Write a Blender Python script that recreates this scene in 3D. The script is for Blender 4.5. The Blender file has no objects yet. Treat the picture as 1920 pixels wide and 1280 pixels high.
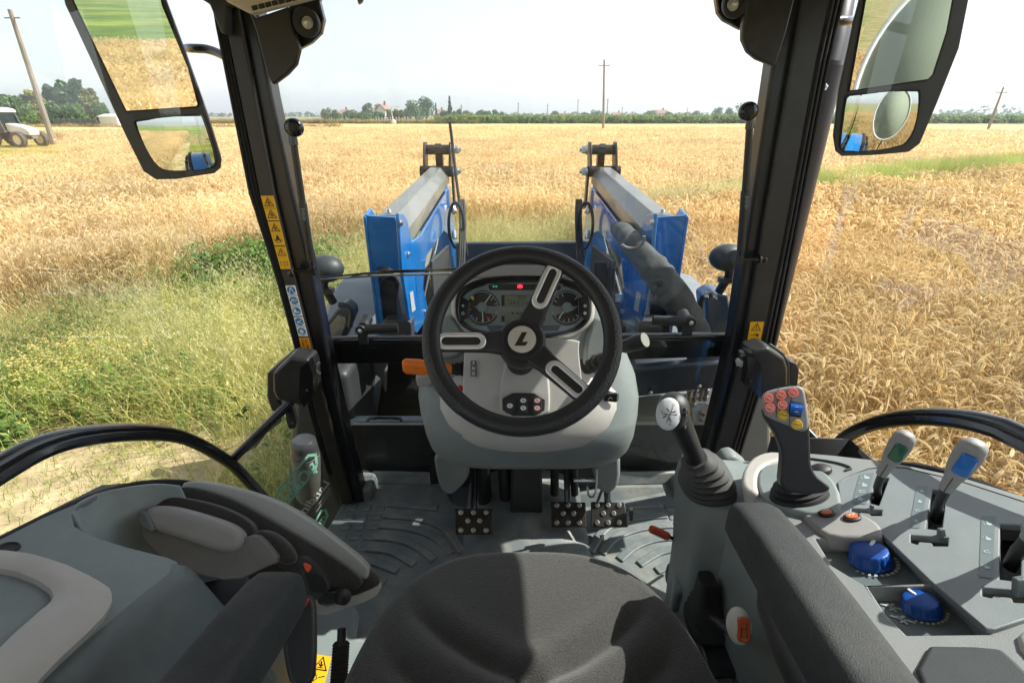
import bpy, bmesh, math, random
import numpy as np
from mathutils import Vector, Matrix, Euler
from mathutils import noise as mnoise
random.seed(7); np.random.seed(7)
R = math.radians
SC = bpy.context.scene
COL = SC.collection
# ------------------------------------------------------------------ camera
FPX = 928.0; PITCH = R(24.65); cP, sP = math.cos(PITCH), math.sin(PITCH)
GZ = -2.35                      # ground level (the camera's height is z = 0)
FZ = -1.25                      # cab floor level
cam_d = bpy.data.cameras.new('camera'); cam = bpy.data.objects.new('camera', cam_d); COL.objects.link(cam)
cam_d.sensor_width = 36.0; cam_d.lens = FPX / 1920 * 36.0
cam_d.clip_start = 0.02; cam_d.clip_end = 6000
cam.location = (0, 0, 0); cam.rotation_euler = (R(90) - PITCH, 0, 0)
SC.camera = cam
# ------------------------------------------------------------------ light
SUN_AZ = R(76)                  # to the right of straight ahead
SUN_EL = R(46)
to_sun = Vector((math.cos(SUN_EL) * math.sin(SUN_AZ), math.cos(SUN_EL) * math.cos(SUN_AZ), math.sin(SUN_EL)))
world = bpy.data.worlds.new('World'); SC.world = world; world.use_nodes = True
wn = world.node_tree.nodes; wl = world.node_tree.links
sky = wn.new('ShaderNodeTexSky'); sky.sky_type = 'NISHITA'; sky.sun_disc = False
sky.sun_elevation = SUN_EL; sky.sun_rotation = SUN_AZ
sky.altitude = 0; sky.air_density = 1.0; sky.dust_density = 0.8; sky.ozone_density = 1.0
hs = wn.new('ShaderNodeHueSaturation'); hs.inputs['Saturation'].default_value = 0.38
wl.new(sky.outputs[0], hs.inputs['Color'])
wl.new(hs.outputs[0], wn['Background'].inputs[0]); wn['Background'].inputs[1].default_value = 0.113
sun_d = bpy.data.lights.new('sun', 'SUN'); sun_d.energy = 4.0; sun_d.angle = R(0.5); sun_d.color = (1.0, 0.955, 0.88)
sun = bpy.data.objects.new('sun', sun_d); COL.objects.link(sun)
sun.rotation_euler = (-to_sun).to_track_quat('-Z', 'Y').to_euler(); sun.location = to_sun * 30
SC.view_settings.view_transform = 'Standard'; SC.view_settings.look = 'None'
SC.view_settings.exposure = 1.08; SC.view_settings.gamma = 1.0; SC.view_settings.use_curve_mapping = False
SC.cycles.max_bounces = 8; SC.cycles.transparent_max_bounces = 24; SC.cycles.sample_clamp_indirect = 6.0

# ------------------------------------------------------------------ rays of the photograph, used to measure places
def D(px, py):
    a = (px - 960) / FPX; b = (640 - py) / FPX
    return Vector((a, cP + b * sP, -sP + b * cP))
def P(px, py, y=None, x=None, z=None, t=None):
    d = D(px, py)
    if y is not None: t = y / d.y
    elif x is not None: t = x / d.x
    elif z is not None: t = z / d.z
    return d * t
def PP(px, py, o, n):
    d = D(px, py); o = Vector(o); n = Vector(n)
    return d * (o.dot(n) / d.dot(n))

# ------------------------------------------------------------------ objects
WL = {}                          # world place of each object's origin
def put(o, parent=None, loc=None):
    COL.objects.link(o) if o.name not in COL.objects else None
    loc = Vector(loc) if loc is not None else Vector((0, 0, 0))
    WL[o] = loc.copy()
    if parent is not None:
        o.parent = parent; o.location = loc - WL[parent]
    else:
        o.location = loc
    return o
def tag(o, label=None, cat=None, group=None, kind=None):
    if label: o['label'] = label
    if cat: o['category'] = cat
    if group: o['group'] = group
    if kind: o['kind'] = kind
    return o
def empty(name, loc, parent=None, **k):
    o = bpy.data.objects.new(name, None); o.empty_display_size = 0.1
    put(o, parent, loc); tag(o, **k); return o
def copy_tree(o, parent=None):
    c = o.copy(); COL.objects.link(c); c.parent = parent; WL[c] = WL[o].copy()
    if parent is None:
        for k in ('label',):
            if k in c: del c[k]
    for ch in list(o.children): copy_tree(ch, c)
    return c
def smooth_closed(pts, n=2):
    for _ in range(n):
        q = []
        for i in range(len(pts)):
            a = Vector(pts[i]); b = Vector(pts[(i + 1) % len(pts)])
            q += [a * .75 + b * .25, a * .25 + b * .75]
        pts = q
    return pts
def smooth_open(pts, n=2):
    for _ in range(n):
        q = [Vector(pts[0])]
        for i in range(len(pts) - 1):
            a = Vector(pts[i]); b = Vector(pts[i + 1])
            q += [a * .75 + b * .25, a * .25 + b * .75]
        q.append(Vector(pts[-1])); pts = q
    return pts
class MB:
    def __init__(s): s.bm = bmesh.new(); s.mi = 0
    def face(s, vs):
        try: f = s.bm.faces.new(vs)
        except ValueError: return None
        f.material_index = s.mi; return f
    def vs(s, pts): return [s.bm.verts.new(p) for p in pts]
    def poly(s, pts): s.face(s.vs(pts)); return s
    def box(s, c, size, rot=None):
        c = Vector(c); hx, hy, hz = size[0] / 2, size[1] / 2, size[2] / 2
        M = rot if rot is not None else Matrix.Identity(3)
        v = s.vs([c + M @ Vector((x * hx, y * hy, z * hz)) for x in (-1, 1) for y in (-1, 1) for z in (-1, 1)])
        for q in ((0, 1, 3, 2), (4, 6, 7, 5), (0, 4, 5, 1), (2, 3, 7, 6), (0, 2, 6, 4), (1, 5, 7, 3)):
            s.face([v[i] for i in q])
        return s
    def prism(s, pts, vec, taper=None):
        pts = [Vector(p) for p in pts]; vec = Vector(vec)
        if taper is not None:
            c = sum(pts, Vector()) / len(pts); top = [c + (p - c) * taper + vec for p in pts]
        else: top = [p + vec for p in pts]
        a = s.vs(pts); b = s.vs(top); n = len(pts)
        s.face(a[::-1]); s.face(b)
        for i in range(n): s.face([a[i], a[(i + 1) % n], b[(i + 1) % n], b[i]])
        return s
    def loft(s, rings, cap=True, closed=True):
        R_ = [s.vs(r) for r in rings]; n = len(rings[0])
        for a, b in zip(R_, R_[1:]):
            for i in range(n if closed else n - 1): s.face([a[i], a[(i + 1) % n], b[(i + 1) % n], b[i]])
        if cap and closed: s.face(R_[0][::-1]); s.face(R_[-1])
        return s
    def tube(s, pts, r, seg=12, closed=False, cap=True, flat=1.0, up=None):
        pts = [Vector(p) for p in pts]; n = len(pts)
        rs = r if isinstance(r, (list, tuple)) else [r] * n
        tan = []
        for i in range(n):
            if closed: t = pts[(i + 1) % n] - pts[i - 1]
            else: t = pts[min(i + 1, n - 1)] - pts[max(i - 1, 0)]
            tan.append(t.normalized())
        u = Vector(up) if up is not None else (Vector((0, 0, 1)) if abs(tan[0].z) < .9 else Vector((1, 0, 0)))
        rings = []
        for i in range(n):
            t = tan[i]; u = (u - t * u.dot(t)).normalized(); w = t.cross(u)
            rings.append([pts[i] + (u * math.cos(a) + w * math.sin(a) * flat) * rs[i] for a in [2 * math.pi * k / seg for k in range(seg)]])
        if closed: rings.append(rings[0])
        if closed:
            R_ = [s.vs(q) for q in rings[:-1]]; R_.append(R_[0])
            for a, b in zip(R_, R_[1:]):
                for i in range(seg): s.face([a[i], a[(i + 1) % seg], b[(i + 1) % seg], b[i]])
        else: s.loft(rings, cap)
        return s
    def lathe(s, prof, o, axis=(0, 0, 1), seg=24, sx=1.0, up=None, cap=True):
        o = Vector(o); ax = Vector(axis).normalized()
        u = Vector(up) if up is not None else (Vector((0, 0, 1)) if abs(ax.z) < .9 else Vector((1, 0, 0)))
        u = (u - ax * u.dot(ax)).normalized(); w = ax.cross(u)
        rings = [[o + ax * h + (u * math.cos(a) + w * math.sin(a) * sx) * max(r, 1e-4) for a in [2 * math.pi * k / seg for k in range(seg)]] for r, h in prof]
        return s.loft(rings, cap)
    def ball(s, c, rad, seg=16, rot=None):
        c = Vector(c); rr = Vector(rad) if not isinstance(rad, (int, float)) else Vector((rad,) * 3)
        M = rot if rot is not None else Matrix.Identity(3)
        rings = []
        for i in range(1, seg // 2):
            ph = math.pi * i / (seg // 2)
            rings.append([c + M @ Vector((rr.x * math.sin(ph) * math.cos(a), rr.y * math.sin(ph) * math.sin(a), -rr.z * math.cos(ph))) for a in [2 * math.pi * k / seg for k in range(seg)]])
        R_ = [s.vs(q) for q in rings]
        for a, b in zip(R_, R_[1:]):
            for i in range(seg): s.face([a[i], a[(i + 1) % seg], b[(i + 1) % seg], b[i]])
        lo = s.bm.verts.new(c + M @ Vector((0, 0, -rr.z))); hi = s.bm.verts.new(c + M @ Vector((0, 0, rr.z)))
        for i in range(seg):
            s.face([R_[0][(i + 1) % seg], R_[0][i], lo]); s.face([R_[-1][i], R_[-1][(i + 1) % seg], hi])
        return s
    def grid(s, f, nu, nv, thick=None):
        V = [[s.bm.verts.new(f(i / nu, j / nv)) for j in range(nv + 1)] for i in range(nu + 1)]
        for i in range(nu):
            for j in range(nv): s.face([V[i][j], V[i + 1][j], V[i + 1][j + 1], V[i][j + 1]])
        return s
    def build(s, name, mats, parent=None, bevel=0, seg=3, smooth=35, sub=0, origin=None, solid=0, recalc=True, **k):
        if recalc: bmesh.ops.recalc_face_normals(s.bm, faces=s.bm.faces)
        me = bpy.data.meshes.new(name)
        cs = [v.co for v in s.bm.verts]
        if origin is None:
            lo = Vector([min(c[i] for c in cs) for i in range(3)]); hi = Vector([max(c[i] for c in cs) for i in range(3)])
            origin = (lo + hi) / 2
            if parent is None: origin.z = lo.z
        origin = Vector(origin)
        bmesh.ops.translate(s.bm, verts=s.bm.verts, vec=-origin)
        s.bm.to_mesh(me); s.bm.free()
        if smooth is not None:
            me.shade_smooth()
            me.set_sharp_from_angle(angle=R(smooth))
        for m in (mats if isinstance(mats, (list, tuple)) else [mats]): me.materials.append(m)
        o = bpy.data.objects.new(name, me); put(o, parent, origin)
        if solid:
            md = o.modifiers.new('solid', 'SOLIDIFY'); md.thickness = solid; md.offset = 0
        if bevel:
            md = o.modifiers.new('bevel', 'BEVEL'); md.width = bevel; md.segments = seg; md.limit_method = 'ANGLE'; md.angle_limit = R(38)
            md.use_clamp_overlap = True
        if sub:
            md = o.modifiers.new('sub', 'SUBSURF'); md.levels = sub; md.render_levels = sub
        tag(o, **k); return o
def rotz(a): return Matrix.Rotation(a, 3, 'Z')
def frame(n, up=(0, 0, 1)):
    n = Vector(n).normalized(); u = Vector(up); u = (u - n * u.dot(n)).normalized(); r = u.cross(n)
    return r, u, n              # right, up, normal (towards the viewer)
class Pl:                        # a plane in space with its own axes; the photograph's outline is laid on it
    def __init__(s, o, n, up=(0, 0, 1)):
        s.o = Vector(o); s.r, s.u, s.n = frame(n, up)
        s.M = Matrix((s.r, s.u, s.n)).transposed()
    def at(s, px, py, h=0): return PP(px, py, s.o + s.n * h, s.n)
    def px(s, pts, h=0): return [s.at(a, b, h) for a, b in pts]
    def uv(s, a, b, h=0): return s.o + s.r * a + s.u * b + s.n * h
def circ(n=24, a0=0, a1=2 * math.pi): return [(math.cos(a0 + (a1 - a0) * i / n), math.sin(a0 + (a1 - a0) * i / n)) for i in range(n)]
def stadium(w, h, n=8):          # rounded bar, width w (total), height h
    r = min(w, h) / 2; out = []
    if h >= w:
        for i in range(n + 1): a = math.pi * i / n; out.append((r * math.cos(a), h / 2 - r + r * math.sin(a)))
        for i in range(n + 1): a = math.pi + math.pi * i / n; out.append((r * math.cos(a), -h / 2 + r + r * math.sin(a)))
    else: out = [(b, -a) for a, b in stadium(h, w, n)]
    return out
def rrect(w, h, r, n=5):
    out = []
    for cx, cy, a0 in ((w / 2 - r, h / 2 - r, 0), (-w / 2 + r, h / 2 - r, 90), (-w / 2 + r, -h / 2 + r, 180), (w / 2 - r, -h / 2 + r, 270)):
        for i in range(n + 1):
            a = R(a0 + 90 * i / n); out.append((cx + r * math.cos(a), cy + r * math.sin(a)))
    return out
_txt = {}
def text_pts(body, bold=0.0):
    """triangles of a word in its own plane, unit cap height about 0.7"""
    if (body, bold) in _txt: return _txt[(body, bold)]
    cu = bpy.data.curves.new('t', 'FONT'); cu.body = body; cu.align_x = 'CENTER'; cu.align_y = 'CENTER'; cu.offset = bold; cu.resolution_u = 3
    o = bpy.data.objects.new('t', cu); COL.objects.link(o)
    dg = bpy.context.evaluated_depsgraph_get(); me = bpy.data.meshes.new_from_object(o.evaluated_get(dg))
    V = [v.co.copy() for v in me.vertices]; F = [tuple(p.vertices) for p in me.polygons]
    bpy.data.objects.remove(o); bpy.data.meshes.remove(me); _txt[(body, bold)] = (V, F); return V, F
def add_text(mb, body, o, r, u, size, mirror=False, bold=0.0, shear=0.0, thick=0.0, sx=1.0):
    V, F = text_pts(body, bold); o = Vector(o); r = Vector(r); u = Vector(u)
    if mirror: r = -r
    n = r.cross(u).normalized()
    vv = mb.vs([o + (r * (v.x + v.y * shear) * sx + u * v.y) * size for v in V])
    for f in F: mb.face([vv[i] for i in f])

# ------------------------------------------------------------------ materials
def lin(c): return tuple(((x / 255) / 12.92 if x / 255 <= .04045 else ((x / 255 + .055) / 1.055) ** 2.4) for x in c)
MC = {}
def mat(name, col, rough=.5, metal=0.0, spec=.5, var=.08, vs=30.0, bump=0.0, bs=200.0, coat=0.0, col2=None, c2s=3.0, c2p=(.45, .6), emit=0.0, coord='Object', sheen=0.0, rv=.08, dust=0.0, ani=None):
    if name in MC: return MC[name]
    m = bpy.data.materials.new(name); m.use_nodes = True; N = m.node_tree.nodes; L = m.node_tree.links
    b = N['Principled BSDF']; MC[name] = m
    b.inputs['Roughness'].default_value = rough; b.inputs['Metallic'].default_value = metal
    b.inputs['Specular IOR Level'].default_value = spec; b.inputs['Coat Weight'].default_value = coat; b.inputs['Coat Roughness'].default_value = .05
    b.inputs['Sheen Weight'].default_value = sheen
    tc = N.new('ShaderNodeTexCoord'); co = tc.outputs[coord]
    if ani:
        mp = N.new('ShaderNodeMapping'); mp.inputs['Scale'].default_value = ani; L.new(co, mp.inputs[0]); co = mp.outputs[0]
    nz = N.new('ShaderNodeTexNoise'); nz.inputs['Scale'].default_value = vs; nz.inputs['Detail'].default_value = 6; L.new(co, nz.inputs['Vector'])
    mr = N.new('ShaderNodeMapRange'); mr.inputs[1].default_value = .3; mr.inputs[2].default_value = .7
    mr.inputs[3].default_value = 1 - var; mr.inputs[4].default_value = 1 + var; L.new(nz.outputs[0], mr.inputs[0])
    mx = N.new('ShaderNodeMix'); mx.data_type = 'RGBA'; mx.blend_type = 'MULTIPLY'; mx.inputs[0].default_value = 1
    if col2 is None:
        mx.inputs['A'].default_value = (*col, 1)
    else:
        n2 = N.new('ShaderNodeTexNoise'); n2.inputs['Scale'].default_value = c2s; n2.inputs['Detail'].default_value = 8; n2.inputs['Roughness'].default_value = .6; L.new(co, n2.inputs['Vector'])
        cr = N.new('ShaderNodeValToRGB'); cr.color_ramp.elements[0].position = c2p[0]; cr.color_ramp.elements[1].position = c2p[1]
        cr.color_ramp.elements[0].color = (*col, 1); cr.color_ramp.elements[1].color = (*col2, 1)
        L.new(n2.outputs[0], cr.inputs[0]); L.new(cr.outputs[0], mx.inputs['A'])
    L.new(mr.outputs[0], mx.inputs['B']); res = mx.outputs['Result']
    if dust:
        nd = N.new('ShaderNodeTexNoise'); nd.inputs['Scale'].default_value = 9; nd.inputs['Detail'].default_value = 9; nd.inputs['Roughness'].default_value = .68; L.new(co, nd.inputs['Vector'])
        md = N.new('ShaderNodeMapRange'); md.inputs[1].default_value = .45; md.inputs[2].default_value = .72; md.inputs[3].default_value = dust * .25; md.inputs[4].default_value = dust * 2.2; L.new(nd.outputs[0], md.inputs[0])
        m3 = N.new('ShaderNodeMix'); m3.data_type = 'RGBA'; L.new(md.outputs[0], m3.inputs[0]); L.new(res, m3.inputs['A']); m3.inputs['B'].default_value = (.42, .38, .31, 1); res = m3.outputs['Result']
    L.new(res, b.inputs['Base Color'])
    if rv:
        r2 = N.new('ShaderNodeMapRange'); r2.inputs[3].default_value = max(0, rough - rv); r2.inputs[4].default_value = min(1, rough + rv)
        n3 = N.new('ShaderNodeTexNoise'); n3.inputs['Scale'].default_value = vs * .4; n3.inputs['Detail'].default_value = 4; L.new(co, n3.inputs['Vector'])
        L.new(n3.outputs[0], r2.inputs[0]); L.new(r2.outputs[0], b.inputs['Roughness'])
    if bump:
        nb = N.new('ShaderNodeTexNoise'); nb.inputs['Scale'].default_value = bs; nb.inputs['Detail'].default_value = 3; L.new(co, nb.inputs['Vector'])
        bp = N.new('ShaderNodeBump'); bp.inputs['Strength'].default_value = bump; bp.inputs['Distance'].default_value = .002
        L.new(nb.outputs[0], bp.inputs['Height']); L.new(bp.outputs[0], b.inputs['Normal'])
    if emit:
        b.inputs['Emission Color'].default_value = (*col, 1); b.inputs['Emission Strength'].default_value = emit
    return m
def leafmat(name, c1, c2, c3=None, rough=.6, transl=.35, rand=.35):
    """thin leaves or straw: colour varies from blade to blade, some light passes through"""
    if name in MC: return MC[name]
    m = bpy.data.materials.new(name); m.use_nodes = True; N = m.node_tree.nodes; L = m.node_tree.links; MC[name] = m
    b = N['Principled BSDF']; out = N['Material Output']
    g = N.new('ShaderNodeNewGeometry'); oi = N.new('ShaderNodeObjectInfo')
    cr = N.new('ShaderNodeValToRGB'); e = cr.color_ramp.elements; e[0].color = (*c1, 1); e[1].color = (*c2, 1)
    if c3 is not None:
        x = cr.color_ramp.elements.new(.5); x.color = (*c3, 1)
    L.new(g.outputs['Random Per Island'], cr.inputs[0])
    tc = N.new('ShaderNodeTexCoord')
    nz = N.new('ShaderNodeTexNoise'); nz.inputs['Scale'].default_value = .35; nz.inputs['Detail'].default_value = 4; L.new(g.outputs['Position'], nz.inputs['Vector'])
    mr = N.new('ShaderNodeMapRange'); mr.inputs[1].default_value = .3; mr.inputs[2].default_value = .7; mr.inputs[3].default_value = 1 - rand; mr.inputs[4].default_value = 1 + rand
    L.new(nz.outputs[0], mr.inputs[0])
    mx = N.new('ShaderNodeMix'); mx.data_type = 'RGBA'; mx.blend_type = 'MULTIPLY'; mx.inputs[0].default_value = 1
    L.new(cr.outputs[0], mx.inputs['A']); L.new(mr.outputs[0], mx.inputs['B'])
    L.new(mx.outputs['Result'], b.inputs['Base Color']); b.inputs['Roughness'].default_value = rough; b.inputs['Specular IOR Level'].default_value = .3
    tr = N.new('ShaderNodeBsdfTranslucent'); L.new(mx.outputs['Result'], tr.inputs[0])
    ms = N.new('ShaderNodeMixShader'); ms.inputs[0].default_value = transl
    L.new(b.outputs[0], ms.inputs[1]); L.new(tr.outputs[0], ms.inputs[2]); L.new(ms.outputs[0], out.inputs[0])
    return m
def glassmat(name, tint=(.93, .95, .94), refl=1.0, smear=0.0):
    if name in MC: return MC[name]
    m = bpy.data.materials.new(name); m.use_nodes = True; N = m.node_tree.nodes; L = m.node_tree.links; MC[name] = m
    N.remove(N['Principled BSDF']); out = N['Material Output']
    t = N.new('ShaderNodeBsdfTransparent'); t.inputs[0].default_value = (*tint, 1)
    g = N.new('ShaderNodeBsdfGlossy'); g.inputs['Roughness'].default_value = .0; g.inputs['Color'].default_value = (refl, refl, refl, 1)
    fr = N.new('ShaderNodeFresnel'); ge = N.new('ShaderNodeNewGeometry'); mi = N.new('ShaderNodeMapRange')
    mi.inputs[3].default_value = 1.5; mi.inputs[4].default_value = 1 / 1.5; L.new(ge.outputs['Backfacing'], mi.inputs[0]); L.new(mi.outputs[0], fr.inputs[0])
    ms = N.new('ShaderNodeMixShader'); L.new(fr.outputs[0], ms.inputs[0]); L.new(t.outputs[0], ms.inputs[1]); L.new(g.outputs[0], ms.inputs[2])
    last = ms
    if smear:
        d = N.new('ShaderNodeBsdfDiffuse'); d.inputs[0].default_value = (.8, .8, .8, 1)
        tc = N.new('ShaderNodeTexCoord'); mp = N.new('ShaderNodeMapping'); mp.inputs['Scale'].default_value = (1, 1, .35); L.new(tc.outputs['Object'], mp.inputs[0])
        nz = N.new('ShaderNodeTexNoise'); nz.inputs['Scale'].default_value = 3.5; nz.inputs['Detail'].default_value = 7; nz.inputs['Distortion'].default_value = 1.5; L.new(mp.outputs[0], nz.inputs['Vector'])
        mr = N.new('ShaderNodeMapRange'); mr.inputs[1].default_value = .5; mr.inputs[2].default_value = .75; mr.inputs[3].default_value = 0; mr.inputs[4].default_value = smear; L.new(nz.outputs[0], mr.inputs[0])
        m2 = N.new('ShaderNodeMixShader'); L.new(mr.outputs[0], m2.inputs[0]); L.new(ms.outputs[0], m2.inputs[1]); L.new(d.outputs[0], m2.inputs[2]); last = m2
    L.new(last.outputs[0], out.inputs[0]); return m
teal = mat('teal_grey_plastic', lin((126, 136, 137)), .5, bump=.35, bs=700, var=.05, dust=.10)
teal_d = mat('dark_teal_plastic', lin((92, 103, 106)), .48, bump=.35, bs=700, var=.06, dust=.08)
warm = mat('warm_grey_plastic', lin((188, 184, 178)), .5, bump=.35, bs=700, var=.04, dust=.08)
warm_d = mat('mid_grey_plastic', lin((150, 148, 147)), .5, bump=.25, bs=900, var=.03)
blackm = mat('black_gloss_paint', (.011, .011, .012), .22, var=.2, coat=.5, rv=.06)
blacks = mat('black_satin_metal', (.02, .021, .021), .38, var=.15, bump=.08, bs=300, dust=.02)
blackp = mat('black_plastic', (.02, .02, .021), .48, var=.12, bump=.2, bs=700)
rubber = mat('black_rubber', (.017, .017, .018), .7, var=.15, bump=.15, bs=500)
fabric = mat('dark_grey_fabric', lin((66, 65, 63)), .95, var=.26, vs=330, bump=.9, bs=520, sheen=.3, spec=.2)
armf = mat('charcoal_soft_vinyl', lin((42, 46, 48)), .72, var=.14, vs=260, bump=.6, bs=600, dust=.03)
steel = mat('zinc_steel', (.6, .61, .62), .28, metal=1.0, var=.1)
chrome = mat('satin_chrome', (.78, .78, .77), .32, metal=.6, var=.04)
blue = mat('blue_gloss_paint', lin((0, 116, 190)), .18, var=.06, vs=5, coat=.6, rv=.05, dust=.05)
bluek = mat('blue_plastic', lin((6, 72, 158)), .4, var=.03)
lgrey = mat('loader_grey_paint', lin((108, 110, 106)), .38, var=.08, vs=8, coat=.2, dust=.06)
dgrey = mat('dark_grey_paint', lin((62, 64, 65)), .45, var=.08, vs=8)
orange = mat('orange_plastic', lin((238, 122, 28)), .4, var=.03)
redm = mat('red_plastic', lin((205, 40, 38)), .4)
yell = mat('yellow_sticker', lin((240, 182, 20)), .45, var=.02)
yello = mat('orange_sticker', lin((240, 156, 10)), .45, var=.02)
white = mat('white_print', lin((232, 234, 234)), .5, var=.02)
paleg = mat('pale_green_print', lin((160, 220, 195)), .5, var=.02)
skyb = mat('blue_print', lin((30, 130, 190)), .5, var=.02)
inkm = mat('black_ink', (.012, .012, .012), .5)
glass = glassmat('window_glass', (.94, .965, .955), 1.0, .05)
# ================================================================== LAND
straw = leafmat('pale_barley', lin((238, 216, 168)), lin((220, 188, 130)), lin((250, 236, 200)), transl=.48, rand=.12)
ripe = leafmat('ripe_wheat', lin((222, 194, 136)), lin((202, 164, 104)), lin((242, 224, 180)), transl=.48, rand=.15)
strawd = leafmat('dry_straw_leaf', lin((206, 178, 122)), lin((172, 138, 84)), lin((218, 196, 146)), transl=.3, rand=.2)
green1 = leafmat('grass_green', lin((150, 172, 72)), lin((108, 140, 50)), lin((184, 192, 104)), transl=.4)
green2 = leafmat('herb_green', lin((96, 128, 56)), lin((66, 102, 42)), lin((120, 144, 74)), transl=.35)
oat = leafmat('wild_oat', lin((206, 200, 140)), lin((172, 176, 100)), lin((224, 216, 168)), transl=.4)
tuft = leafmat('yellow_green_grass', lin((190, 190, 96)), lin((112, 142, 52)), lin((224, 212, 140)), transl=.4)
petal = mat('white_petals', (.68, .66, .45), .7); pollen = mat('yellow_flower', lin((236, 196, 40)), .7)
cornm = leafmat('maize_green', lin((96, 130, 46)), lin((62, 100, 34)), lin((140, 156, 80)), transl=.35)
# ground: bare and grassy soil
def ground_mat():
    m = bpy.data.materials.new('field_soil'); m.use_nodes = True; N = m.node_tree.nodes; L = m.node_tree.links
    b = N['Principled BSDF']; b.inputs['Roughness'].default_value = .95; b.inputs['Specular IOR Level'].default_value = .1
    tc = N.new('ShaderNodeTexCoord')
    n1 = N.new('ShaderNodeTexNoise'); n1.inputs['Scale'].default_value = .9; n1.inputs['Detail'].default_value = 9; n1.inputs['Roughness'].default_value = .65; L.new(tc.outputs['Object'], n1.inputs['Vector'])
    n2 = N.new('ShaderNodeTexNoise'); n2.inputs['Scale'].default_value = 22; n2.inputs['Detail'].default_value = 8; L.new(tc.outputs['Object'], n2.inputs['Vector'])
    c = N.new('ShaderNodeValToRGB'); e = c.color_ramp.elements; e[0].position = .42; e[1].position = .6
    e[0].color = (*lin((170, 150, 112)), 1); e[1].color = (*lin((112, 122, 62)), 1)
    L.new(n1.outputs[0], c.inputs[0])
    mr = N.new('ShaderNodeMapRange'); mr.inputs[1].default_value = .3; mr.inputs[2].default_value = .7; mr.inputs[3].default_value = .65; mr.inputs[4].default_value = 1.2; L.new(n2.outputs[0], mr.inputs[0])
    mx = N.new('ShaderNodeMix'); mx.data_type = 'RGBA'; mx.blend_type = 'MULTIPLY'; mx.inputs[0].default_value = 1
    L.new(c.outputs[0], mx.inputs['A']); L.new(mr.outputs[0], mx.inputs['B']); L.new(mx.outputs['Result'], b.inputs['Base Color'])
    bp = N.new('ShaderNodeBump'); bp.inputs['Strength'].default_value = .7; bp.inputs['Distance'].default_value = .04; L.new(n2.outputs[0], bp.inputs['Height']); L.new(bp.outputs[0], b.inputs['Normal'])
    return m
mb = MB()
mb.poly([(-1500, -1500, GZ), (1500, -1500, GZ), (1500, 1500, GZ), (-1500, 1500, GZ)])
mb.build('ground', ground_mat(), kind='structure', origin=(0, 0, GZ))
def sheet(name, pts, z, m, **k):
    mb = MB(); mb.poly([(a, b, z) for a, b in pts]); return mb.build(name, m, origin=(0, 0, z), **k)
dirt = mat('pale_dirt', lin((190, 168, 134)), .95, var=.25, vs=6, bump=1.0, bs=40, spec=.1, col2=lin((150, 142, 92)), c2s=1.6, c2p=(.5, .62))
pg = [(-2.0, -12), (-1.95, 0), (-1.9, 1.8), (-2.1, 2.9), (-2.6, 3.5), (-3.4, 3.5), (-4.2, 3.0), (-4.5, 2.0), (-4.4, 0), (-3.1, -3), (-3.1, -12)]
sheet('dirt_track', pg, GZ + .004, dirt, kind='structure')
greenf = mat('far_green_field', lin((108, 126, 70)), .95, var=.3, vs=.3, spec=.1, col2=lin((150, 160, 84)), c2s=.05)
sheet('grass_meadow', [(-900, -700), (1.3, -700), (1.3, -27), (-26, -27), (-26, -10), (-900, 0)], GZ + .008, greenf, kind='structure')

# --- clumps that the fields are grown from (kept out of the scene, used only as the field's own leaves)
def strip(V, F, pts, w, side):
    """a thin tapering ribbon along pts"""
    n = len(pts); base = len(V)
    for i, p in enumerate(pts):
        ww = w[i] if isinstance(w, (list, tuple)) else w * (1 - i / (n - 1) * .9)
        V.append(p - side * ww / 2); V.append(p + side * ww / 2)
    for i in range(n - 1): F.append((base + 2 * i, base + 2 * i + 1, base + 2 * i + 3, base + 2 * i + 2))
def mk_clump(name, fn, mats, seed, coll):
    random.seed(seed); V, F, MI = [], [], []
    def add(pts, w, side, mi):
        n0 = len(F); strip(V, F, pts, w, side); MI.extend([mi] * (len(F) - n0))
    fn(add); me = bpy.data.meshes.new(name); me.from_pydata(V, [], F); me.polygons.foreach_set('material_index', MI)
    for m in mats: me.materials.append(m)
    o = bpy.data.objects.new(name, me); coll.objects.link(o); return o
def rv2(): a = random.uniform(0, 2 * math.pi); return Vector((math.cos(a), math.sin(a), 0))
def ear(add, p, d, L, w, curl, mi, awn=0, awnl=.09):
    """a drooping cereal ear as two crossed ribbons with awns"""
    side = Vector((-d.y, d.x, 0)); side = side.normalized() if side.length > .1 else Vector((1, 0, 0)); pts = [p.copy()]; q = p.copy(); dd = d.copy()
    for k in range(4):
        dd = (dd + Vector((0, 0, -curl))).normalized(); q = q + dd * L / 4; pts.append(q.copy())
    W = [w * .5, w, w * 1.05, w * .8, w * .15]
    add(pts, W, side, mi); add(pts, W, side.cross(dd).normalized(), mi)
    for k in range(awn):
        i = random.randint(1, 4); a = pts[i]; v = (dd + rv2() * .28 + Vector((0, 0, random.uniform(-.1, .35)))).normalized()
        add([a, a + v * awnl * .6, a + v * awnl + Vector((0, 0, -.012))], [w * .16, w * .12, w * .02], v.cross(Vector((0, 0, 1))).normalized() if abs(v.z) < .95 else side, mi)
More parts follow.
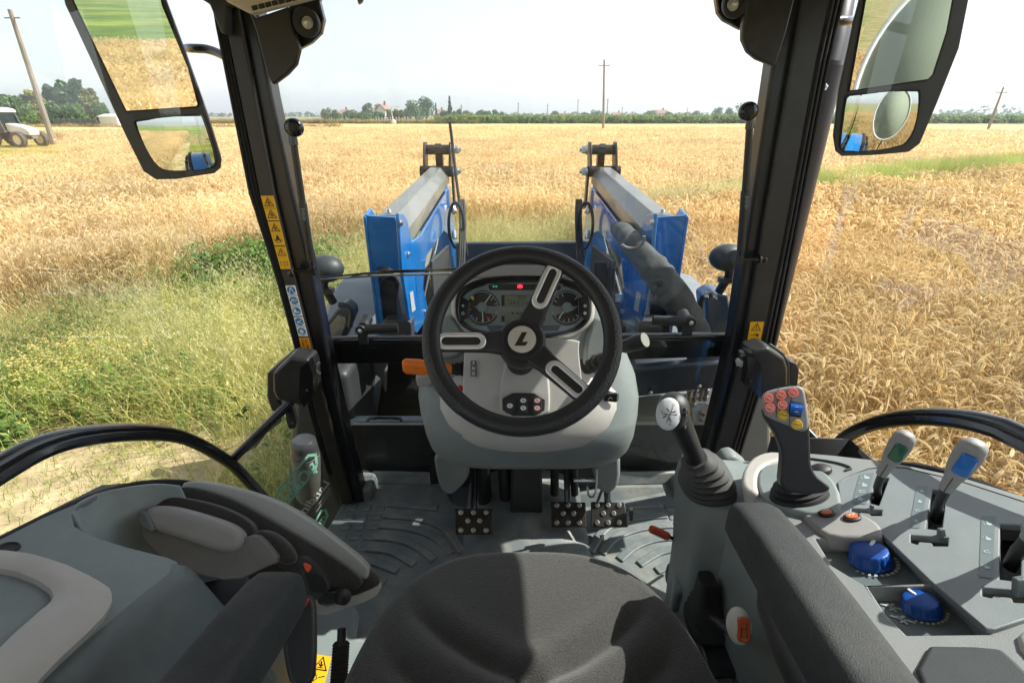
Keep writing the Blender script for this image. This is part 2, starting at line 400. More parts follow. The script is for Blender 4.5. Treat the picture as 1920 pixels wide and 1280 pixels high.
def wheat(N, S, H, lean, curl, awn, wmul=1.0, leaf=.6, segs=3, earL=.085, wind=Vector((.5, .2, 0))):
    def fn(add):
        for _ in range(N):
            p = Vector((random.uniform(-S, S), random.uniform(-S, S), 0)); h = H * random.uniform(.86, 1.1)
            d = (rv2() * random.uniform(0, 1) + wind * random.uniform(.2, 1.2)) * lean
            pts = [p + d * (k / segs) ** 2 * h + Vector((0, 0, h * k / segs)) for k in range(segs + 1)]
            s = rv2(); add(pts, [.0035 * wmul] * (segs + 1), s, 1)
            dd = (pts[-1] - pts[-2]).normalized(); dd = (dd + rv2() * .25 + d * .8).normalized()
            ear(add, pts[-1], dd, earL * random.uniform(.8, 1.2), .013 * wmul, random.uniform(.15, .6) * curl, 0, awn)
            if random.random() < leaf:
                k = random.uniform(.35, .8); a = p + d * k * k * h + Vector((0, 0, h * k)); v = rv2()
                add([a, a + v * .07 + Vector((0, 0, .05)), a + v * .15 + Vector((0, 0, .0)), a + v * .2 + Vector((0, 0, -.07))], [.009 * wmul, .01 * wmul, .007 * wmul, .002], Vector((-v.y, v.x, 0)), 1)
    return fn
def blades(N, S, H, lean, w, mi=0, droop=.5, seed_head=0.0, hm=1, wind=Vector((0, 0, 0))):
    def fn(add):
        for _ in range(N):
            p = Vector((random.gauss(0, S * .5), random.gauss(0, S * .5), 0)); h = H * random.uniform(.5, 1.1)
            v = (rv2() + wind) * random.uniform(.15, 1) * lean; s = rv2()
            pts = [p + v * h * (k / 4) ** 1.7 + Vector((0, 0, h * (k / 4 - droop * .35 * (k / 4) ** 3))) for k in range(5)]
            add(pts, w, s, mi)
            if random.random() < seed_head:
                for k in range(5):
                    a = pts[-1] + (pts[-1] - pts[-2]) * k * .12; u = rv2(); add([a, a + u * .012 + Vector((0, 0, -.004)), a + u * .022 + Vector((0, 0, -.014))], [.004, .006, .001], Vector((-u.y, u.x, 0)), hm)
    return fn
def herb(N, S, H, lw, mi=0, fl=0.0, ray=False):
    def fn(add):
        for _ in range(N):
            p = Vector((random.gauss(0, S * .5), random.gauss(0, S * .5), 0)); h = H * random.uniform(.5, 1.1); v = rv2() * .25
            top = p + v * h + Vector((0, 0, h)); add([p, p + v * h * .3 + Vector((0, 0, h * .5)), top], [.004] * 3, rv2(), mi)
            for k in range(9):
                a = p.lerp(top, random.uniform(.15, 1)); u = rv2(); l = lw * random.uniform(.6, 1.3)
                add([a, a + u * l * .5 + Vector((0, 0, l * .25)), a + u * l + Vector((0, 0, -l * .1))], [lw * .12, lw * .45, lw * .05], Vector((-u.y, u.x, random.uniform(-.3, .3))).normalized(), mi)
            if random.random() < fl:
                r = .0075
                for k in range(3 if ray else 1):
                    q = top + Vector((random.uniform(-.03, .03), random.uniform(-.03, .03), random.uniform(-.01, .03)))
                    if ray:
                        add([q + Vector((-r, 0, 0)), q + Vector((r, 0, 0))], [r * 1.5, r * 1.5], Vector((0, 1, 0)), 1); add([q + Vector((-r * .7, -r * .7, .001)), q + Vector((r * .7, r * .7, .001))], [r * 1.4] * 2, Vector((.7, -.7, 0)), 1)
                        q = q + Vector((0, 0, .003))
                    add([q + Vector((-r * .55, 0, 0)), q + Vector((r * .55, 0, 0))], [r * 1.1] * 2, Vector((0, 1, 0)), 2); add([q + Vector((0, 0, -r * .5)), q + Vector((0, 0, r * .5))], [r * 1.1] * 2, Vector((1, 0, 0)), 2)
    return fn
def scatter(name, clumps, pts, mats=None, **k):
    """one object whose points grow the clumps; pts = (x, y, z, scale, index)"""
    coll = bpy.data.collections.new(name + '_leaves')
    for i, (fn, ms) in enumerate(clumps): mk_clump('%s_%02d' % (name, i), fn, ms, 100 + i, coll)
    arr = np.array(pts, dtype=np.float64); n = len(arr)
    me = bpy.data.meshes.new(name); me.vertices.add(n)
    me.vertices.foreach_set('co', (arr[:, :3] - np.array([0, 0, GZ])).astype(np.float32).ravel())
    a = me.attributes.new('scl', 'FLOAT', 'POINT'); a.data.foreach_set('value', arr[:, 3].astype(np.float32))
    a = me.attributes.new('idx', 'INT', 'POINT'); a.data.foreach_set('value', arr[:, 4].astype(np.int32))
    a = me.attributes.new('rz', 'FLOAT', 'POINT'); a.data.foreach_set('value', (np.random.uniform(-.6, .6, n) if k.pop('wind', False) else np.random.uniform(0, 6.28, n)).astype(np.float32))
    o = bpy.data.objects.new(name, me); put(o, None, (0, 0, GZ)); tag(o, **k)
    g = bpy.data.node_groups.new(name, 'GeometryNodeTree'); g.interface.new_socket('Geometry', in_out='INPUT', socket_type='NodeSocketGeometry'); g.interface.new_socket('Geometry', in_out='OUTPUT', socket_type='NodeSocketGeometry')
    N = g.nodes; L = g.links; gi = N.new('NodeGroupInput'); go = N.new('NodeGroupOutput')
    ci = N.new('GeometryNodeCollectionInfo'); ci.inputs['Collection'].default_value = coll; ci.inputs['Separate Children'].default_value = True; ci.inputs['Reset Children'].default_value = True
    ip = N.new('GeometryNodeInstanceOnPoints'); ip.inputs['Pick Instance'].default_value = True
    def attr(nm, ty):
        x = N.new('GeometryNodeInputNamedAttribute'); x.data_type = ty; x.inputs[0].default_value = nm; return x.outputs[0]
    cx = N.new('ShaderNodeCombineXYZ'); L.new(attr('rz', 'FLOAT'), cx.inputs[2])
    er = N.new('FunctionNodeEulerToRotation'); L.new(cx.outputs[0], er.inputs[0])
    L.new(gi.outputs[0], ip.inputs['Points']); L.new(ci.outputs[0], ip.inputs['Instance']); L.new(attr('idx', 'INT'), ip.inputs['Instance Index'])
    L.new(er.outputs[0], ip.inputs['Rotation']); L.new(attr('scl', 'FLOAT'), ip.inputs['Scale']); L.new(ip.outputs[0], go.inputs[0])
    md = o.modifiers.new('grow', 'NODES'); md.node_group = g
    for m in MC.values():
        pass
    return o
def inview(x, y, z=-1.6, m=.18):
    """could the photograph (or one taken a step aside) see this place?"""
    d = y * cP - z * sP
    if d < .3: return False
    px = x / d * FPX / 960; py = (y * sP + z * cP) / d * FPX / 640
    return abs(px) < 1 + m + 1.2 / d and -1.25 - 1.2 / d < py < 1.2
def nz(x, y, s): return mnoise.noise(Vector((x * s, y * s, 3.3)))
def strip_y(x): return 10.0 + .5 * (x - 1.5)          # the green strip between the two fields
def left_edge(y):                                    # x of the barley's edge on the left
    if y < -2: return -3.1 + .3 * nz(0, y, .8)
    return -5.7 - .05 * max(0, y - 5) * 3 + .35 * nz(0, y, .6)
def zone(x, y):
    if x < -.80 * y and 20 < y < 52: return 'clear'
    if x > 1.5 and y < strip_y(x) - 1.0 + .3 * nz(x, y, .5): return 'ripe'
    if x > 1.5 and y < strip_y(x) + 1.0 + .4 * nz(x + 9, y, .5): return 'green'
    if x <= 1.5:
        fr = float(np.interp(x, (-9, -5.9, -4.7, -4.4, -3.6, -2, 0, 1.5), (4.6, 4.9, 5.7, 7.0, 8.0, 9.2, 9.9, 10.2))) + .3 * nz(x, 5, .8)
        if y > fr: return 'pale'
        if x < left_edge(y): return 'pale'
        return 'grass'
    return 'pale'
W1 = wheat(95, .30, .84, .30, 1.0, 3, 1.0)
W2_ = wheat(95, .30, .80, .55, 1.3, 3, 1.0, leaf=.8)
W3 = wheat(120, .60, .82, .40, 1.0, 0, 2.3, leaf=.3, segs=2, earL=.12)
W4 = wheat(150, 1.3, .82, .35, 1.0, 0, 4.2, leaf=.2, segs=2, earL=.2)
TRX = lambda x, y: -1.25 < x < 1.4 and -4 < y < 4.4
def in_shadowless(x, y): return True
ripe_pts, pale_pts = [], []
def fill(step, x0, x1, y0, y1, want, cond, idx, out, s0=.9, s1=1.12, zj=0.0, jit=.5):
    x = x0
    while x < x1:
        y = y0
        while y < y1:
            xx = x + random.uniform(-jit, jit) * step; yy = y + random.uniform(-jit, jit) * step
            if zone(xx, yy) == want and not TRX(xx, yy) and cond(xx, yy):
                k = idx[random.randrange(len(idx))]
                out.append((xx, yy, GZ, random.uniform(s0, s1) * (1 + .07 * nz(xx, yy, .35)), k))
            y += step
        x += step
dist = lambda x, y: math.hypot(x, y)
fill(.36, 1.5, 9, -1, 9, 'ripe', lambda x, y: dist(x, y) < 8.5 and inview(x, y), (0, 1, 2), ripe_pts)
fill(.72, 1.5, 34, -1, 27, 'ripe', lambda x, y: dist(x, y) >= 8.2 and inview(x, y), (3, 4), ripe_pts)
fill(.8, 1.6, 14, -16, 2, 'ripe', lambda x, y: not (inview(x, y)), (3, 4), ripe_pts)
scatter('ripe_wheat_field', [(W1, [ripe, strawd]), (W2_, [ripe, strawd]), (W1, [ripe, strawd]), (W3, [ripe, strawd]), (W3, [ripe, strawd])], ripe_pts, kind='stuff', label='golden orange ripe wheat with drooping ears close beside the right side of the tractor')
fill(.40, -12, 3, 1, 14, 'pale', lambda x, y: dist(x, y) < 10.5 and inview(x, y), (0, 1, 2), pale_pts)
fill(.78, -32, 34, 1, 34, 'pale', lambda x, y: 10 <= dist(x, y) < 34 and inview(x, y), (3, 4), pale_pts)
fill(1.7, -85, 85, 8, 75, 'pale', lambda x, y: 33 <= dist(x, y) < 70 and inview(x, y), (5, 6), pale_pts, s0=.95, s1=1.05)
fill(.42, -6.5, -2.9, -12, 5, 'pale', lambda x, y: not inview(x, y), (0, 1, 2), pale_pts)
fill(.6, -9, -2.9, -26, 5, 'pale', lambda x, y: not inview(x, y), (3, 4), pale_pts)
fill(.9, -25, -9, -26, 5, 'pale', lambda x, y: not inview(x, y), (3, 4), pale_pts)
scatter('barley_field', [(W1, [straw, strawd]), (W2_, [straw, strawd]), (W1, [straw, straw]), (W3, [straw, straw]), (W3, [straw, strawd]), (W4, [straw, straw]), (W4, [straw, straw])], pale_pts, kind='stuff', label='pale cream barley field stretching from the weeds out to the far maize')
# the far part of the barley, seen edge-on
farb = mat('far_barley', lin((214, 186, 130)), .95, var=.16, vs=1.2, spec=.1, col2=lin((198, 166, 108)), c2s=.12, c2p=(.4, .7), bump=1.0, bs=2.5, ani=(1, 3, 1))
mb = MB()
def fb(u, v):
    y = 54 + 47 * v; x = (u - .5) * 420
    return Vector((x, y, GZ + .72 + .05 * nz(x, y, .2)))
mb.grid(fb, 120, 40)
far_b = mb.build('far_barley_field', farb, kind='stuff', label='distant flat pale top of the barley field below the green maize')
sheet('field_base', [(-300, 9), (-5.9, 5), (-5, 10.2), (1.5, 10.8), (60, 42), (300, 60), (300, 101), (-300, 101)], GZ + .012, mat('straw_soil', lin((196, 160, 104)), .95, var=.2, vs=12, spec=.1), kind='structure')
sheet('wheat_base', [(1.45, -18), (40, -18), (40, 27), (1.5, 9.4)], GZ + .012, mat('straw_soil_dark', lin((168, 122, 66)), .95, var=.3, vs=12, spec=.1), kind='structure')
# ---- verge: grass, herbs, flowers
verge, wild = [], []
clG = [(blades(75, .5, .78, 1.15, .0065, 0, 1.15, .06, wind=Vector((.7, -.2, 0))), [tuft, tuft]), (blades(90, .45, .42, .8, .007, 0, .7), [green1]), (herb(26, .45, .5, .07, 0), [green2]),
       (herb(46, .5, .42, .03, 0, .7, True), [green1, petal, pollen]), (blades(70, .45, .95, .6, .005, 0, .6, 1.0), [oat, oat]), (herb(30, .4, .34, .11, 0), [green2]),
       (blades(60, .4, .12, 1.2, .006, 0, .5), [green1]), (blades(40, .4, .10, 1.3, .005, 0, .5), [oat])]
random.seed(21)
for _ in range(7800):
    x = random.uniform(-8.5, 1.7); y = random.uniform(-10, 11.5)
    if zone(x, y) not in ('grass',) or TRX(x, y): continue
    if y < .5 and random.random() < .6: continue
    path = -4.6 < x < -1.9 and y < 3.25 + .7 * nz(x, y, 1.2)
    near_path = y < 4.9 or x > -2.2
    n1 = nz(x, y, .7); r = random.random()
    if path:
        g = nz(x + 20, y, 1.3)
        if g > .04 and r < .7: verge.append((x, y, GZ, random.uniform(.5, 1.1), 6 if r < .6 else 3 if (g > .38 and r < .64) else 7))
        elif r < .05: verge.append((x, y, GZ, random.uniform(.4, .8), 7))
        continue
    chamo = ((x + 4.1) / .6) ** 2 + ((y - 3.9) / .38) ** 2 < 1 + .6 * n1 or ((x + 2.35) / .32) ** 2 + ((y - 3.1) / .26) ** 2 < 1 + .6 * n1
    dock = ((x + 3.6) / .6) ** 2 + ((y - 3.05) / .38) ** 2 < 1 + .6 * n1
    if dock and r < .9: verge.append((x, y, GZ, random.uniform(.7, 1.2), 5 if r < .6 else 2)); continue
    if chamo and r < .75: verge.append((x, y, GZ, random.uniform(.8, 1.15), 3)); continue
    if y > 8.3 and x > -3:                                  # the oat weeds in front of the tractor
        verge.append((x, y, GZ, random.uniform(.75, 1.1) * (.8 + .06 * (y - 8)), 4 if r < .75 else 1)); continue
    if ((x + 3.75) / .8) ** 2 + ((y - 6.9) / .75) ** 2 < 1 + n1 and r < .6: verge.append((x, y, GZ, random.uniform(1.0, 1.6), 2)); continue
    if x > -1.2 or y < 2.6:
        verge.append((x, y, GZ, random.uniform(.5, .95), 1 if r < .7 else 0)); continue
    verge.append((x, y, GZ, random.uniform(.7, 1.1), 4 if .55 < r < .68 else 0 if n1 + r > .35 else 2 if r < .12 else 1))
for _ in range(500):
    y = random.uniform(27, 50); x = -.86 * y - random.uniform(0, 16); verge.append((x, y, GZ, 1.6, 6))
scatter('roadside_grass', clG, verge, kind='stuff', label='tangled green and yellow grass, weeds and small daisies left of and before the tractor')
strip_p = []
for _ in range(2600):
    x = random.uniform(1.3, 40); y = strip_y(x) + random.gauss(.1, .36) * (1 + .3 * nz(x, 3, .9))
    if not inview(x, y): continue
    r = random.random(); strip_p.append((x, y, GZ, random.uniform(.9, 1.1), 5) if x > 5.5 + 2 * r and nz(x, y, .45) > -.28 else (x, y, GZ, random.uniform(.8, 1.15), 4))
scatter('green_strip', [c for c in clG[:5]] + [(blades(110, .55, 1.15, .5, .012, 0, .35), [leafmat('strip_green', lin((164, 180, 92)), lin((128, 156, 66)), lin((200, 198, 124)), transl=.4)])], strip_p, kind='stuff', label='narrow strip of bright green weeds running between the two cereal fields')
# ---- far: maize, trees, houses, poles
maize = herb(30, 1.2, 1.95, .5, 0)
mz = []
random.seed(4)
for r_ in range(4):
    for i in range(330):
        x = -16 + i * .62 + random.uniform(-.3, .3); y = 102 + r_ * 1.4
        if x < -10 - random.uniform(0, 6): continue
        mz.append((x, y + max(0, x) * .0, GZ, random.uniform(.95, 1.12), r_ % 2))
scatter('maize_field', [(maize, [cornm]), (maize, [cornm])], mz, kind='stuff', label='long green band of maize along the far edge of the barley')
mb = MB(); mb.box((95, 147, GZ + .85), (210, 78, 1.7)); mb.build('maize_mass', mat('maize_top', lin((104, 132, 52)), .9, var=.3, vs=1.2), kind='stuff', label='solid green depth of the maize behind its front rows')
dry = leafmat('dry_reed', lin((190, 156, 96)), lin((158, 124, 70)), lin((140, 140, 70)), transl=.3)
rd = []
for i in range(420):
    x = -115 + i * .26; rd.append((x, 102 + random.uniform(-1, 1), GZ, random.uniform(.85, 1.1), 0))
scatter('dry_reed_strip', [(herb(50, 1.2, 1.45, .25, 0), [dry])], rd, kind='stuff', label='tan strip of dry reeds along the far left edge of the barley')
trunkm = mat('bark', lin((96, 80, 64)), .9, var=.3, vs=8, bump=.8, bs=20)
def tree_mats(nm, c, d): return leafmat(nm, lin(c), lin(d), transl=.25, rand=.25)
TM = {'dark': tree_mats('leaf_dark', (74, 106, 56), (104, 134, 76)), 'mid': tree_mats('leaf_mid', (84, 116, 54), (116, 142, 76)), 'olive': tree_mats('leaf_olive', (112, 124, 62), (146, 148, 84)),
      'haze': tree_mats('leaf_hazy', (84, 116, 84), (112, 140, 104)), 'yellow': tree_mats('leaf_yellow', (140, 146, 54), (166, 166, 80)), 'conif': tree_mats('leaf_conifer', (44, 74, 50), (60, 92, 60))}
def tree(x, y, w, h, kind, label, cat='tree', group=None, n=1400, conic=False, trunk=.08, lobes=12, seed=1, leaf=None):
    rnd = random.Random(seed); root = empty('conifer_tree' if conic else 'broadleaf_tree', (x, y, GZ), label=label, cat=cat, group=group)
    V, F = [], []; ls = leaf or max(.28, h * .045)
    L_ = []
    for i in range(lobes):
        a = rnd.uniform(0, 6.28); q = i / lobes
        L_.append((Vector((math.cos(a) * w * .26 * rnd.uniform(.2, 1.1), math.sin(a) * w * .26 * rnd.uniform(.2, 1.1), h * (trunk + (1 - trunk) * (.22 + .6 * q)))), w * .5 * (.62 - .28 * q) * rnd.uniform(.8, 1.15)))
    for k in range(n):
        if conic:
            q = rnd.random() ** .7; z = h * (trunk * .5 + (1 - trunk * .5) * (1 - q)); r = w * .5 * q * rnd.uniform(.35, 1.05) * (1 + .2 * math.sin(z * 9 / h * 3)); a = rnd.uniform(0, 6.28)
            p = Vector((math.cos(a) * r, math.sin(a) * r, z))
        else:
            c, r = L_[rnd.randrange(lobes)]; u = Vector((rnd.gauss(0, 1), rnd.gauss(0, 1), rnd.gauss(0, 1))).normalized() * r * rnd.uniform(.7, 1.12)
            u.z *= .85 * (h * .5 / max(w * .5, .1)) ** .4; p = c + u
            p.z = min(max(p.z, h * trunk * .8), h)
        u = Vector((rnd.gauss(0, 1), rnd.gauss(0, 1), rnd.gauss(0, .6))).normalized(); v = u.cross(Vector((rnd.gauss(0, 1), rnd.gauss(0, 1), rnd.gauss(0, 1)))).normalized(); s = ls * rnd.uniform(.6, 1.5)
        b = len(V); V += [p - u * s, p + v * s * .7, p + u * s, p - v * s * .7]; F.append((b, b + 1, b + 2, b + 3))
    me = bpy.data.meshes.new('crown'); me.from_pydata(V, [], F); me.materials.append(TM[kind]); o = bpy.data.objects.new('crown', me); put(o, root, (x, y, GZ))
    mb = MB(); r = max(.12, w * .03)
    mb.tube([(x, y, GZ), (x + r, y, GZ + h * trunk), (x, y + r, GZ + h * .6), (x, y, GZ + h * .85)], [r, r * .8, r * .5, r * .15], 8)
    for i in range(5):
        c, rr = L_[i]; z0 = h * (trunk + .1 * i); mb.tube([(x, y, GZ + z0), (x + c.x * .6, y + c.y * .6, GZ + (z0 + c.z) * .5), (x + c.x, y + c.y, GZ + c.z)] if not conic else [(x, y, GZ + z0), (x + w * .2 * math.cos(i * 2), y + w * .2 * math.sin(i * 2), GZ + z0)], r * .35, 5)
    mb.build('trunk', trunkm, root); return root
def far_tree(px, wpx, top, y, kind, label, **k):
    """px centre, width in px, top py -> a tree y metres ahead"""
    d = D(px, 214); t = y / d.y; x = d.x * t
    depth = t; h = (214 - top) / FPX * depth / cP * 1.0 - GZ; return tree(x, y, wpx / FPX * depth, h, kind, label, seed=int(px * 7 + top), **k)
G1 = 'trees around the far farmhouses'; G2 = 'trees on the far right horizon'
for a in [(612, 17, 203, 190, 'olive', 'small round olive-coloured tree, leftmost of the far farm trees', G1), (627, 18, 206, 190, 'mid', 'low round green tree second from the left of the far farm trees', G1),
          (655, 24, 207, 180, 'mid', 'low bushy tree right of the orange farmhouse roof', G1), (668, 14, 209, 178, 'yellow', 'small yellow-green bush under the far farm trees', G1),
          (690, 19, 193, 185, 'dark', 'tall narrow leafy tree left of the white farmhouse', G1), (683, 26, 210, 176, 'mid', 'wide low shrub in front of the tall narrow leafy tree', G1),
          (713, 22, 197, 200, 'dark', 'tree crown just above the white farmhouse roof', G1), (708, 18, 208, 172, 'mid', 'low round bush left of the white gable wall', G1),
          (731, 20, 205, 172, 'mid', 'round light green tree right of the white gable wall', G1), (748, 20, 205, 172, 'olive', 'olive round tree between the farmhouse and the two big trees', G1),
          (762, 14, 204, 200, 'dark', 'small dark tree behind, left of the two big trees', G1), (778, 30, 191, 170, 'dark', 'large dense round tree, left one of the two big ones', G1),
          (799, 30, 184, 185, 'dark', 'largest and tallest dense tree of the far farm', G1),
          (835, 18, 207, 190, 'dark', 'low dark tree right of the orange roof by the tall conifer', G1), (850, 17, 209, 175, 'mid', 'light green round bush below the tall conifer', G1),
          (862, 14, 205, 185, 'dark', 'dark green tree beside the thin far pole', G1), (876, 22, 208, 180, 'olive', 'yellowish low tree right of the thin far pole', G1),
          (900, 20, 207, 190, 'dark', 'dark tree in the right part of the farm tree row', G1), (916, 18, 208, 190, 'mid', 'pale green tree in the right part of the farm tree row', G1),
          (930, 14, 206, 188, 'dark', 'dark pointed tree second from the right of the farm row', G1), (940, 9, 209, 188, 'dark', 'smallest dark tree at the right end of the farm row', G1),
          (1041, 13, 208, 230, 'haze', 'dark round tree alone at the left of the right-hand tree row', G2), (1070, 9, 213, 240, 'haze', 'tiny round tree before a low far house', G2),
          (1099, 13, 211, 240, 'haze', 'small round tree midway to the wooden pole', G2), (1119, 24, 208, 240, 'haze', 'wide round tree just left of the wooden pole', G2),
          (1219, 22, 208, 230, 'mid', 'round tree left of the white house with red roof', G2), (1255, 15, 210, 225, 'mid', 'small tree in front of the white house with red roof', G2),
          (1289, 12, 212, 240, 'haze', 'low tree right of the long red-roofed barn', G2), (1303, 14, 208, 240, 'haze', 'rounded tree standing apart right of the barn', G2),
          (1348, 20, 202, 250, 'haze', 'pale hazy tree left of the tall right-hand copse', G2), (1368, 18, 203, 245, 'haze', 'hazy rounded tree in the copse by the right window pillar', G2),
          (1398, 44, 194, 250, 'haze', 'tall broad hazy tree behind the right gas strut', G2), (1428, 18, 199, 250, 'haze', 'hazy tree touching the right window pillar', G2)]:
    far_tree(a[0], a[1] * 1.3, *a[2:6], group=a[6], n=800)
far_tree(844, 12, 187, 185, 'conif', 'tall pointed conifer of the far farm', conic=True, n=500, trunk=.1, group=G1)
far_tree(818, 6, 196, 195, 'conif', 'small pointed conifer right of the biggest tree', conic=True, n=260, trunk=.1, group=G1)
GL = 'trees behind the white tractor'
for a in [(-20, 70, 168, 88, 'yellow', 'yellowish broad tree at the left edge behind the white tractor'), (28, 70, 180, 84, 'mid', 'wide light green tree behind the white tractor cab'),
          (56, 30, 178, 92, 'dark', 'dark slim tree left of the leaning pole'), (74, 30, 168, 92, 'yellow', 'round yellow-green tree crown behind the leaning pole'),
          (98, 38, 190, 82, 'mid', 'low bright green tree right of the leaning pole'), (103, 26, 161, 96, 'haze', 'blue-green tree top left of the tallest pair'),
          (126, 34, 154, 96, 'haze', 'tall blue-green tree in the middle of the left group'), (150, 40, 150, 98, 'haze', 'tallest tree of the left group with a pointed crown'),
          (140, 40, 192, 82, 'mid', 'low bush under the tallest trees of the left group'), (176, 36, 167, 96, 'olive', 'loose yellow-green tree beside the tallest tree'), (192, 30, 190, 88, 'mid', 'low light green tree by the white shed')]:
    far_tree(*a, n=1500, group=GL)
far_tree(-60, 90, 160, 80, 'mid', 'green tree just outside the left edge of the photograph', n=900, group=GL)
# far wood masses
for (x0, x1, y, h, nm, lb) in [(-330, 900, 520, 4.5, 'far_wood', 'hazy low tree line all along the horizon'), (330, 900, 420, 9.5, 'far_wood', 'hazy blue-green wood on the right horizon')]:
    V, F = [], []; rnd = random.Random(int(x1 + h)); n = int((x1 - x0) * 2.6)
    for k in range(n):
        x = rnd.uniform(x0, x1); hh = h * (.65 + .5 * abs(nz(x, y, .03)) + .25 * nz(x, 7, .12)); z = GZ + rnd.uniform(0, hh); p = Vector((x, y + rnd.uniform(-5, 5), z)); s = rnd.uniform(.9, 2.0)
        u = Vector((rnd.gauss(0, 1), rnd.gauss(0, 1), rnd.gauss(0, 1))).normalized(); v = u.cross(Vector((0, .3, 1))).normalized(); b = len(V); V += [p - u * s, p + v * s, p + u * s, p - v * s]; F.append((b, b + 1, b + 2, b + 3))
    me = bpy.data.meshes.new(nm); me.from_pydata(V, [], F); me.materials.append(TM['haze']); o = bpy.data.objects.new(nm, me); put(o); tag(o, lb, kind='stuff')
wall_w = mat('white_render', lin((226, 222, 214)), .9, var=.05, vs=2); roof_r = mat('red_roof_tiles', lin((150, 116, 98)), .85, var=.2, vs=3); winm = mat('dark_window', (.03, .035, .04), .2)
def house(px, y, wpx, eave, ridge, label, roofm=roof_r, wallm=wall_w, dep=9, rot=0.0, name='farmhouse'):
    d = D(px, 214); t = y / d.y; w = wpx / FPX * t; x = d.x * t
    he = (214 - eave) / FPX * t / cP - GZ; hr = (214 - ridge) / FPX * t / cP - GZ
    root = empty(name, (x, y, GZ), label=label, cat='house'); mb = MB()
    A = [(-w / 2, GZ), (w / 2, GZ), (w / 2, GZ + he), (0, GZ + hr - .15), (-w / 2, GZ + he)]
    gable = name == 'farmhouse_gable'
    if gable: mb.prism([(x + a, y, b) for a, b in A], (0, dep, 0))
    else: mb.prism([(x - w / 2, y, GZ), (x - w / 2, y + dep, GZ), (x - w / 2, y + dep, GZ + he), (x - w / 2, y + dep / 2, GZ + hr - .15), (x - w / 2, y, GZ + he)], (w, 0, 0))
    mb.build('wall', wallm, root); mb = MB(); o = .35
    if gable:
        for s in (-1, 1): mb.prism([(x + s * (w / 2 + o), y - o, GZ + he - .1), (x, y - o, GZ + hr), (x, y - o, GZ + hr + .18), (x + s * (w / 2 + o), y - o, GZ + he + .08)], (0, dep + 2 * o, 0))
    else:
        for s in (0, 1):
            yy = y - o if s == 0 else y + dep + o
            mb.prism([(x - w / 2 - o, yy, GZ + he - .1), (x - w / 2 - o, y + dep / 2, GZ + hr), (x - w / 2 - o, y + dep / 2, GZ + hr + .18), (x - w / 2 - o, yy, GZ + he + .08)], (w + 2 * o, 0, 0))
    rf = mb.build('roof', roofm, root); mb = MB(); mb.box((x + w * .2, y + dep / 2, GZ + hr + .5), (.6, .6, 1.2)); mb.build('chimney', roofm, rf)
    for fl in range(int(max(1, he // 3))):
        for k in range(max(2, int(w // 4))):
            mb = MB(); xx = x - w / 2 + w * (k + .5) / max(2, int(w // 4)); mb.box((xx, y - .02, GZ + 1.6 + 3 * fl), (1.0, .08, 1.3)); mb.build('window', winm, root)
    root.name = name if not gable else 'farmhouse'; return root
house(641, 205, 14, 214, 208, 'orange-roofed farmhouse among the left end of the far farm trees')
house(714, 188, 17, 208, 199, 'white farmhouse with pale gable among the far farm trees', name='farmhouse_gable')
house(700, 215, 10, 212, 205, 'small orange-roofed house left of the white gable farmhouse')
house(823, 210, 14, 214, 208, 'orange-roofed house right of the two big far trees')
house(1057, 270, 18, 216, 213, 'low house behind the trees left of the wooden pole')
house(1160, 280, 16, 216, 212, 'small pink-walled far house right of the wooden pole')
house(1188, 270, 10, 217, 214, 'tiny white far house left of the red-roofed white house')
house(1243, 262, 20, 213, 208, 'white two-storey far house with a broad red roof')
house(1273, 262, 24, 218, 215, 'long low red-roofed barn on the far right')
wood = mat('weathered_wood', lin((140, 132, 118)), .85, var=.2, vs=12, ani=(1, 1, .1), bump=.4, bs=60)
def pole(bx, by, tx, ty, depth, r, label, arms=1, zb=-1.6, group='wooden utility poles'):
    """foot pixel (where it leaves the crop), top pixel"""
    b = P(bx, by, y=depth); d = D(tx, ty); tp = d * (depth / d.y)
    foot = b + (b - tp).normalized() * ((b.z - GZ) / max(.1, (tp - b).normalized().z))
    root = empty('utility_pole', foot, label=label, cat='pole', group=group)
    mb = MB(); mb.tube([foot, b, tp], [r * 1.2, r * 1.1, r * .7], 8); mb.build('shaft', wood, root)
    up = (tp - foot).normalized(); L = (tp - foot).length
    for k in range(arms):
        c = tp - up * (.55 + .6 * k); h = .75; mb = MB(); mb.box(c, (h * 1.6, .07, .08)); a = mb.build('crossarm', wood, root)
        for s in (-1, 1): mb = MB(); mb.lathe([(.03, 0), (.05, .05), (.04, .13), (.055, .18), (.02, .24)], c + Vector((s * h * .75, 0, .04)), seg=8); mb.build('insulator', white, a)
    return tp
pole(1131, 243, 1133, 112, 60, .13, 'tall wooden utility pole standing in the barley near the middle')
pole(97, 258, 18, 18, 45, .2, 'leaning wooden utility pole behind the small white tractor')
pole(1855, 236, 1882, 163, 60, .12, 'leaning utility pole on the far right field edge')
for a in [(971, 218, 972, 192, 200, 'thin far utility pole, leftmost of the pair between the two tree rows'), (1026, 218, 1027, 195, 200, 'thin far utility pole left of the right-hand tree row'),
          (1083, 218, 1084, 186, 220, 'far mast above the trees left of the wooden pole'), (1138, 222, 1140, 184, 170, 'far utility pole just right of the tall near one'),
          (865, 220, 865, 196, 165, 'thin far pole among the farm trees, right of the tall conifer'), (1166, 218, 1167, 200, 240, 'thin short far pole above the pink-walled house'), (1288, 218, 1289, 202, 240, 'thin short far pole right of the barn'),
          (764, 210, 764, 188, 200, 'thin aerial pole left of the two big trees')]:
    pole(a[0], a[1], a[2], a[3], a[4], .16, a[5], arms=1)
# cables between the three near poles
wirem = mat('cable_black', (.05, .05, .05), .6)
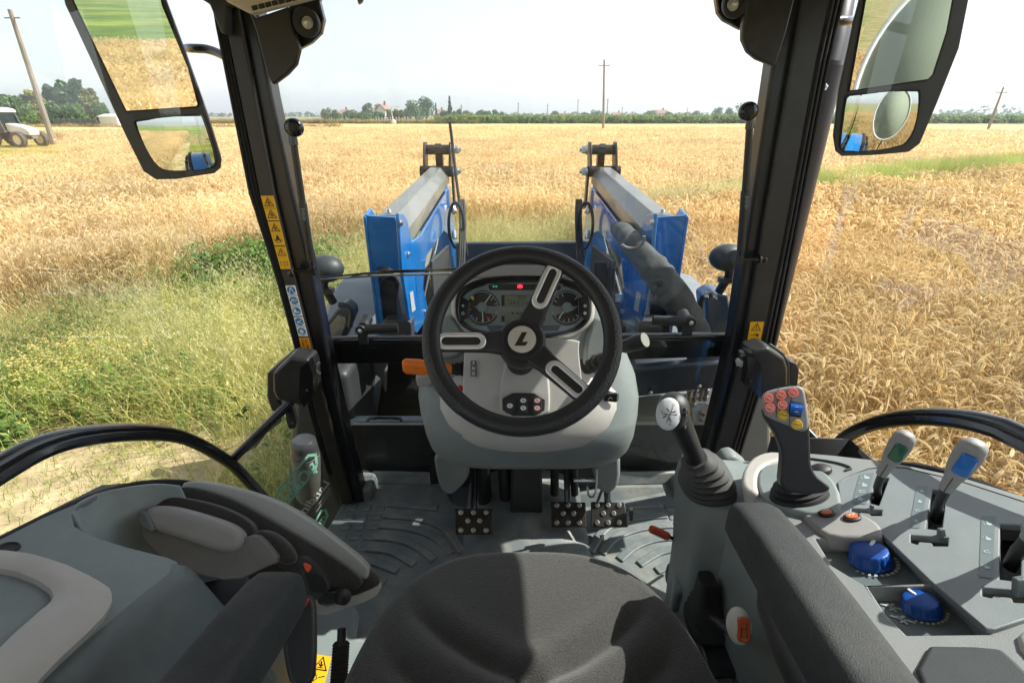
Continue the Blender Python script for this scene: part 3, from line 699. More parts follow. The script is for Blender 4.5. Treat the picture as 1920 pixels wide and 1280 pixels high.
# short concrete fence posts
fp = mat('pale_concrete', lin((196, 196, 188)), .9, var=.1)
first = None
for i in range(12):
    px = 705 + i * 5.4; x = P(px, 222, y=101).x
    if first is None:
        mb = MB(); mb.box((x, 101, GZ + .95), (.16, .12, 1.9)); first = mb.build('fence_post', fp, None, bevel=.02, label='pale concrete fence post in the row along the dry reeds', cat='post', group='row of pale far fence posts', origin=(x, 101, GZ))
    else:
        c = first.copy(); COL.objects.link(c); c.location = (x, 101, GZ + random.uniform(-.1, .05))
# white box on a stake
x = P(738, 222, y=98).x; root = empty('marker_post', (x, 98, GZ), label='thin pale post with a rounded white box at its foot, at the barley edge', cat='post')
mb = MB(); mb.tube([(x - .1, 98, GZ), (x - .3, 98, 1.1), (x + 1.2, 98, 1.3)], .09, 6); mb.build('stake', fp, root)
mb = MB(); mb.ball((x, 97.9, -1.3), (.45, .35, .4), 10); mb.build('white_box', white, root)
# shed and dark fence behind the left trees
d = P(196, 218, y=84); root = empty('shed', (d.x, 84, GZ), label='bright white low shed at the right end of the left trees', cat='shed')
mb = MB(); mb.box((d.x, 86, GZ + 1.0), (2.8, 3, 2.0)); mb.build('wall', white, root); mb = MB(); mb.prism([(d.x - 1.5, 84.2, GZ + 2.0), (d.x - 1.5, 87.8, GZ + 2.0), (d.x - 1.5, 86, GZ + 2.4)], (3.0, 0, 0)); mb.build('roof', fp, root)
a = P(100, 222, y=80); b = P(180, 222, y=80)
root = empty('mesh_fence', ((a.x + b.x) / 2, 80, GZ), label='dark green mesh fence in front of the left trees', cat='fence')
mb = MB(); mb.box(((a.x + b.x) / 2, 80, GZ + .9), (b.x - a.x, .04, 1.7)); mb.build('panel', mat('dark_mesh', lin((86, 92, 86)), .8, var=.2), root)
for i in range(9): mb = MB(); mb.box((a.x + (b.x - a.x) * i / 8, 79.9, GZ + .95), (.1, .1, 1.9)); mb.build('post', mat('dark_mesh', (0, 0, 0)), root)
rd = []
a = P(30, 228, y=72); 
for i in range(120): rd.append((-95 + i * .6, 74 + random.uniform(-.8, .8), GZ, random.uniform(.55, .75), 0))
scatter('dry_hedge', [(herb(50, 1.0, 1.75, .3, 0), [dry])], rd, kind='stuff', label='low strip of dry brown growth in front of the mesh fence')
# ---- small white tractor at the left edge, front to the right
def white_tractor():
    o = P(22, 268, y=42.0); ox, oy = o.x, 42.0; K = 1.2
    # heading: along +x and slightly towards us
    root = empty('white_tractor', (ox, oy, GZ), label='small white tractor with a grey cab parked by the leaning pole', cat='tractor')
    wp = mat('white_paint', lin((236, 234, 226)), .35, var=.03, coat=.3); gm = mat('grey_chassis', lin((92, 96, 94)), .6, var=.2)
    rim = mat('cream_rim', lin((226, 214, 178)), .5); tyre = mat('dusty_tyre', lin((92, 92, 86)), .85, var=.2)
    cabg = glassmat('cab_glass_dark', (.35, .42, .4)); M = rotz(R(-6))
    def W(x, y, z): v = M @ Vector((x, y, 0)); return Vector((ox + v.x * K, oy + v.y * K, GZ + z * K))
    ax = M @ Vector((0, 1, 0))
    def wheel(x, y, r, w, s):
        c = W(x, y, r); r *= K; w *= K; p = empty('wheel', c, root); mb = MB()
        mb.lathe([(r * .62, -w / 2), (r * .93, -w / 2), (r, -w * .35), (r, w * .35), (r * .93, w / 2), (r * .62, w / 2), (r * .6, 0), (r * .62, -w / 2)], c, ax, 40, cap=False)
        for k in range(22):
            a = 2 * math.pi * k / 22
            for q in (-1, 1):
                u = M @ Vector((math.cos(a), 0, 0)); u.z = math.sin(a); tt = M @ Vector((-math.sin(a), 0, 0)); tt.z = math.cos(a)
                cc = c + u * (r + .015) + ax * q * w * .24; M3 = Matrix((tt, ax, u)).transposed() @ Matrix.Rotation(q * .6, 3, 'Z')
                mb.box(cc, (.05, w * .5, .05), M3)
        mb.build('tyre', tyre, p); mb = MB()
        mb.lathe([(r * .1, -w * .3), (r * .25, -w * .32), (r * .3, -w * .12), (r * .5, -w * .1), (r * .61, -w * .42), (r * .66, -w * .46), (r * .66, w * .4), (r * .1, w * .4)], c, ax, 32); mb.build('rim', rim, p)
    for y in (-.78, .78): wheel(-.55, y, .72, .38, 1); wheel(1.45, y * .95, .46, .28, 1)
    for y in (-.78, .78):
        mb = MB(); pts = []
        for k in range(9): a = R(20 + 150 * k / 8); pts.append((-.55 + .8 * math.cos(a), .72 + .8 * math.sin(a)))
        mb.prism([W(a, y - .25, b) for a, b in pts] + [W(-.55 + .72 * (a + .55) / .8, y - .25, .72 + (b - .72) * .9) for a, b in pts[::-1]], ax * .6); mb.build('fender', gm, root)
    mb = MB(); mb.prism([W(a, -.34, b) for a, b in [(.42, .95), (.42, 1.42), (.9, 1.36), (1.5, 1.22), (1.85, 1.08), (1.95, .9), (1.9, .72), (.9, .8)]], ax * .82); mb.build('hood', wp, root, bevel=.05)
    mb = MB(); mb.prism([W(a, -.2, b) for a, b in [(-.9, .55), (-.9, .95), (1.8, .85), (1.9, .5), (.4, .45)]], ax * .48); mb.build('chassis', gm, root, bevel=.03)
    mb = MB(); mb.prism([W(a, -.6, b) for a, b in [(-1.15, .95), (-1.1, 1.05), (.45, 1.0), (.5, .9), (-.1, .8)]], ax * 1.44); mb.build('cab_floor', gm, root)
    for q in [(-1.1, 1.0, -1.0, 2.1), (-.3, 1.4, -.32, 2.1), (.5, .95, .28, 2.1)]:
        for y in (-.62, .58): mb = MB(); mb.prism([W(q[0], y, q[1]), W(q[0] + .07, y, q[1]), W(q[2] + .07, y, q[3]), W(q[2], y, q[3])], ax * .06); mb.build('pillar', gm, root)
    mb = MB(); mb.prism([W(a, -.6, b) for a, b in [(-1.02, 1.1), (.44, 1.1), (.26, 2.08), (-.98, 2.08)]], ax * 1.44); mb.build('window', cabg, root)
    mb = MB(); mb.prism([W(a, -.7, b) for a, b in [(-1.1, 2.08), (-1.05, 2.25), (-.75, 2.36), (-.1, 2.36), (.3, 2.26), (.42, 2.12), (.4, 2.06)]], ax * 1.68); mb.build('roof', wp, root, bevel=.05)
    mb = MB(); mb.tube([W(-.35, 0, .95), W(-.5, 0, 1.35), W(-.55, 0, 1.75)], [.22, .2, .08], 10); mb.build('seat', gm, root)
white_tractor()
# ================================================================== OUR TRACTOR: cab
def lerp_path(pts, v):
    for a, b in zip(pts, pts[1:]):
        if a[0] <= v <= b[0]:
            f = (v - a[0]) / (b[0] - a[0]); return a[1] + (b[1] - a[1]) * f
    return pts[0][1] if v < pts[0][0] else pts[-1][1]
def resample(pts, n):
    pts = [Vector(p) for p in pts]; m = len(pts); seg = [(pts[(i + 1) % m] - pts[i]).length for i in range(m)]; tot = sum(seg); out = []
    for k in range(n):
        d = tot * k / n; i = 0
        while d > seg[i]: d -= seg[i]; i += 1
        out.append(pts[i].lerp(pts[(i + 1) % m], d / seg[i]))
    return out
def plate_holes(mb, outer, holes, vec):
    """flat plate with real openings"""
    bm = mb.bm; vec = Vector(vec); loops = []
    for lp in [outer] + holes:
        v = [bm.verts.new(p) for p in lp]; loops.append(v)
    edges = []
    for v in loops:
        for i in range(len(v)): edges.append(bm.edges.new((v[i], v[(i + 1) % len(v)])))
    r = bmesh.ops.triangle_fill(bm, edges=edges, use_beauty=True, use_dissolve=False)
    tri = [f for f in r['geom'] if isinstance(f, bmesh.types.BMFace)]
    mp = {}
    for v in [x for l in loops for x in l]: mp[v] = bm.verts.new(v.co + vec)
    for f in tri: f.material_index = mb.mi; mb.face([mp[v] for v in f.verts][::-1])
    for v in loops:
        for i in range(len(v)): mb.face([v[i], v[(i + 1) % len(v)], mp[v[(i + 1) % len(v)]], mp[v[i]]])
def bolt(mb, c, n, r=.009, h=.007):
    n = Vector(n).normalized(); c = Vector(c)
    mb.lathe([(r * 1.45, 0), (r * 1.45, h * .25), (r * 1.4, h * .3)], c, n, 16); mb.lathe([(r, h * .3), (r, h), (r * .85, h * 1.15)], c, n, 6); mb.lathe([(r * .55, h * 1.1), (r * .55, h * 1.9), (r * .4, h * 2)], c, n, 12)
TR = empty('tractor', (.035, .9, GZ), label='blue utility tractor seen from inside its cab, with grey dashboard, black pillars and seat', cat='tractor')
def part(name, **k): o = empty(name, (.035, .9, 0), TR, **k); return o
Yn = (0, -1, 0)
cab = None
# --- frame: crossbar under the windscreen, pillars are its sub-parts
mb = MB(); y0 = 1.42
mb.tube(smooth_open([P(596, 662, y=y0), P(600, 643, y=y0), P(622, 637, y=y0), P(800, 636, y=y0), P(1165, 632, y=y0), P(1362, 630, y=y0), P(1380, 635, y=y0), P(1386, 655, y=y0)], 2), .0135, 14)
mb.prism([P(600, 642, y=y0 + .01), P(1380, 636, y=y0 + .01), P(1366, 668, y=y0 + .01), P(1180, 674, y=y0 + .01), P(800, 680, y=y0 + .01), P(608, 682, y=y0 + .01)], (0, .04, 0))
for a, b in ((675, 650), (702, 650), (1272, 640), (1298, 640)): mb.lathe([(.005, 0), (.005, .004)], P(a, b, y=y0 + .008), Yn, 8)
cab = mb.build('cab_frame', blackm, TR, bevel=.003)
def col_strip(L, Rr, y, dy, name, m, rows=(-70, 0, 60, 120, 180, 240, 300, 366, 430, 500, 570, 635, 710, 787, 860, 945), bev=.004, par=None, dxr=0.0):
    mb = MB(); lo = min(max(L[0][0], Rr[0][0]), 0) if 0 else max(L[0][0], Rr[0][0]); hi = min(L[-1][0], Rr[-1][0])
    rings = []
    for r in [q for q in rows if lo <= q <= hi]:
        a = P(lerp_path(L, r), r, y=y); b = P(lerp_path(Rr, r), r, y=y); v = Vector((0, dy, 0)); rings.append([a, b, b + v, a + v])
    mb.loft(rings); return mb.build(name, m, par or cab, bevel=bev, smooth=40)
LO = [(-70, 386), (34, 402), (366, 467), (500, 512), (635, 549), (787, 582), (945, 632)]
LA = [(-70, 404), (34, 420), (366, 487), (500, 524), (635, 560), (787, 594), (945, 640)]
LB = [(-70, 431), (34, 450), (366, 514), (500, 546), (635, 580), (787, 618), (945, 662)]
LC = [(-70, 466), (160, 505), (366, 550), (500, 582), (635, 609), (787, 643), (905, 672), (945, 684)]
darkb = mat('pillar_brown_black', (.028, .025, .022), .42, var=.1, bump=.1, bs=500)
pilb = mat('pillar_gloss', (.014, .015, .018), .32, var=.15, coat=.15)
p1 = col_strip(LA, LB, 1.335, .06, 'pillar', darkb)
mb = MB()
col_strip(LB, LC, 1.352, .06, 'pillar', pilb, bev=.009)
def seals(L, Rr, y, k=3, w=.0045):
    for i in range(k):
        mb = MB(); pts = []
        for r in range(-70, 946, 60):
            f = (i + .5) / k; x = lerp_path(L, r) * (1 - f) + lerp_path(Rr, r) * f; pts.append(P(x, r, y=y + .004 * i))
        mb.tube(pts, w, 8); mb.build('door_seal', rubber, cab)
    col_strip(L, Rr, y + .012, .03, 'seal_channel', blacks, bev=0)
seals(LO, LA, 1.335)
RA = [(-70, 1477), (120, 1449), (430, 1403), (645, 1371), (850, 1322), (945, 1300)]
RB = [(-70, 1518), (120, 1484), (430, 1430), (645, 1394), (850, 1340), (945, 1318)]
RC = [(-70, 1572), (120, 1531), (430, 1474), (645, 1430), (850, 1370), (945, 1346)]
RD = [(-70, 1600), (120, 1556), (430, 1497), (645, 1456), (850, 1390), (945, 1364)]
col_strip(RA, RB, 1.352, .06, 'pillar', pilb, bev=.009); col_strip(RB, RC, 1.335, .06, 'pillar', blacks); seals(RC, RD, 1.335)
# rear of the cab (seen only from other places and in the mirrors): rear pillars, roof rails
mb = MB()
for x in (-.76, .83):
    mb = MB(); mb.tube([(x, -.75, -1.0), (x, -.72, -.3), (x * .97, -.66, .3)], .035, 10); mb.build('rear_pillar', blackm, cab)
    mb = MB(); mb.tube([(x * .93, 1.36, .30), (x * .97, .3, .33), (x * .97, -.66, .32)], .03, 10); mb.build('roof_rail', blackm, cab)
# corner brackets with the sun-blind rollers
def corner(poly1, poly2, disc, nut, s):
    mb = MB(); mb.prism([P(a, b, y=1.27) for a, b in poly1], (0, .02, 0)); g = mb.build('corner_bracket', darkb if s < 0 else blacks, cab, bevel=.004)
    mb = MB(); mb.prism([P(a, b, y=1.31) for a, b in poly2], (0, .02, 0)); mb.build('bracket_plate', blackm, cab, bevel=.003)
    c = P(*disc, y=1.29); mb = MB(); mb.lathe([(.027, 0), (.029, .008), (.029, .016), (.027, .019), (.012, .019), (.011, .017)], c, Yn, 32); mb.build('round_cap', blackp, cab)
    mb = MB(); bolt(mb, P(*nut, y=1.268), Yn, .0085, .007); mb.build('bolt', steel, cab)
corner([(462, 10), (478, 34), (541, 12), (548, 55), (561, 91), (554, 121), (537, 140), (511, 159), (500, 140), (480, 60)], [(541, 12), (548, -40), (640, -60), (598, 0), (607, 36), (601, 62), (583, 80), (560, 92), (550, 60)], (578, 44), (577, 43), -1)
corner([(1400, -40), (1400, 8), (1393, 50), (1393, 74), (1403, 97), (1420, 111), (1454, 125), (1475, 60), (1500, -40)], [(1340, -60), (1343, 0), (1347, 24), (1358, 38), (1392, 56), (1402, 20), (1404, -40)], (1376, 8), (1374, 9), 1)
# frit dots on the glass round the brackets
mb = MB()
for j in range(3):
    for i in range(26):
        f = i / 25; x = 607 + j * 3 - 46 * max(0, f - .45) / .55; yy = 5 + 85 * f if f > .45 else 5 + 85 * f
        c = P(x + 2, yy + j * 1.2, y=1.40); mb.lathe([(.0013 - .0003 * j, 0), (.0013 - .0003 * j, .0006)], c, Yn, 6)
        f2 = i / 25; c = P(1340 - j * 2.5 + 52 * max(0, f2 - .25) / .75, 5 + 52 * f2 + j * 2, y=1.40); mb.lathe([(.0013 - .0003 * j, 0), (.0013 - .0003 * j, .0006)], c, Yn, 6)
# roof with lining
XLL, XRR = -.80, .845
mb = MB()
mb.prism([(-.80, -.72, .31), (.87, -.72, .31), (.87, 1.34, .31), (-.80, 1.34, .31)], (0, 0, .06))
roof = mb.build('roof', mat('cream_lining', lin((206, 198, 186)), .8, var=.04, bump=.3, bs=600), TR, bevel=.01)
mb = MB(); mb.prism([(-.86, -.80, .372), (.93, -.80, .372), (.93, 1.42, .372), (-.86, 1.42, .372)], (0, 0, .09), .95); mb.build('roof_skin', blue, roof, bevel=.015)
for x in (XLL, XRR): mb = MB(); mb.prism([(x, -.66, .185), (x, .84, .185), (x, 1.06, .235), (x, 1.28, .31), (x, -.66, .31)], (.02, 0, 0)); mb.build('shade_header', blackp, roof, bevel=.006)  # headers added out of view; lower edge set to bound sun on the seat
mb = MB(); o = [P(a, b, y=1.235) for a, b in ((405, -50), (421, 2), (467, 26), (556, 3), (604, -10), (604, -50))]
mb.prism(o, (0, .03, 0)); vt = mb.build('vent_panel', MC['cream_lining'], roof, bevel=.006)
for i in range(7):
    mb = MB(); a = P(478 + i * 12.5, 15 - i * 3.0, y=1.234); mb.box(a, (.012, .003, .008), Matrix.Rotation(R(-14), 3, 'Y')); mb.build('vent_slot', blackp, roof)
mb = MB(); mb.prism([P(a, b, y=1.30) for a, b in ((372, -40), (372, -4), (392, 8), (414, 62), (424, 66), (424, 10), (470, 20), (475, -40))], (0, .03, 0)); mb.build('header_bracket', blacks, cab, bevel=.004)
mb = MB(); mb.prism([P(668, -6, y=1.35), P(660, -30, y=1.35), P(690, -30, y=1.35), P(678, 4, y=1.35), P(672, 8, y=1.35)], (0, .01, 0)); mb.build('wiper_nozzle', lgrey, cab)
# --- glass
def pane(name, pts, m=glass, par=TR): mb = MB(); mb.poly(pts); return mb.build(name, m, par)
ws = pane('windscreen', [P(560, 655, y=1.41), P(1400, 650, y=1.41), (.74, 1.41, .36), (-.68, 1.41, .36)])
lw1 = pane('lower_window', [P(606, 676, y=1.44), P(806, 676, y=1.44), P(812, 895, y=1.44), P(668, 895, y=1.44)])
lw2 = pane('lower_window', [P(1170, 670, y=1.44), P(1366, 664, y=1.44), P(1322, 890, y=1.44), P(1160, 890, y=1.44)])
XL, XR = -.79, .85
sgl = pane('side_window', [(XL, -.66, -1.1), (XL, .9, -1.1), (XL, 1.06, -.86), (XL, 1.24, -.62), (XL, 1.33, .31), (XL, -.66, .31)], glassmat('side_glass', (.93, .965, .95), 1.0, .025))
sgr = pane('side_window', [(XR, -.66, -1.1), (XR, 1.30, -1.24), (XR, 1.33, .31), (XR, -.66, .31)], MC['side_glass'])
pane('rear_window', [(-.74, -.72, -.45), (.81, -.72, -.45), (.81, -.72, .3), (-.74, -.72, .3)])
LGa, LGb, LGc = P(632, 950, y=1.325), P(585, 790, y=1.325), P(437, 865, x=-.775)
lgn = (LGb - LGa).cross(LGc - LGa).normalized(); lgn = lgn if lgn.dot(-LGa) > 0 else -lgn
LGP = Pl(LGa, lgn)
pane('lower_door_window', LGP.px([(439, 868), (552, 745), (575, 760), (585, 790), (632, 950), (640, 1010), (560, 1030), (520, 968), (496, 935), (467, 903)]), MC['side_glass'])
# --- door frames: the curved lower tube, strut and latch box
def door(side):
    X = XL + .012 if side < 0 else XR - .012
    if side < 0: arc = [(0, 868), (81, 828), (163, 811), (244, 806), (317, 810), (366, 828), (406, 850), (439, 872), (467, 903), (496, 935), (520, 968)]
    else: arc = [(1548, 862), (1565, 838), (1592, 813), (1637, 793), (1682, 782), (1728, 778), (1773, 778), (1841, 786), (1920, 810)]
    pts = [P(a, b, x=X) for a, b in arc]
    if side < 0: pts = [Vector((X, -.1, -.62)), Vector((X, .2, -.46))] + pts
    else: pts = pts + [Vector((X, .2, -.44)), Vector((X, -.1, -.6))]
    mb = MB(); pts = smooth_open(pts, 2); mb.tube(pts, .0155, 12); mb.tube([p + Vector((-.012 if side > 0 else .012, 0, -.012)) for p in pts], .011, 8)
    d = mb.build('door_frame', blackm, TR)
    if side < 0:
        a, b = P(437, 860, x=X), P(556, 742, y=1.235)
        mb = MB(); mb.tube([a, b], .0125, 12); mb.build('strut', blackm, d)
        mb = MB(); q = [P(455, 852, y=1.17), P(462, 838, y=1.19), P(526, 776, y=1.24), P(528, 790, y=1.24), P(500, 812, y=1.22), P(480, 838, y=1.19)]; mb.prism(q, (0, .004, 0)); mb.build('door_bracket', lgrey, d, bevel=.001)
        mb = MB(); mb.prism([P(a, b, y=1.25) for a, b in ((500, 700), (540, 666), (548, 668), (515, 705), (524, 755), (540, 770), (530, 782), (508, 770), (500, 745))], (0, .05, 0)); mb.build('latch_cover', blackp, d, bevel=.006)
        mb = MB(); mb.prism([P(a, b, y=1.20) for a, b in ((510, 700), (543, 669), (578, 675), (584, 692), (587, 733), (568, 762), (520, 751), (511, 735))], (0, .07, 0)); lb = mb.build('latch_box', blacks, d, bevel=.008)
        mb = MB(); mb.prism([P(a, b, y=1.19) for a, b in ((562, 688), (578, 677), (586, 700), (588, 735), (570, 764), (560, 745))], (0, .03, 0)); bolt(mb, P(577, 731, y=1.188), Yn, .004, .004); mb.build('latch_plate', blackm, d, bevel=.002)
        mb = MB()
        for i in range(4): mb.lathe([(.009, 0), (.0095, .004), (.009, .006)], P(590, 686 + i * 0, y=1.24) + Vector((0, .006 * i, 0)), (.4, -.9, .1), 18)
        mb.tube([P(578, 682, y=1.22), P(600, 700, y=1.24)], .004, 8); mb.build('hinge_pin', steel, d)
        mb = MB(); mb.prism([P(a, b, y=1.27) for a, b in ((534, 762), (548, 762), (556, 790), (553, 802), (542, 804), (537, 790))], (0, .015, 0)); bolt(mb, P(548, 793, y=1.268), Yn, .0035, .003); mb.build('hinge_tab', blacks, d, bevel=.002)
    else:
        a, b = P(1552, 850, x=X), P(1435, 728, y=1.235)
        mb = MB(); mb.tube([a, b], .0125, 12); mb.build('strut', blackm, d)
        mb = MB(); mb.prism([P(a, b, y=1.25) for a, b in ((1436, 650), (1447, 645), (1470, 662), (1481, 680), (1482, 740), (1470, 745))], (0, .012, 0)); mb.prism([P(a, b, y=1.27) for a, b in ((1480, 676), (1494, 682), (1499, 692), (1496, 725), (1480, 735))], (0, .04, 0)); mb.build('latch_cover', blackp, d, bevel=.004)
        mb = MB(); mb.prism([P(a, b, y=1.20) for a, b in ((1410, 658), (1441, 652), (1472, 672), (1478, 690), (1478, 725), (1430, 745), (1412, 735))], (0, .07, 0)); mb.build('latch_box', blacks, d, bevel=.008)
        mb = MB(); mb.prism([P(a, b, y=1.19) for a, b in ((1401, 660), (1414, 662), (1427, 685), (1428, 748), (1397, 722), (1402, 690))], (0, .03, 0)); bolt(mb, P(1405, 714, y=1.188), Yn, .004, .004); mb.build('latch_plate', blackm, d, bevel=.002)
        mb = MB()
        for i in range(4): mb.lathe([(.009, 0), (.0095, .004), (.009, .006)], P(1390, 681, y=1.24) + Vector((0, .006 * i, 0)), (-.4, -.9, .1), 18)
        mb.tube([P(1402, 676, y=1.22), P(1382, 684, y=1.24)], .004, 8); mb.box(P(1396, 662, y=1.23), (.03, .02, .012)); mb.build('hinge_pin', steel, d)
door(-1); door(1)
# --- gas struts
def gas(p0, p1, p2, s):
    a = P(*p0, y=1.335); b = P(*p1, y=1.335); mb = MB(); mb.tube([a, a.lerp(b, .5), a.lerp(b, .502), b], [.0085, .0085, .0105, .0105], 12); g = mb.build('gas_strut', blacks, TR)
    mb = MB(); u = (a - b).normalized(); mb.tube([a - u * .012, a + u * .02], [.011, .009], 12); mb.ball(a + u * .028 + Vector((.008 * s, -.004, 0)), (.024, .018, .022), 20); mb.build('ball_joint', blackm, g)
    mb = MB(); mb.lathe([(.012, 0), (.012, .004), (.009, .006), (.005, .006), (.004, .009)], a + u * .028 + Vector((.012 * s, -.018, 0)), (.25 * s, -1, 0), 18); mb.build('joint_cap', blackp, g)
    c = P(*p2, y=1.335); mb = MB(); mb.tube([b, c], [.005, .006], 8); mb.box(c, (.014, .012, .022)); mb.tube([c, c + Vector((-.045 * s, -.01, .004))], [.006, .006], 10); mb.lathe([(.013, 0), (.011, .006)], c + Vector((-.045 * s, -.01, .004)), (-s, 0, 0), 14); mb.build('bracket', blackm, g)
    mb = MB(); 
    for i in range(9): q = b.lerp(a, .36 + .012 * i); mb.box(q + Vector((.002, -.0105, 0)), (.005 + .003 * (i % 3), .0006, .002))
    mb.build('printed_label', mat('faint_grey_ink', lin((120, 128, 130)), .5), g)
gas((550, 262), (583, 488), (587, 508), 1); gas((1406, 232), (1389, 470), (1388, 486), -1)
# --- warning stickers on the pillars
def quadpl(L, Rr, r0, r1, y=1.3335, ins=0.06):
    def c(r, f): x = lerp_path(L, r) * (1 - f) + lerp_path(Rr, r) * f; return P(x, r, y=y)
    return c(r0, ins), c(r0, 1 - ins), c(r1, 1 - ins), c(r1, ins)
def sticker(corners, name, m, draw, label):
    a, b, c, d = corners; o = (a + b + c + d) / 4; r = ((b - a) + (c - d)) / 2; u = ((a - d) + (b - c)) / 2; n = r.cross(u).normalized()
    if n.y > 0: n = -n
    mb = MB(); mb.prism([p for p in corners], n * .0012); root = mb.build(name, m, TR, label=label)
    mb = MB(); draw(mb, o + n * .0018, r.normalized(), u.normalized(), r.length, u.length); mb.build('printed_symbol', inkm, root); return root
def line(mb, o, r, u, pts, w, closed=False):
    pts = [Vector(p) for p in pts]; n = len(pts); rr = range(n if closed else n - 1)
    for i in rr:
        a = pts[i]; b = pts[(i + 1) % n]; d = (b - a); L = d.length
        if L < 1e-9: continue
        d /= L; q = Vector((-d.y, d.x)) * w / 2; e = d * w / 2
        mb.poly([o + r * p.x + u * p.y for p in (a - q - e, b - q + e, b + q + e, a + q - e)])
def blob(mb, o, r, u, x, y, rad, sx=1, n=10): mb.poly([o + r * (x + rad * sx * a) + u * (y + rad * b) for a, b in circ(n)])
def tri_sym(mb, o, r, u, s, cy, inner):
    line(mb, o, r, u, [(-s, cy - s * .8), (s, cy - s * .8), (0, cy + s * .95)], s * .16, True)
    if inner == '!': line(mb, o, r, u, [(0, cy + s * .35), (0, cy - s * .2)], s * .17); blob(mb, o, r, u, 0, cy - s * .5, s * .12)
    else:
        line(mb, o, r, u, [(-s * .35, cy - s * .5), (s * .4, cy - s * .5)], s * .1); line(mb, o, r, u, [(-s * .3, cy + .0 * s), (.05 * s, cy - s * .35), (s * .3, cy - .1 * s)], s * .16); blob(mb, o, r, u, -.05 * s, cy + .25 * s, s * .14); line(mb, o, r, u, [(0, cy + .1 * s), (.15 * s, cy - .2 * s)], s * .2)
def d_two(mb, o, r, u, w, h):
    tri_sym(mb, o, r, u, w * .36, h * .24, 'x'); tri_sym(mb, o, r, u, w * .36, -h * .25, 'x'); line(mb, o, r, u, [(-w * .5, 0), (w * .5, 0)], w * .03)
def d_belt(mb, o, r, u, w, h):
    tri_sym(mb, o, r, u, w * .36, h * .24, 'x'); c = -h * .22; blob(mb, o, r, u, 0, c + w * .26, w * .08); mb.poly([o + r * a + u * (c + b) for a, b in ((-w * .2, -w * .12), (w * .2, -w * .12), (w * .1, w * .2), (-w * .1, w * .2))])
    line(mb, o, r, u, [(-w * .33, c - w * .1), (-w * .15, c - w * .2), (-w * .1, c - w * .32)], w * .07); line(mb, o, r, u, [(w * .33, c - w * .1), (w * .15, c - w * .2), (w * .1, c - w * .32)], w * .07)
def d_book(mb, o, r, u, w, h):
    tri_sym(mb, o, r, u, w * .36, h * .24, '!'); c = -h * .25; s = w * .32
    line(mb, o, r, u, [(-s, c - s * .5), (-s, c + s * .5), (0, c + s * .35), (s, c + s * .5), (s, c - s * .5), (0, c - s * .65)], w * .035, True); line(mb, o, r, u, [(0, c + s * .35), (0, c - s * .65)], w * .035)
def d_key(mb, o, r, u, w, h):
    tri_sym(mb, o, r, u, w * .33, h * .26, '!'); c = -h * .12; blob(mb, o, r, u, w * .18, c, w * .11); line(mb, o, r, u, [(-w * .3, c), (w * .1, c)], w * .05); line(mb, o, r, u, [(-w * .1, c + w * .13), (w * .1, c + w * .13)], w * .05)
    c = -h * .34; line(mb, o, r, u, [(-w * .34, c - w * .12), (w * .2, c - w * .12), (w * .34, c + w * .12), (-w * .2, c + w * .12)], w * .04, True); line(mb, o, r, u, [(-w * .15, c), (w * .15, c)], w * .08)
def d_txt(mb, o, r, u, w, h):
    add_text(mb, 'Category   2', o - r * w * .18, -u, r, w * .30, bold=.01); add_text(mb, 'Cat   ISO   1', o + r * w * .2, -u, r, w * .28, bold=.01)
sticker(quadpl(LA, LB, 367, 413), 'warning_sticker', yell, d_two, 'yellow sticker with two hazard triangles, topmost on the left pillar')
sticker(quadpl(LA, LB, 415, 460), 'warning_sticker', yell, d_belt, 'yellow sticker with hazard triangle and seated figure in the middle of the column')
sticker(quadpl(LA, LB, 462, 504), 'warning_sticker', yell, d_book, 'yellow sticker with exclamation triangle and open book')
def blue_sticker(r0, r1, k):
    a, b, c, d = quadpl(LA, LB, r0, r1, ins=.08); o = (a + b + c + d) / 4; r = ((b - a) + (c - d)) / 2; u = ((a - d) + (b - c)) / 2; w = r.length; r.normalize(); hh = u.length; u.normalize(); n = Vector(Yn)
    mb = MB(); mb.prism([a, b, c, d], n * .0012); root = mb.build('safety_sticker', white, TR)
    mb = MB(); mb.poly([o + n * .0017 + r * w * .43 * x + u * w * .43 * y for x, y in circ(28)]); g = mb.build('blue_disc', skyb, root)
    mb = MB(); q = o + n * .0024
    if k == 0: line(mb, q, r, u, [(-w * .2, -w * .25), (-w * .02, w * .3)], w * .1); line(mb, q, r, u, [(w * .25, -w * .25), (w * .02, w * .3)], w * .1)
    elif k == 1: blob(mb, q, r, u, -w * .05, 0, w * .2, 1.2); line(mb, q, r, u, [(-w * .3, -w * .15), (w * .28, w * .05)], w * .14)
    elif k == 2: mb.poly([q + r * w * x + u * w * y for x, y in ((-.3, -.2), (.3, -.2), (.3, -.08), (.0, .0), (-.05, .28), (-.25, .28))])
    elif k == 3: blob(mb, q, r, u, -w * .12, -w * .05, w * .13); line(mb, q, r, u, [(-.05 * w, .0), (w * .25, w * .22)], w * .08); line(mb, q, r, u, [(0, -.1 * w), (w * .25, -.12 * w)], w * .07)
    else: blob(mb, q, r, u, 0, w * .05, w * .22); line(mb, q, r, u, [(-.25 * w, -.25 * w), (.25 * w, -.22 * w)], w * .08)
    mb.build('white_symbol', white, root)
for k, (a, b) in enumerate(((535, 553), (554, 572), (573, 592), (594, 611), (612, 630))): blue_sticker(a, b, k)
sticker(quadpl(LA, LB, 633, 661), 'text_sticker', yello, d_txt, 'orange lettered sticker lowest on the left pillar')
sticker(quadpl(RB, RC, 603, 643, ins=.16), 'warning_sticker', yell, d_key, 'yellow sticker with exclamation triangle and key on the right pillar')
mb = MB()
for a, b in ((545, 514), (0, 0)):
    if a: bolt(mb, P(a, b, y=1.334), Yn, .006, .004)
bolt(mb, P(1434, 488, y=1.334), Yn, .006, .004); mb.build('pillar_screw', blackm, cab)
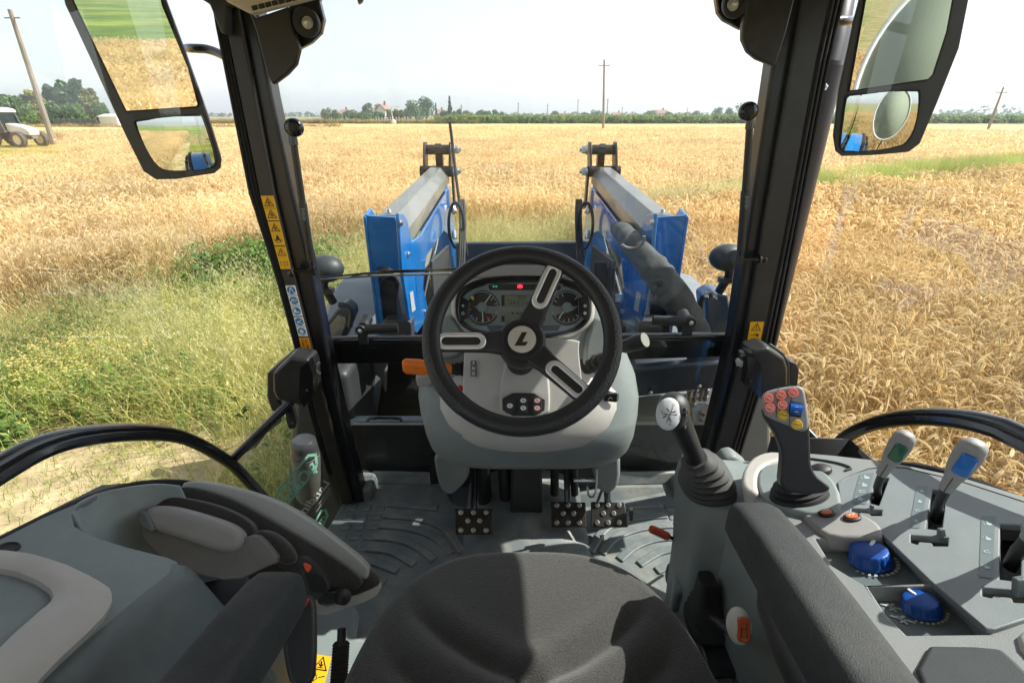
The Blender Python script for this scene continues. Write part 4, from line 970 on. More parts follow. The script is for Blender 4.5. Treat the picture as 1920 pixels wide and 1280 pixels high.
# --- wiper
mb = MB(); mb.tube([P(598, 524, y=1.44), P(700, 517, y=1.44), P(862, 512, y=1.44)], .0035, 6); w = mb.build('wiper', lgrey, TR)
mb = MB(); mb.tube([P(602, 521, y=1.435), P(688, 512, y=1.43), P(800, 508, y=1.43), P(872, 502, y=1.43)], .003, 6); mb.tube([P(690, 514, y=1.44), P(720, 508, y=1.43), P(760, 510, y=1.44)], .0028, 6); mb.tube([P(660, 516, y=1.44), P(740, 507, y=1.43), P(872, 506, y=1.43)], .0028, 6); mb.build('wiper_arm', blackm, w)
# --- mirrors
mirm = bpy.data.materials.new('mirror_silver'); mirm.use_nodes = True; b_ = mirm.node_tree.nodes['Principled BSDF']; b_.inputs['Metallic'].default_value = 1; b_.inputs['Roughness'].default_value = .015; b_.inputs['Base Color'].default_value = (.80, .84, .80, 1)
mirshell = mat('mirror_shell', lin((58, 60, 58)), .45, var=.1)
def mirror(side):
    if side < 0:
        pl = Pl(P(280, 170, t=1.22), Vector((-.24, -.955, -.12)) - D(280, 170).normalized())
        out = [(112, -30), (120, 8), (168, 110), (232, 250), (268, 322), (292, 338), (330, 337), (402, 326), (414, 316), (416, 300), (392, 222), (345, 90), (300, -30)]
        up = [(128, -30), (138, 5), (236, 209), (368, 201), (372, 196), (354, 128), (305, 10), (296, -30)]
        lo = [(250, 230), (256, 226), (374, 214), (382, 222), (406, 300), (400, 314), (380, 318), (312, 320), (296, 312), (280, 290)]
        arm = [(343, 90), (362, 86), (385, 88), (434, 112)]
    else:
        pl = Pl(P(1680, 150, t=1.22), Vector((.24, -.955, -.12)) - D(1680, 150).normalized())
        out = [(1618, -30), (1600, 40), (1572, 170), (1562, 260), (1566, 284), (1578, 294), (1640, 292), (1705, 286), (1726, 270), (1760, 190), (1800, 90), (1824, -30)]
        up = [(1628, -30), (1592, 171), (1740, 150), (1750, 140), (1776, 60), (1792, -30)]
        lo = [(1586, 182), (1592, 178), (1722, 168), (1727, 176), (1718, 235), (1706, 262), (1690, 276), (1586, 286), (1575, 278), (1576, 260)]
        arm = [(1520, 60), (1560, 38), (1585, 34), (1606, 38)]
    O = pl.px(smooth_closed(out_px(out), 1)) if 0 else pl.px(out)
    mb = MB(); n = 96; oo = resample(O, n)
    mb.prism(O, -pl.n * .028, .93); sh = mb.build('side_mirror', mirshell, TR, bevel=.004, label='left exterior mirror with two panes' if side < 0 else 'right exterior mirror with two panes')
    for nm, q, dp in (('upper_glass', up, .0025), ('lower_glass', lo, .003)):
        mb = MB(); pts = pl.px(q, dp)
        pts = smooth_closed(pts, 1) if nm == 'lower_glass' else pts
        if nm == 'upper_glass': mb.poly(pts); mb.build(nm, mirm, sh)
        else:                       # the lower one is convex
            c = sum(pts, Vector()) / len(pts); rings = []
            R0 = resample(pts, 40)
            for s in (1, .94, .88, .8, .7, .6, .5, .4, .3, .2, .1, .03): rings.append([c + (p - c) * s + pl.n * (.007 - ((p - c) * s).length_squared / 1.1) for p in R0])
            mb.loft(rings); mb.build(nm, mirm, sh, smooth=80)
        mb = MB(); mb.tube(pts, .0022, 6, closed=True); mb.build('glass_rim', rubber, sh)
    mb = MB(); pa = P(arm[0][0], arm[0][1], t=1.25) if side < 0 else P(arm[-1][0], arm[-1][1], t=1.25); pe = P(arm[-1][0], arm[-1][1], y=1.40) if side < 0 else P(arm[0][0], arm[0][1], y=1.40)
    mid = (pa + pe) / 2 + Vector((0, .02, .012)); mb.tube(smooth_open([pa - pl.n * .03 + Vector((.02 * side * -0, 0, 0)), pa * .6 + mid * .4, mid, pe], 2), .0105, 12); mb.build('mirror_arm', blackm, sh)
def out_px(q): return [Vector((a, b, 0)) for a, b in q]
mirror(-1); mirror(1)
# --- big exhaust stack behind the right pillar
mb = MB(); a = P(1542, 125, y=1.72); b = P(1424, 640, y=1.72)
mb.tube([a, a.lerp(b, .5), b], [.060, .060, .060], 32); ex = mb.build('exhaust_pipe', mat('exhaust_black', (.035, .036, .038), .4, var=.2, vs=6, metal=.3), TR)
mb = MB(); mb.lathe([(.052, -.02), (.052, .012), (.05, .012), (.049, -.02)], a, (a - b), 24); mb.build('tail_pipe', MC['exhaust_black'], ex)
mb = MB()
for q in ((1546, 163), (1462, 583), (1534, 188), (1530, 205)): bolt(mb, P(*q, y=1.655), (.3, -.95, .1), .007, .005)
mb.build('bolt', steel, ex)
mb = MB(); mb.tube([P(1590, -60, y=1.9), P(1572, 20, y=1.8), P(1558, 90, y=1.75), P(1548, 130, y=1.72)], [.035, .04, .045, .045], 20); mb.build('upper_pipe', MC['exhaust_black'], ex)
# ================================================================== FRONT LOADER
LD = empty('front_loader', (.05, 2.4, GZ), label='blue and grey front loader mounted over the tractor nose, arms reaching forward', cat='front loader')
LC0 = .052
def loader_arm(s):
    """s=+1: left arm as measured; s=-1: the right one, mirrored"""
    def V(x, y, z): return Vector((LC0 + s * (x - LC0), y, z))
    def Q(px, py, **k): p = P(px, py, **k); return V(p.x, p.y, p.z)
    nx = Vector((s, 0, 0)); J = (.03, .03)
    # beam
    y0, y1, z0, z1 = 1.93, 3.32, -.352, -.300
    sec = [(-.512, 0), (-.446, 0), (-.428, -.022), (-.404, -.055), (-.404, -.115), (-.44, -.18), (-.50, -.18), (-.548, -.115), (-.548, -.055), (-.53, -.022)]
    mb = MB(); mb.loft([[V(x, y, z0 + (z1 - z0) * (y - y0) / (y1 - y0) + z * (1 - .15 * (y - y0) / (y1 - y0))) for x, z in sec] for y in (y0, 2.5, y1)]); arm = mb.build('loader_arm', lgrey, LD, bevel=.004, smooth=20, label='left grey and blue loader arm' if s > 0 else 'right grey and blue loader arm')
    mb = MB(); mb.tube([V(-.48, y0 + .03, z0 + .006), V(-.48, y0 + .03, z0 + .018)], [.012, .008], 10); mb.build('bolt', steel, arm)
    # inner web plate
    mb = MB(); mb.prism([V(-.398, y, z) for y, z in ((1.95, -.46), (2.15, -.48), (3.2, -.425), (3.3, -.45), (3.3, -.62), (3.15, -.70), (2.9, -.62), (2.25, -.60), (2.1, -.72), (1.98, -.70))], nx * -.012); mb.build('web_plate', blue, arm, bevel=.003)
    mb = MB(); mb.prism([V(-.54, y, z) for y, z in ((1.95, -.45), (3.2, -.40), (3.3, -.44), (3.3, -.62), (3.15, -.70), (2.9, -.62), (2.25, -.60), (1.98, -.70))], nx * -.012); mb.build('web_plate', blue, arm, bevel=.003)
    # rear post
    mb = MB(); mb.prism([Q(a, b, y=1.865) for a, b in ((684, 401), (690, 404), (741, 407), (743, 420), (750, 505), (738, 507), (728, 500), (712, 500), (700, 505), (697, 500))], (0, .012, 0))
    mb.prism([Q(a, b, y=1.865) for a, b in ((697, 500), (706, 500), (720, 610), (708, 612))], (0, .012, 0)); post = mb.build('post', blue, LD, bevel=.003)
    mb = MB(); mb.prism([Q(a, b, x=-.415) for a, b in ((741, 400), (750, 401), (757, 412), (765, 447), (775, 482), (788, 540), (800, 590), (792, 602), (776, 624), (764, 612), (748, 505))], nx * .014); mb.build('side_plate', blue, post, bevel=.003)
    mb = MB(); mb.prism([V(-.553, y, z) for y, z in ((1.86, -.345), (1.95, -.33), (2.1, -.45), (2.28, -.9), (2.15, -1.0), (1.86, -.86))], nx * .012); mb.build('side_plate', blue, post, bevel=.003)
    for a, b in ((750, 418), (765, 477), (796, 584)):
        mb = MB(); q = Q(a, b, x=-.40); mb.lathe([(.013, 0), (.013, .004), (.009, .005), (.009, .009), (.007, .01)], q, nx, 14); mb.build('bolt', steel, post)
    mb = MB(); mb.prism([Q(a, b, x=-.399) for a, b in ((768, 549), (774, 545), (779, 580), (772, 586))], nx * .001); mb.build('data_plate', mat('plate_grey', lin((170, 176, 178)), .4), post)
    # mounting block inside the post and its bracket at the tractor
    mb = MB(); mb.prism([Q(a, b, y=1.93) for a, b in ((714, 530), (722, 524), (738, 527), (744, 540), (742, 560), (742, 605), (716, 605), (714, 560))], (0, .06, 0)); mb.build('mount_block', dgrey, LD, bevel=.006)
    mb = MB(); mb.prism([Q(a, b, y=1.80) for a, b in ((712, 610), (724, 601), (766, 601), (771, 606), (772, 640), (712, 640))], (0, .07, 0)); mb.build('mount_bracket', dgrey, LD, bevel=.004)
    # cylinder and its pipe
    a, b = Q(823, 455, x=-.36), Q(793, 552, x=-.36); a = V(-.47 + .0, 2.95, -.60); b = V(-.46, 2.12, -.86)
    mb = MB(); mb.tube([a, b], .036, 20); cy = mb.build('lift_cylinder', lgrey, LD); mb = MB(); u = (a - b).normalized(); mb.tube([a, a + u * .25], .02, 14); mb.build('piston_rod', chrome, cy)
    o_ = Vector((s * .045, 0, .02)); mb = MB(); mb.tube(smooth_open([a + o_ + u * .1 + Vector((s * .03, 0, .05)), a + o_ - u * .02, a + o_ - u * .12 + Vector((s * .01, 0, .02)), a.lerp(b, .55) + o_, b + o_ * .9 + u * .06], 2), .0075, 8); mb.build('pipe', steel, cy)
    # the front linkage
    mb = MB(); c = V(-.468, 3.36, -.205); mb.lathe([(.03, -.075), (.03, .075)], c, nx, 18); mb.lathe([(.036, -.02), (.036, .02)], c, nx, 6); mb.build('link_pin', blacks, arm)
    for q in (-.555, -.395):
        mb = MB(); mb.prism([V(q, y, z) for y, z in ((3.31, -.175), (3.33, -.16), (3.40, -.16), (3.42, -.18), (3.40, -.25), (3.36, -.34), (3.28, -.36), (3.24, -.31), (3.29, -.22))], nx * .014); mb.build('link_plate', blacks, arm, bevel=.003)
    mb = MB(); mb.prism([V(-.49, y, z) for y, z in ((3.36, -.20), (3.42, -.20), (3.46, -.6), (3.40, -.6))], nx * .045); mb.build('link_arm', blacks, arm, bevel=.003)
    mb = MB(); mb.prism([V(-.385, y, z) for y, z in ((3.27, -.3), (3.34, -.3), (3.36, -.56), (3.30, -.56))], nx * .014); mb.build('link_arm', blacks, arm, bevel=.003)
    mb = MB(); mb.lathe([(.034, -.2), (.034, .0)], V(-.38, 3.30, -.33), nx, 18); mb.build('link_pin', blacks, arm)
    for z, y in ((-.205, 3.36), (-.33, 3.30), (-.54, 3.33)):
        mb = MB(); q = V(-.372, y, z); mb.lathe([(.03, 0), (.03, .008), (.026, .01)], q, nx, 18); mb.lathe([(.023, .01), (.023, .03), (.02, .034)], q, nx, 6); mb.lathe([(.012, .03), (.012, .048)], q, nx, 12); mb.build('hex_nut', steel, arm)
    # lower arm going down to the implement
    mb = MB(); mb.prism([V(-.53, y, z) for y, z in ((3.1, -.42), (3.34, -.42), (3.5, -.75), (3.75, -1.45), (3.6, -1.55), (3.4, -1.0), (3.1, -.65))], nx * .13); mb.build('lower_arm', blue, arm, bevel=.006)
    # hoses
    if s > 0: path = [(843, 228), (845, 260), (850, 286), (852, 315), (855, 341), (861, 391), (868, 430), (872, 470), (878, 520)]
    hs_ = []
    for k in range(3):
        off = .012 * k; hs_.append([V(-.335 + off, 3.25, -.50), V(-.31 + off, 3.05, -.56), V(-.30 + off, 2.85, -.70), V(-.31 + off, 2.7, -.9), V(-.36 + off, 2.6, -1.1)])
    for h_ in hs_: mb = MB(); mb.tube(smooth_open(h_, 3), .0095, 8); mb.build('hose', rubber, LD)
    mb = MB(); mb.tube([V(-.33 + .045 * math.cos(a), 2.95 + .02 * math.sin(a), -.60 + .13 * math.sin(a)) for a in [2 * math.pi * k / 20 for k in range(20)]], .009, 8, closed=True); mb.build('hose', rubber, LD)
    mb = MB(); mb.tube([V(-.35, 2.99, -.5), V(-.34, 2.97, -.53)], .016, 10); mb.tube([V(-.34, 2.9, -.62), V(-.335, 2.88, -.66)], .014, 10); mb.build('hose_fitting', steel, LD)
loader_arm(1); loader_arm(-1)
mb = MB(); mb.tube(smooth_open([P(843, 228, y=3.30), P(847, 258, y=3.30), P(850, 286, y=3.28), P(856, 341, y=3.2), P(864, 395, y=3.1), P(870, 440, y=3.0), P(876, 480, y=3.0)], 2), .009, 8); mb.build('hose', rubber, LD)
# guard beam before the bonnet
mb = MB(); mb.prism([P(a, b, y=3.5) for a, b in ((838, 461), (846, 456), (1112, 453), (1118, 458), (1125, 600), (832, 600))], (0, .05, 0)); mb.build('guard_panel', dgrey, LD, bevel=.012)
mb = MB(); mb.prism([P(a, b, y=2.35) for a, b in ((1114, 492), (1144, 492), (1140, 520), (1142, 600), (1116, 600))], (0, .01, 0)); g = mb.build('bracket_plate', dgrey, LD, bevel=.002)
mb = MB(); bolt(mb, P(1142, 499, y=2.345), (.3, -1, 0), .011, .008); mb.build('bolt', steel, g)
# torque side panels with the white label
mb = MB(); mb.prism([(.47, 2.25, -.62), (.47, 2.9, -.70), (.47, 2.95, -1.5), (.47, 2.2, -1.5)], (.015, 0, 0)); sp = mb.build('side_shield', dgrey, LD, bevel=.004)
mb = MB(); mb.prism([(-.37, 2.25, -.62), (-.37, 2.9, -.70), (-.37, 2.95, -1.5), (-.37, 2.2, -1.5)], (-.015, 0, 0)); mb.build('side_shield', dgrey, LD, bevel=.004)
mb = MB(); mb.prism([P(a, b, y=2.2) for a, b in ((1154, 551), (1170, 551), (1170, 565), (1154, 566))], (0, .003, 0)); mb.build('white_label', white, sp)
# protective sleeve bundled on the right arm
slv = mat('grey_sleeve_cloth', lin((74, 78, 78)), .85, var=.35, vs=7, bump=.8, bs=40)
path = [(1160, 430, 2.3), (1172, 438, 2.05), (1188, 462, 1.82), (1212, 488, 1.74), (1238, 518, 1.71), (1264, 552, 1.70), (1292, 596, 1.70), (1310, 645, 1.70), (1318, 690, 1.70)]
pts = smooth_open([P(a, b, y=c) for a, b, c in path], 3); rad = [(.034 + .020 * min(1, i / len(pts) * 2.2) + .003 * math.sin(i * .9 + 2 * math.sin(i * .37))) for i in range(len(pts))]
mb = MB(); mb.tube(pts, rad, 44)
for v in mb.bm.verts: v.co += v.co.normalized() * .012 * mnoise.noise(v.co * 19)
sl = mb.build('hose_sleeve', slv, LD, smooth=70)
mb = MB(); mb.tube([P(1184 + 24 * math.cos(a), 446 + 20 * math.sin(a), y=1.74) for a in [R(-10 + 150 * k / 12) for k in range(13)]], .006, 8); mb.build('strap', lgrey, sl)
# ================================================================== nose of the tractor, seen through the glass
mb = MB(); mb.loft([[Vector((.035 + a * w, y, z + b * h)) for a, b in ((-1, -1), (-1, .3), (-.85, .8), (-.5, 1), (.5, 1), (.85, .8), (1, .3), (1, -1))] for y, w, h, z in ((1.62, .31, .14, -.70), (2.4, .30, .15, -.88), (3.0, .27, .15, -1.08), (3.3, .22, .12, -1.18))])
hood = mb.build('hood', blue, TR, bevel=.01)
mb = MB(); mb.box((.035, 2.4, -1.5), (.5, 1.5, .5)); mb.build('engine_block', blacks, hood, bevel=.02)
mb = MB(); mb.prism([P(a, b, y=1.60) for a, b in ((1184, 693), (1362, 676), (1352, 728), (1186, 746))], (0, .05, 0)); fp_ = mb.build('side_guard', mat('smoked_blue_black', (.03, .04, .055), .3, var=.2, coat=.3), TR, bevel=.012)
mb = MB(); bolt(mb, P(1220, 736, y=1.59), Yn, .006, .004); bolt(mb, P(1311, 724, y=1.59), Yn, .006, .004); mb.build('bolt', steel, fp_)
# toolbox beyond the lower left glass
mb = MB(); y = 1.62
mb.prism([P(a, b, y=y) for a, b in ((645, 788), (800, 788), (806, 835), (655, 838))], (0, .04, 0)); tb = mb.build('tool_box', mat('toolbox_plastic', lin((116, 128, 132)), .5, var=.08), TR, bevel=.01)
mb = MB(); mb.prism([P(a, b, y=y + .005) for a, b in ((655, 842), (806, 840), (815, 905), (672, 905))], (0, .03, 0)); mb.build('lower_panel', blackp, tb)
for i in range(7): mb = MB(); mb.box(P(664 + 24 * i, 824, y=y - .002), (.003, .006, .035)); mb.build('rib', blackp, tb)
for i in range(7): mb = MB(); mb.box(P(668 + 22 * i, 795, y=y - .002), (.003, .006, .02)); mb.build('rib', blackp, tb)
mb = MB(); mb.tube(smooth_open([P(a, b, y=y - .03) for a, b in ((661, 806), (680, 804), (690, 786), (694, 783), (750, 783), (752, 788), (755, 803), (776, 805))], 1), .006, 10); mb.build('handle', blackm, tb)
mb = MB(); mb.prism([P(a, b, y=1.95) for a, b in ((612, 680), (704, 680), (700, 720), (690, 800), (640, 800))], (0, .04, 0)); mb.build('side_panel', dgrey, TR, bevel=.01)
mb = MB(); mb.prism([P(a, b, y=1.9) for a, b in ((700, 676), (725, 676), (722, 740), (712, 710), (700, 700))], (0, .04, 0)); mb.build('side_panel', lgrey, TR, bevel=.01)
mb = MB(); mb.prism([P(a, b, y=2.0) for a, b in ((720, 676), (812, 676), (812, 800), (700, 800))], (0, .04, 0)); mb.build('side_panel', blacks, TR, bevel=.01)
# right lower glass: couplers and bracket
mb = MB(); mb.prism([P(a, b, y=1.66) for a, b in ((1297, 768), (1310, 758), (1326, 756), (1338, 764), (1352, 790), (1345, 850), (1330, 870), (1318, 850), (1302, 815))], (0, .008, 0)); cp = mb.build('coupler_plate', mat('pale_blue_zinc', lin((176, 194, 204)), .35, metal=.5, var=.1), TR, bevel=.002)
for i, (a, b) in enumerate(((1291, 742), (1301, 742), (1313, 740), (1321, 740))):
    mb = MB(); c = P(a, b + 10, y=1.68); mb.lathe([(.011, 0), (.011, .02), (.008, .022), (.008, .03), (.012, .032), (.012, .05), (.007, .052), (.007, .08)], c, (0, 0, 1), 12); mb.build('coupler', steel, cp)
mb = MB(); mb.ball(P(1331, 790, y=1.62), .014, 14); mb.build('red_knob', redm, cp)
mb = MB(); mb.lathe([(.009, 0), (.009, .008)], P(1316, 775, y=1.655), Yn, 12); mb.lathe([(.009, 0), (.009, .008)], P(1317, 791, y=1.655), Yn, 12); mb.tube([P(1317, 791, y=1.64), P(1331, 790, y=1.63)], .006, 8); mb.build('bolt', steel, cp)
mb = MB(); mb.prism([P(a, b, y=1.9) for a, b in ((1182, 745), (1300, 735), (1345, 900), (1160, 900))], (0, .04, 0)); mb.build('step_panel', teal_d, TR, bevel=.01)
for k in range(3): mb = MB(); mb.tube(smooth_open([P(1240 + 8 * k, 760, y=1.75), P(1256 + 5 * k, 810, y=1.72), P(1250 + 7 * k, 850, y=1.7), P(1238 + 8 * k, 885, y=1.66)], 2), .005, 6); mb.build('hose', rubber if k else lgrey, TR)
mb = MB(); mb.prism([P(a, b, y=1.62) for a, b in ((1345, 668), (1440, 668), (1447, 700), (1447, 900), (1345, 900))], (0, .04, 0)); mb.build('rear_fender_front', mat('fender_grey', lin((110, 114, 112)), .55, var=.06), TR, bevel=.02)
# left of the left pillar: tank and canister
mb = MB(); mb.prism([P(a, b, y=1.62) for a, b in ((548, 740), (560, 700), (650, 700), (700, 1040), (540, 1040), (536, 900))], (0, .3, 0)); tk = mb.build('fuel_tank', mat('tank_black', (.03, .032, .034), .5, var=.1), TR, bevel=.03)
ax = (Vector(P(580, 930, y=1.40)) - Vector(P(568, 830, y=1.40))).normalized()
c = P(569, 822, y=1.46); mb = MB(); mb.lathe([(.01, 0), (.035, .002), (.044, .012), (.047, .03), (.047, .05), (.05, .055), (.05, .065)], c, ax, 32); cn = mb.build('canister', mat('canister_cap', (.045, .047, .05), .3, var=.15), TR)
mb = MB(); mb.lathe([(.046, .066), (.05, .07), (.05, .25), (.042, .27)], c, ax, 32); mb.build('canister_body', mat('smoky_plastic', lin((84, 86, 84)), .5), cn)
# mudguards of the front wheels, lamps on their brackets
guard = mat('mudguard_grey', lin((112, 118, 120)), .45, var=.06, vs=6)
def mudguard(s):
    def V(x, y, z): return Vector((.04 + s * (x - .04), y, z))
    mb = MB(); rings = []
    for k in range(13):
        a = R(8 + 150 * k / 12); y = 2.62 - .62 * math.cos(a); z = -1.52 + .70 * math.sin(a)
        rings.append([V(-.95, y, z - .03), V(-.92, y, z), V(-.52, y, z), V(-.49, y, z - .03)])
    mb.loft(rings, closed=False, cap=False); mb.build('mudguard', guard, TR, solid=.008, smooth=50)
    w = empty('front_wheel', V(-.72, 2.62, GZ + .62), TR); mb = MB()
    mb.lathe([(.35, -.18), (.58, -.2), (.62, -.15), (.62, .15), (.58, .2), (.35, .18), (.35, -.18)], V(-.72, 2.62, GZ + .62), (1, 0, 0), 48, cap=False)
    for k in range(26):
        a = 2 * math.pi * k / 26
        for q in (-1, 1): mb.box(V(-.72, 2.62, GZ + .62) + Vector((q * .09, math.cos(a) * .63, math.sin(a) * .63)), (.17, .045, .04), Matrix.Rotation(a - math.pi / 2, 3, 'X') @ Matrix.Rotation(q * .5, 3, 'Z'))
    mb.build('tyre', rubber, w); mb = MB(); mb.lathe([(.05, -.1), (.2, -.1), (.3, -.16), (.36, -.18), (.36, .18), (.05, .1)], V(-.72, 2.62, GZ + .62), (1, 0, 0), 32); mb.build('rim', blue, w)
mudguard(1); mudguard(-1)
def lamp(px, py, rx, y, s):
    c = P(px, py, y=y); mb = MB(); mb.ball(c, (.066, .055, .050), 28); l = mb.build('work_lamp', mat('lamp_shell', lin((52, 58, 60)), .5, var=.08), TR)
    mb = MB(); mb.lathe([(.040, 0), (.040, .012), (.036, .014)], c + Vector((0, .038, 0)), (0, 1, 0), 24); mb.build('lens', glassmat('lamp_glass', (.8, .8, .8)), l)
    mb = MB(); mb.tube(smooth_open([c + Vector((-.012 * s, 0, -.04)), c + Vector((-.02 * s, 0, -.07)), c + Vector((-.01 * s, .01, -.1)), c + Vector((.0, .02, -.14))], 1), [.016] * 3 + [.02] * 5 if 0 else .016, 10); mb.box(c + Vector((-.01 * s, 0, -.085)), (.05, .03, .02)); mb.build('stem', blackp, l)
    mb = MB(); mb.tube(smooth_open([c + Vector((.02 * s, .02, -.15)), c + Vector((.055 * s, .02, -.15)), c + Vector((.065 * s, .02, -.19)), c + Vector((.05 * s, .02, -.24))], 2), .011, 8); mb.build('bracket', blackp, l)
    return c
lamp(611, 504, 26, 1.78, 1); lamp(1364, 483, 24, 1.78, -1)
# lamp housings standing on the guards
mb = MB(); mb.prism([P(a, b, y=1.85) for a, b in ((606, 612), (632, 580), (640, 576), (655, 588), (658, 600), (640, 645), (606, 650))], (0, .12, 0)); hh = mb.build('lamp_housing', dgrey, TR, bevel=.008)
mb = MB(); mb.prism([P(a, b, y=1.845) for a, b in ((614, 616), (634, 590), (648, 594), (650, 602), (636, 640), (614, 642))], (0, .005, 0)); mb.build('lens', mat('smoked_lens', lin((92, 98, 100)), .15, coat=.6, var=.25, vs=60), hh)
mb = MB(); mb.prism([P(a, b, y=1.85) for a, b in ((1322, 560), (1340, 548), (1366, 552), (1374, 600), (1376, 650), (1345, 650), (1325, 600))], (0, .12, 0)); mb.build('lamp_housing', mat('housing_blue_grey', lin((66, 80, 94)), .4), TR, bevel=.01)
# windscreen latch handles
def latch(s, pv, tip, pin):
    y = 1.37; mb = MB(); c = P(*pv, y=y); e = P(*tip, y=y)
    mb.tube([c, c.lerp(e, .15), c.lerp(e, .5), e], [.012, .0155, .016, .015], 16, flat=.6); h = mb.build('window_latch', blackp, TR, bevel=0)
    mb = MB(); mb.lathe([(.017, -.012), (.017, .006), (.015, .01), (.010, .010), (.010, .007)], c, Yn, 24); mb.prism([c + Vector((-.016, .004, 0)), c + Vector((.016, .004, 0)), c + Vector((.013, .004, -.05)), c + Vector((-.013, .004, -.05))], (0, .012, 0)); mb.build('pivot', blackp, h)
    mb = MB(); bolt(mb, c + Vector((0, -.011, 0)), Yn, .005, .003); mb.build('bolt', steel, h)
    mb = MB(); q = P(*pin, y=y + .05); mb.tube([q, q + Vector((0, -.045, -.01))], .018, 18); mb.build('pin', blackp, h)
latch(-1, (677, 618), (746, 614), (688, 598)); latch(1, (1294, 603), (1224, 600), (1280, 588))
# rear fenders and wheels of the tractor (seen in the mirrors)
def rear(s):
    def V(x, y, z): return Vector((.04 + s * (x - .04), y, z))
    mb = MB(); rings = []
    for k in range(17):
        a = R(5 + 150 * k / 16); y = -.32 + .98 * math.cos(a) * 1.0; z = -1.52 + .93 * math.sin(a)
        rings.append([V(-1.12, y, z - .03), V(-1.10, y, z), V(-.82, y, z + .01), V(-.81, y, z - .04)])
    mb.loft(rings, closed=False, cap=False); f = mb.build('rear_fender', blue, TR, solid=.008, smooth=50)
    mb = MB(); mb.loft([[v + Vector((0, 0, .006)) for v in (r[0] + Vector((-.0 * s, 0, -.02)), r[1], r[1].lerp(r[2], .2))] for r in rings], closed=False, cap=False); mb.build('rubber_flare', rubber, f, solid=.012, smooth=50)
    c = V(-1.0, -.45, GZ + .82); w = empty('rear_wheel', c, TR); mb = MB()
    mb.lathe([(.45, -.22), (.76, -.24), (.82, -.19), (.82, .19), (.76, .24), (.45, .22), (.45, -.22)], c, (1, 0, 0), 56, cap=False)
    for k in range(28):
        a = 2 * math.pi * k / 28
        for q in (-1, 1): mb.box(c + Vector((q * .11, math.cos(a) * .83, math.sin(a) * .83)), (.21, .05, .05), Matrix.Rotation(a - math.pi / 2, 3, 'X') @ Matrix.Rotation(q * .5, 3, 'Z'))
    mb.build('tyre', rubber, w); mb = MB(); mb.lathe([(.08, -.1), (.3, -.1), (.42, -.2), (.47, -.22), (.47, .22), (.08, .1)], c, (1, 0, 0), 32); mb.build('rim', blue, w)
rear(1); rear(-1)
# ================================================================== INSIDE THE CAB
def bump_slab(name, pl, px, th, m, parent, bev=.008, sm=2, h=0, taper=None, smooth=50, seg=4, **k):
    mb = MB(); mb.prism(smooth_closed(pl.px(px, h), sm), -pl.n * th, taper); return mb.build(name, m, parent, bevel=bev, seg=seg, smooth=smooth, **k)
def superring(cx, cy, rx, ry, z, n=44, e=3.0):
    out = []
    for i in range(n):
        a = 2 * math.pi * i / n; c, s_ = math.cos(a), math.sin(a)
        out.append(Vector((cx + rx * math.copysign(abs(c) ** (2 / e), c), cy + ry * math.copysign(abs(s_) ** (2 / e), s_), z)))
    return out
# --- floor of the cab and the moulded mat lying on it
mb = MB(); mb.prism([(-.64, .1, FZ - .06), (.74, .1, FZ - .06), (.72, 1.52, FZ - .06), (-.60, 1.52, FZ - .06)], (0, 0, .05)); fl = mb.build('cab_floor', teal_d, TR)
mb = MB(); mb.prism([(-.60, 1.50, FZ - .03), (.70, 1.50, FZ - .03), (.70, 1.50, -1.02), (-.60, 1.50, -1.02)], (0, .02, 0)); mb.build('firewall', blacks, fl)
mb = MB(); mb.prism([(-.30, 1.44, FZ), (.32, 1.44, FZ), (.32, 1.44, -.80), (-.30, 1.44, -.80)], (0, .03, 0)); mb.build('firewall', blacks, fl)
matm = mat('mat_rubber', lin((100, 111, 114)), .42, bump=.4, bs=300, var=.1, vs=14, rv=.14, dust=.28)
matf = P(690, 897, z=FZ).y
outl = [P(605, 1010, z=FZ), P(640, 950, z=FZ), P(648, 946, z=FZ), P(690, 940, z=FZ), P(702, 925, z=FZ), P(700, 902, z=FZ)] + [P(a, b, z=FZ) for a, b in ((830, 905), (845, 940), (860, 950))]
right = [Vector((.09 - p.x, p.y, p.z)) for p in outl[::-1]]
mb = MB(); O = outl + [P(905, 955, z=FZ), P(1080, 955, z=FZ)] + right + [Vector((.58, .62, FZ)), Vector((.50, .45, FZ)), Vector((-.33, .45, FZ)), Vector((-.50, .80, FZ))]
mb.prism([p + Vector((0, 0, .006)) for p in O], (0, 0, -.012)); fm = mb.build('floor_mat', matm, None, bevel=.004, label='grey-blue moulded rubber mat with raised ribs covering the cab floor', cat='floor mat')
# upturned front edge and corner steps
mb = MB()
def lip(pts, h, w=.014):
    mb = MB(); pts = [Vector(p) for p in pts]; a = [p + Vector((0, 0, h)) for p in pts]; b = [p + Vector((0, w * 1.6, h)) for p in pts]
    for i in range(len(pts) - 1): mb.prism([pts[i] + Vector((0, -.02, .005)), pts[i + 1] + Vector((0, -.02, .005)), a[i + 1], a[i]], (0, w, 0))
    mb.build('raised_edge', matm, fm, bevel=.006)
E1 = [P(700, 903, z=FZ), P(830, 906, z=FZ)]
lip(E1, .045); lip([Vector((.09 - p.x, p.y, p.z)) for p in E1[::-1]], .045)
mb = MB(); q = [P(648, 946, z=FZ), P(700, 940, z=FZ), P(712, 905, z=FZ), P(686, 893, z=FZ), P(640, 930, z=FZ)]; mb.prism(q, (0, 0, .05), .86); mb.build('corner_step', matm, fm, bevel=.008)
mb = MB(); mb.prism([Vector((.09 - p.x, p.y, p.z)) for p in q][::-1], (0, 0, .05), .86); mb.build('corner_step', matm, fm, bevel=.008)
def outline_tube(mb, pts, r=.0022): mb.tube(pts, r, 6)
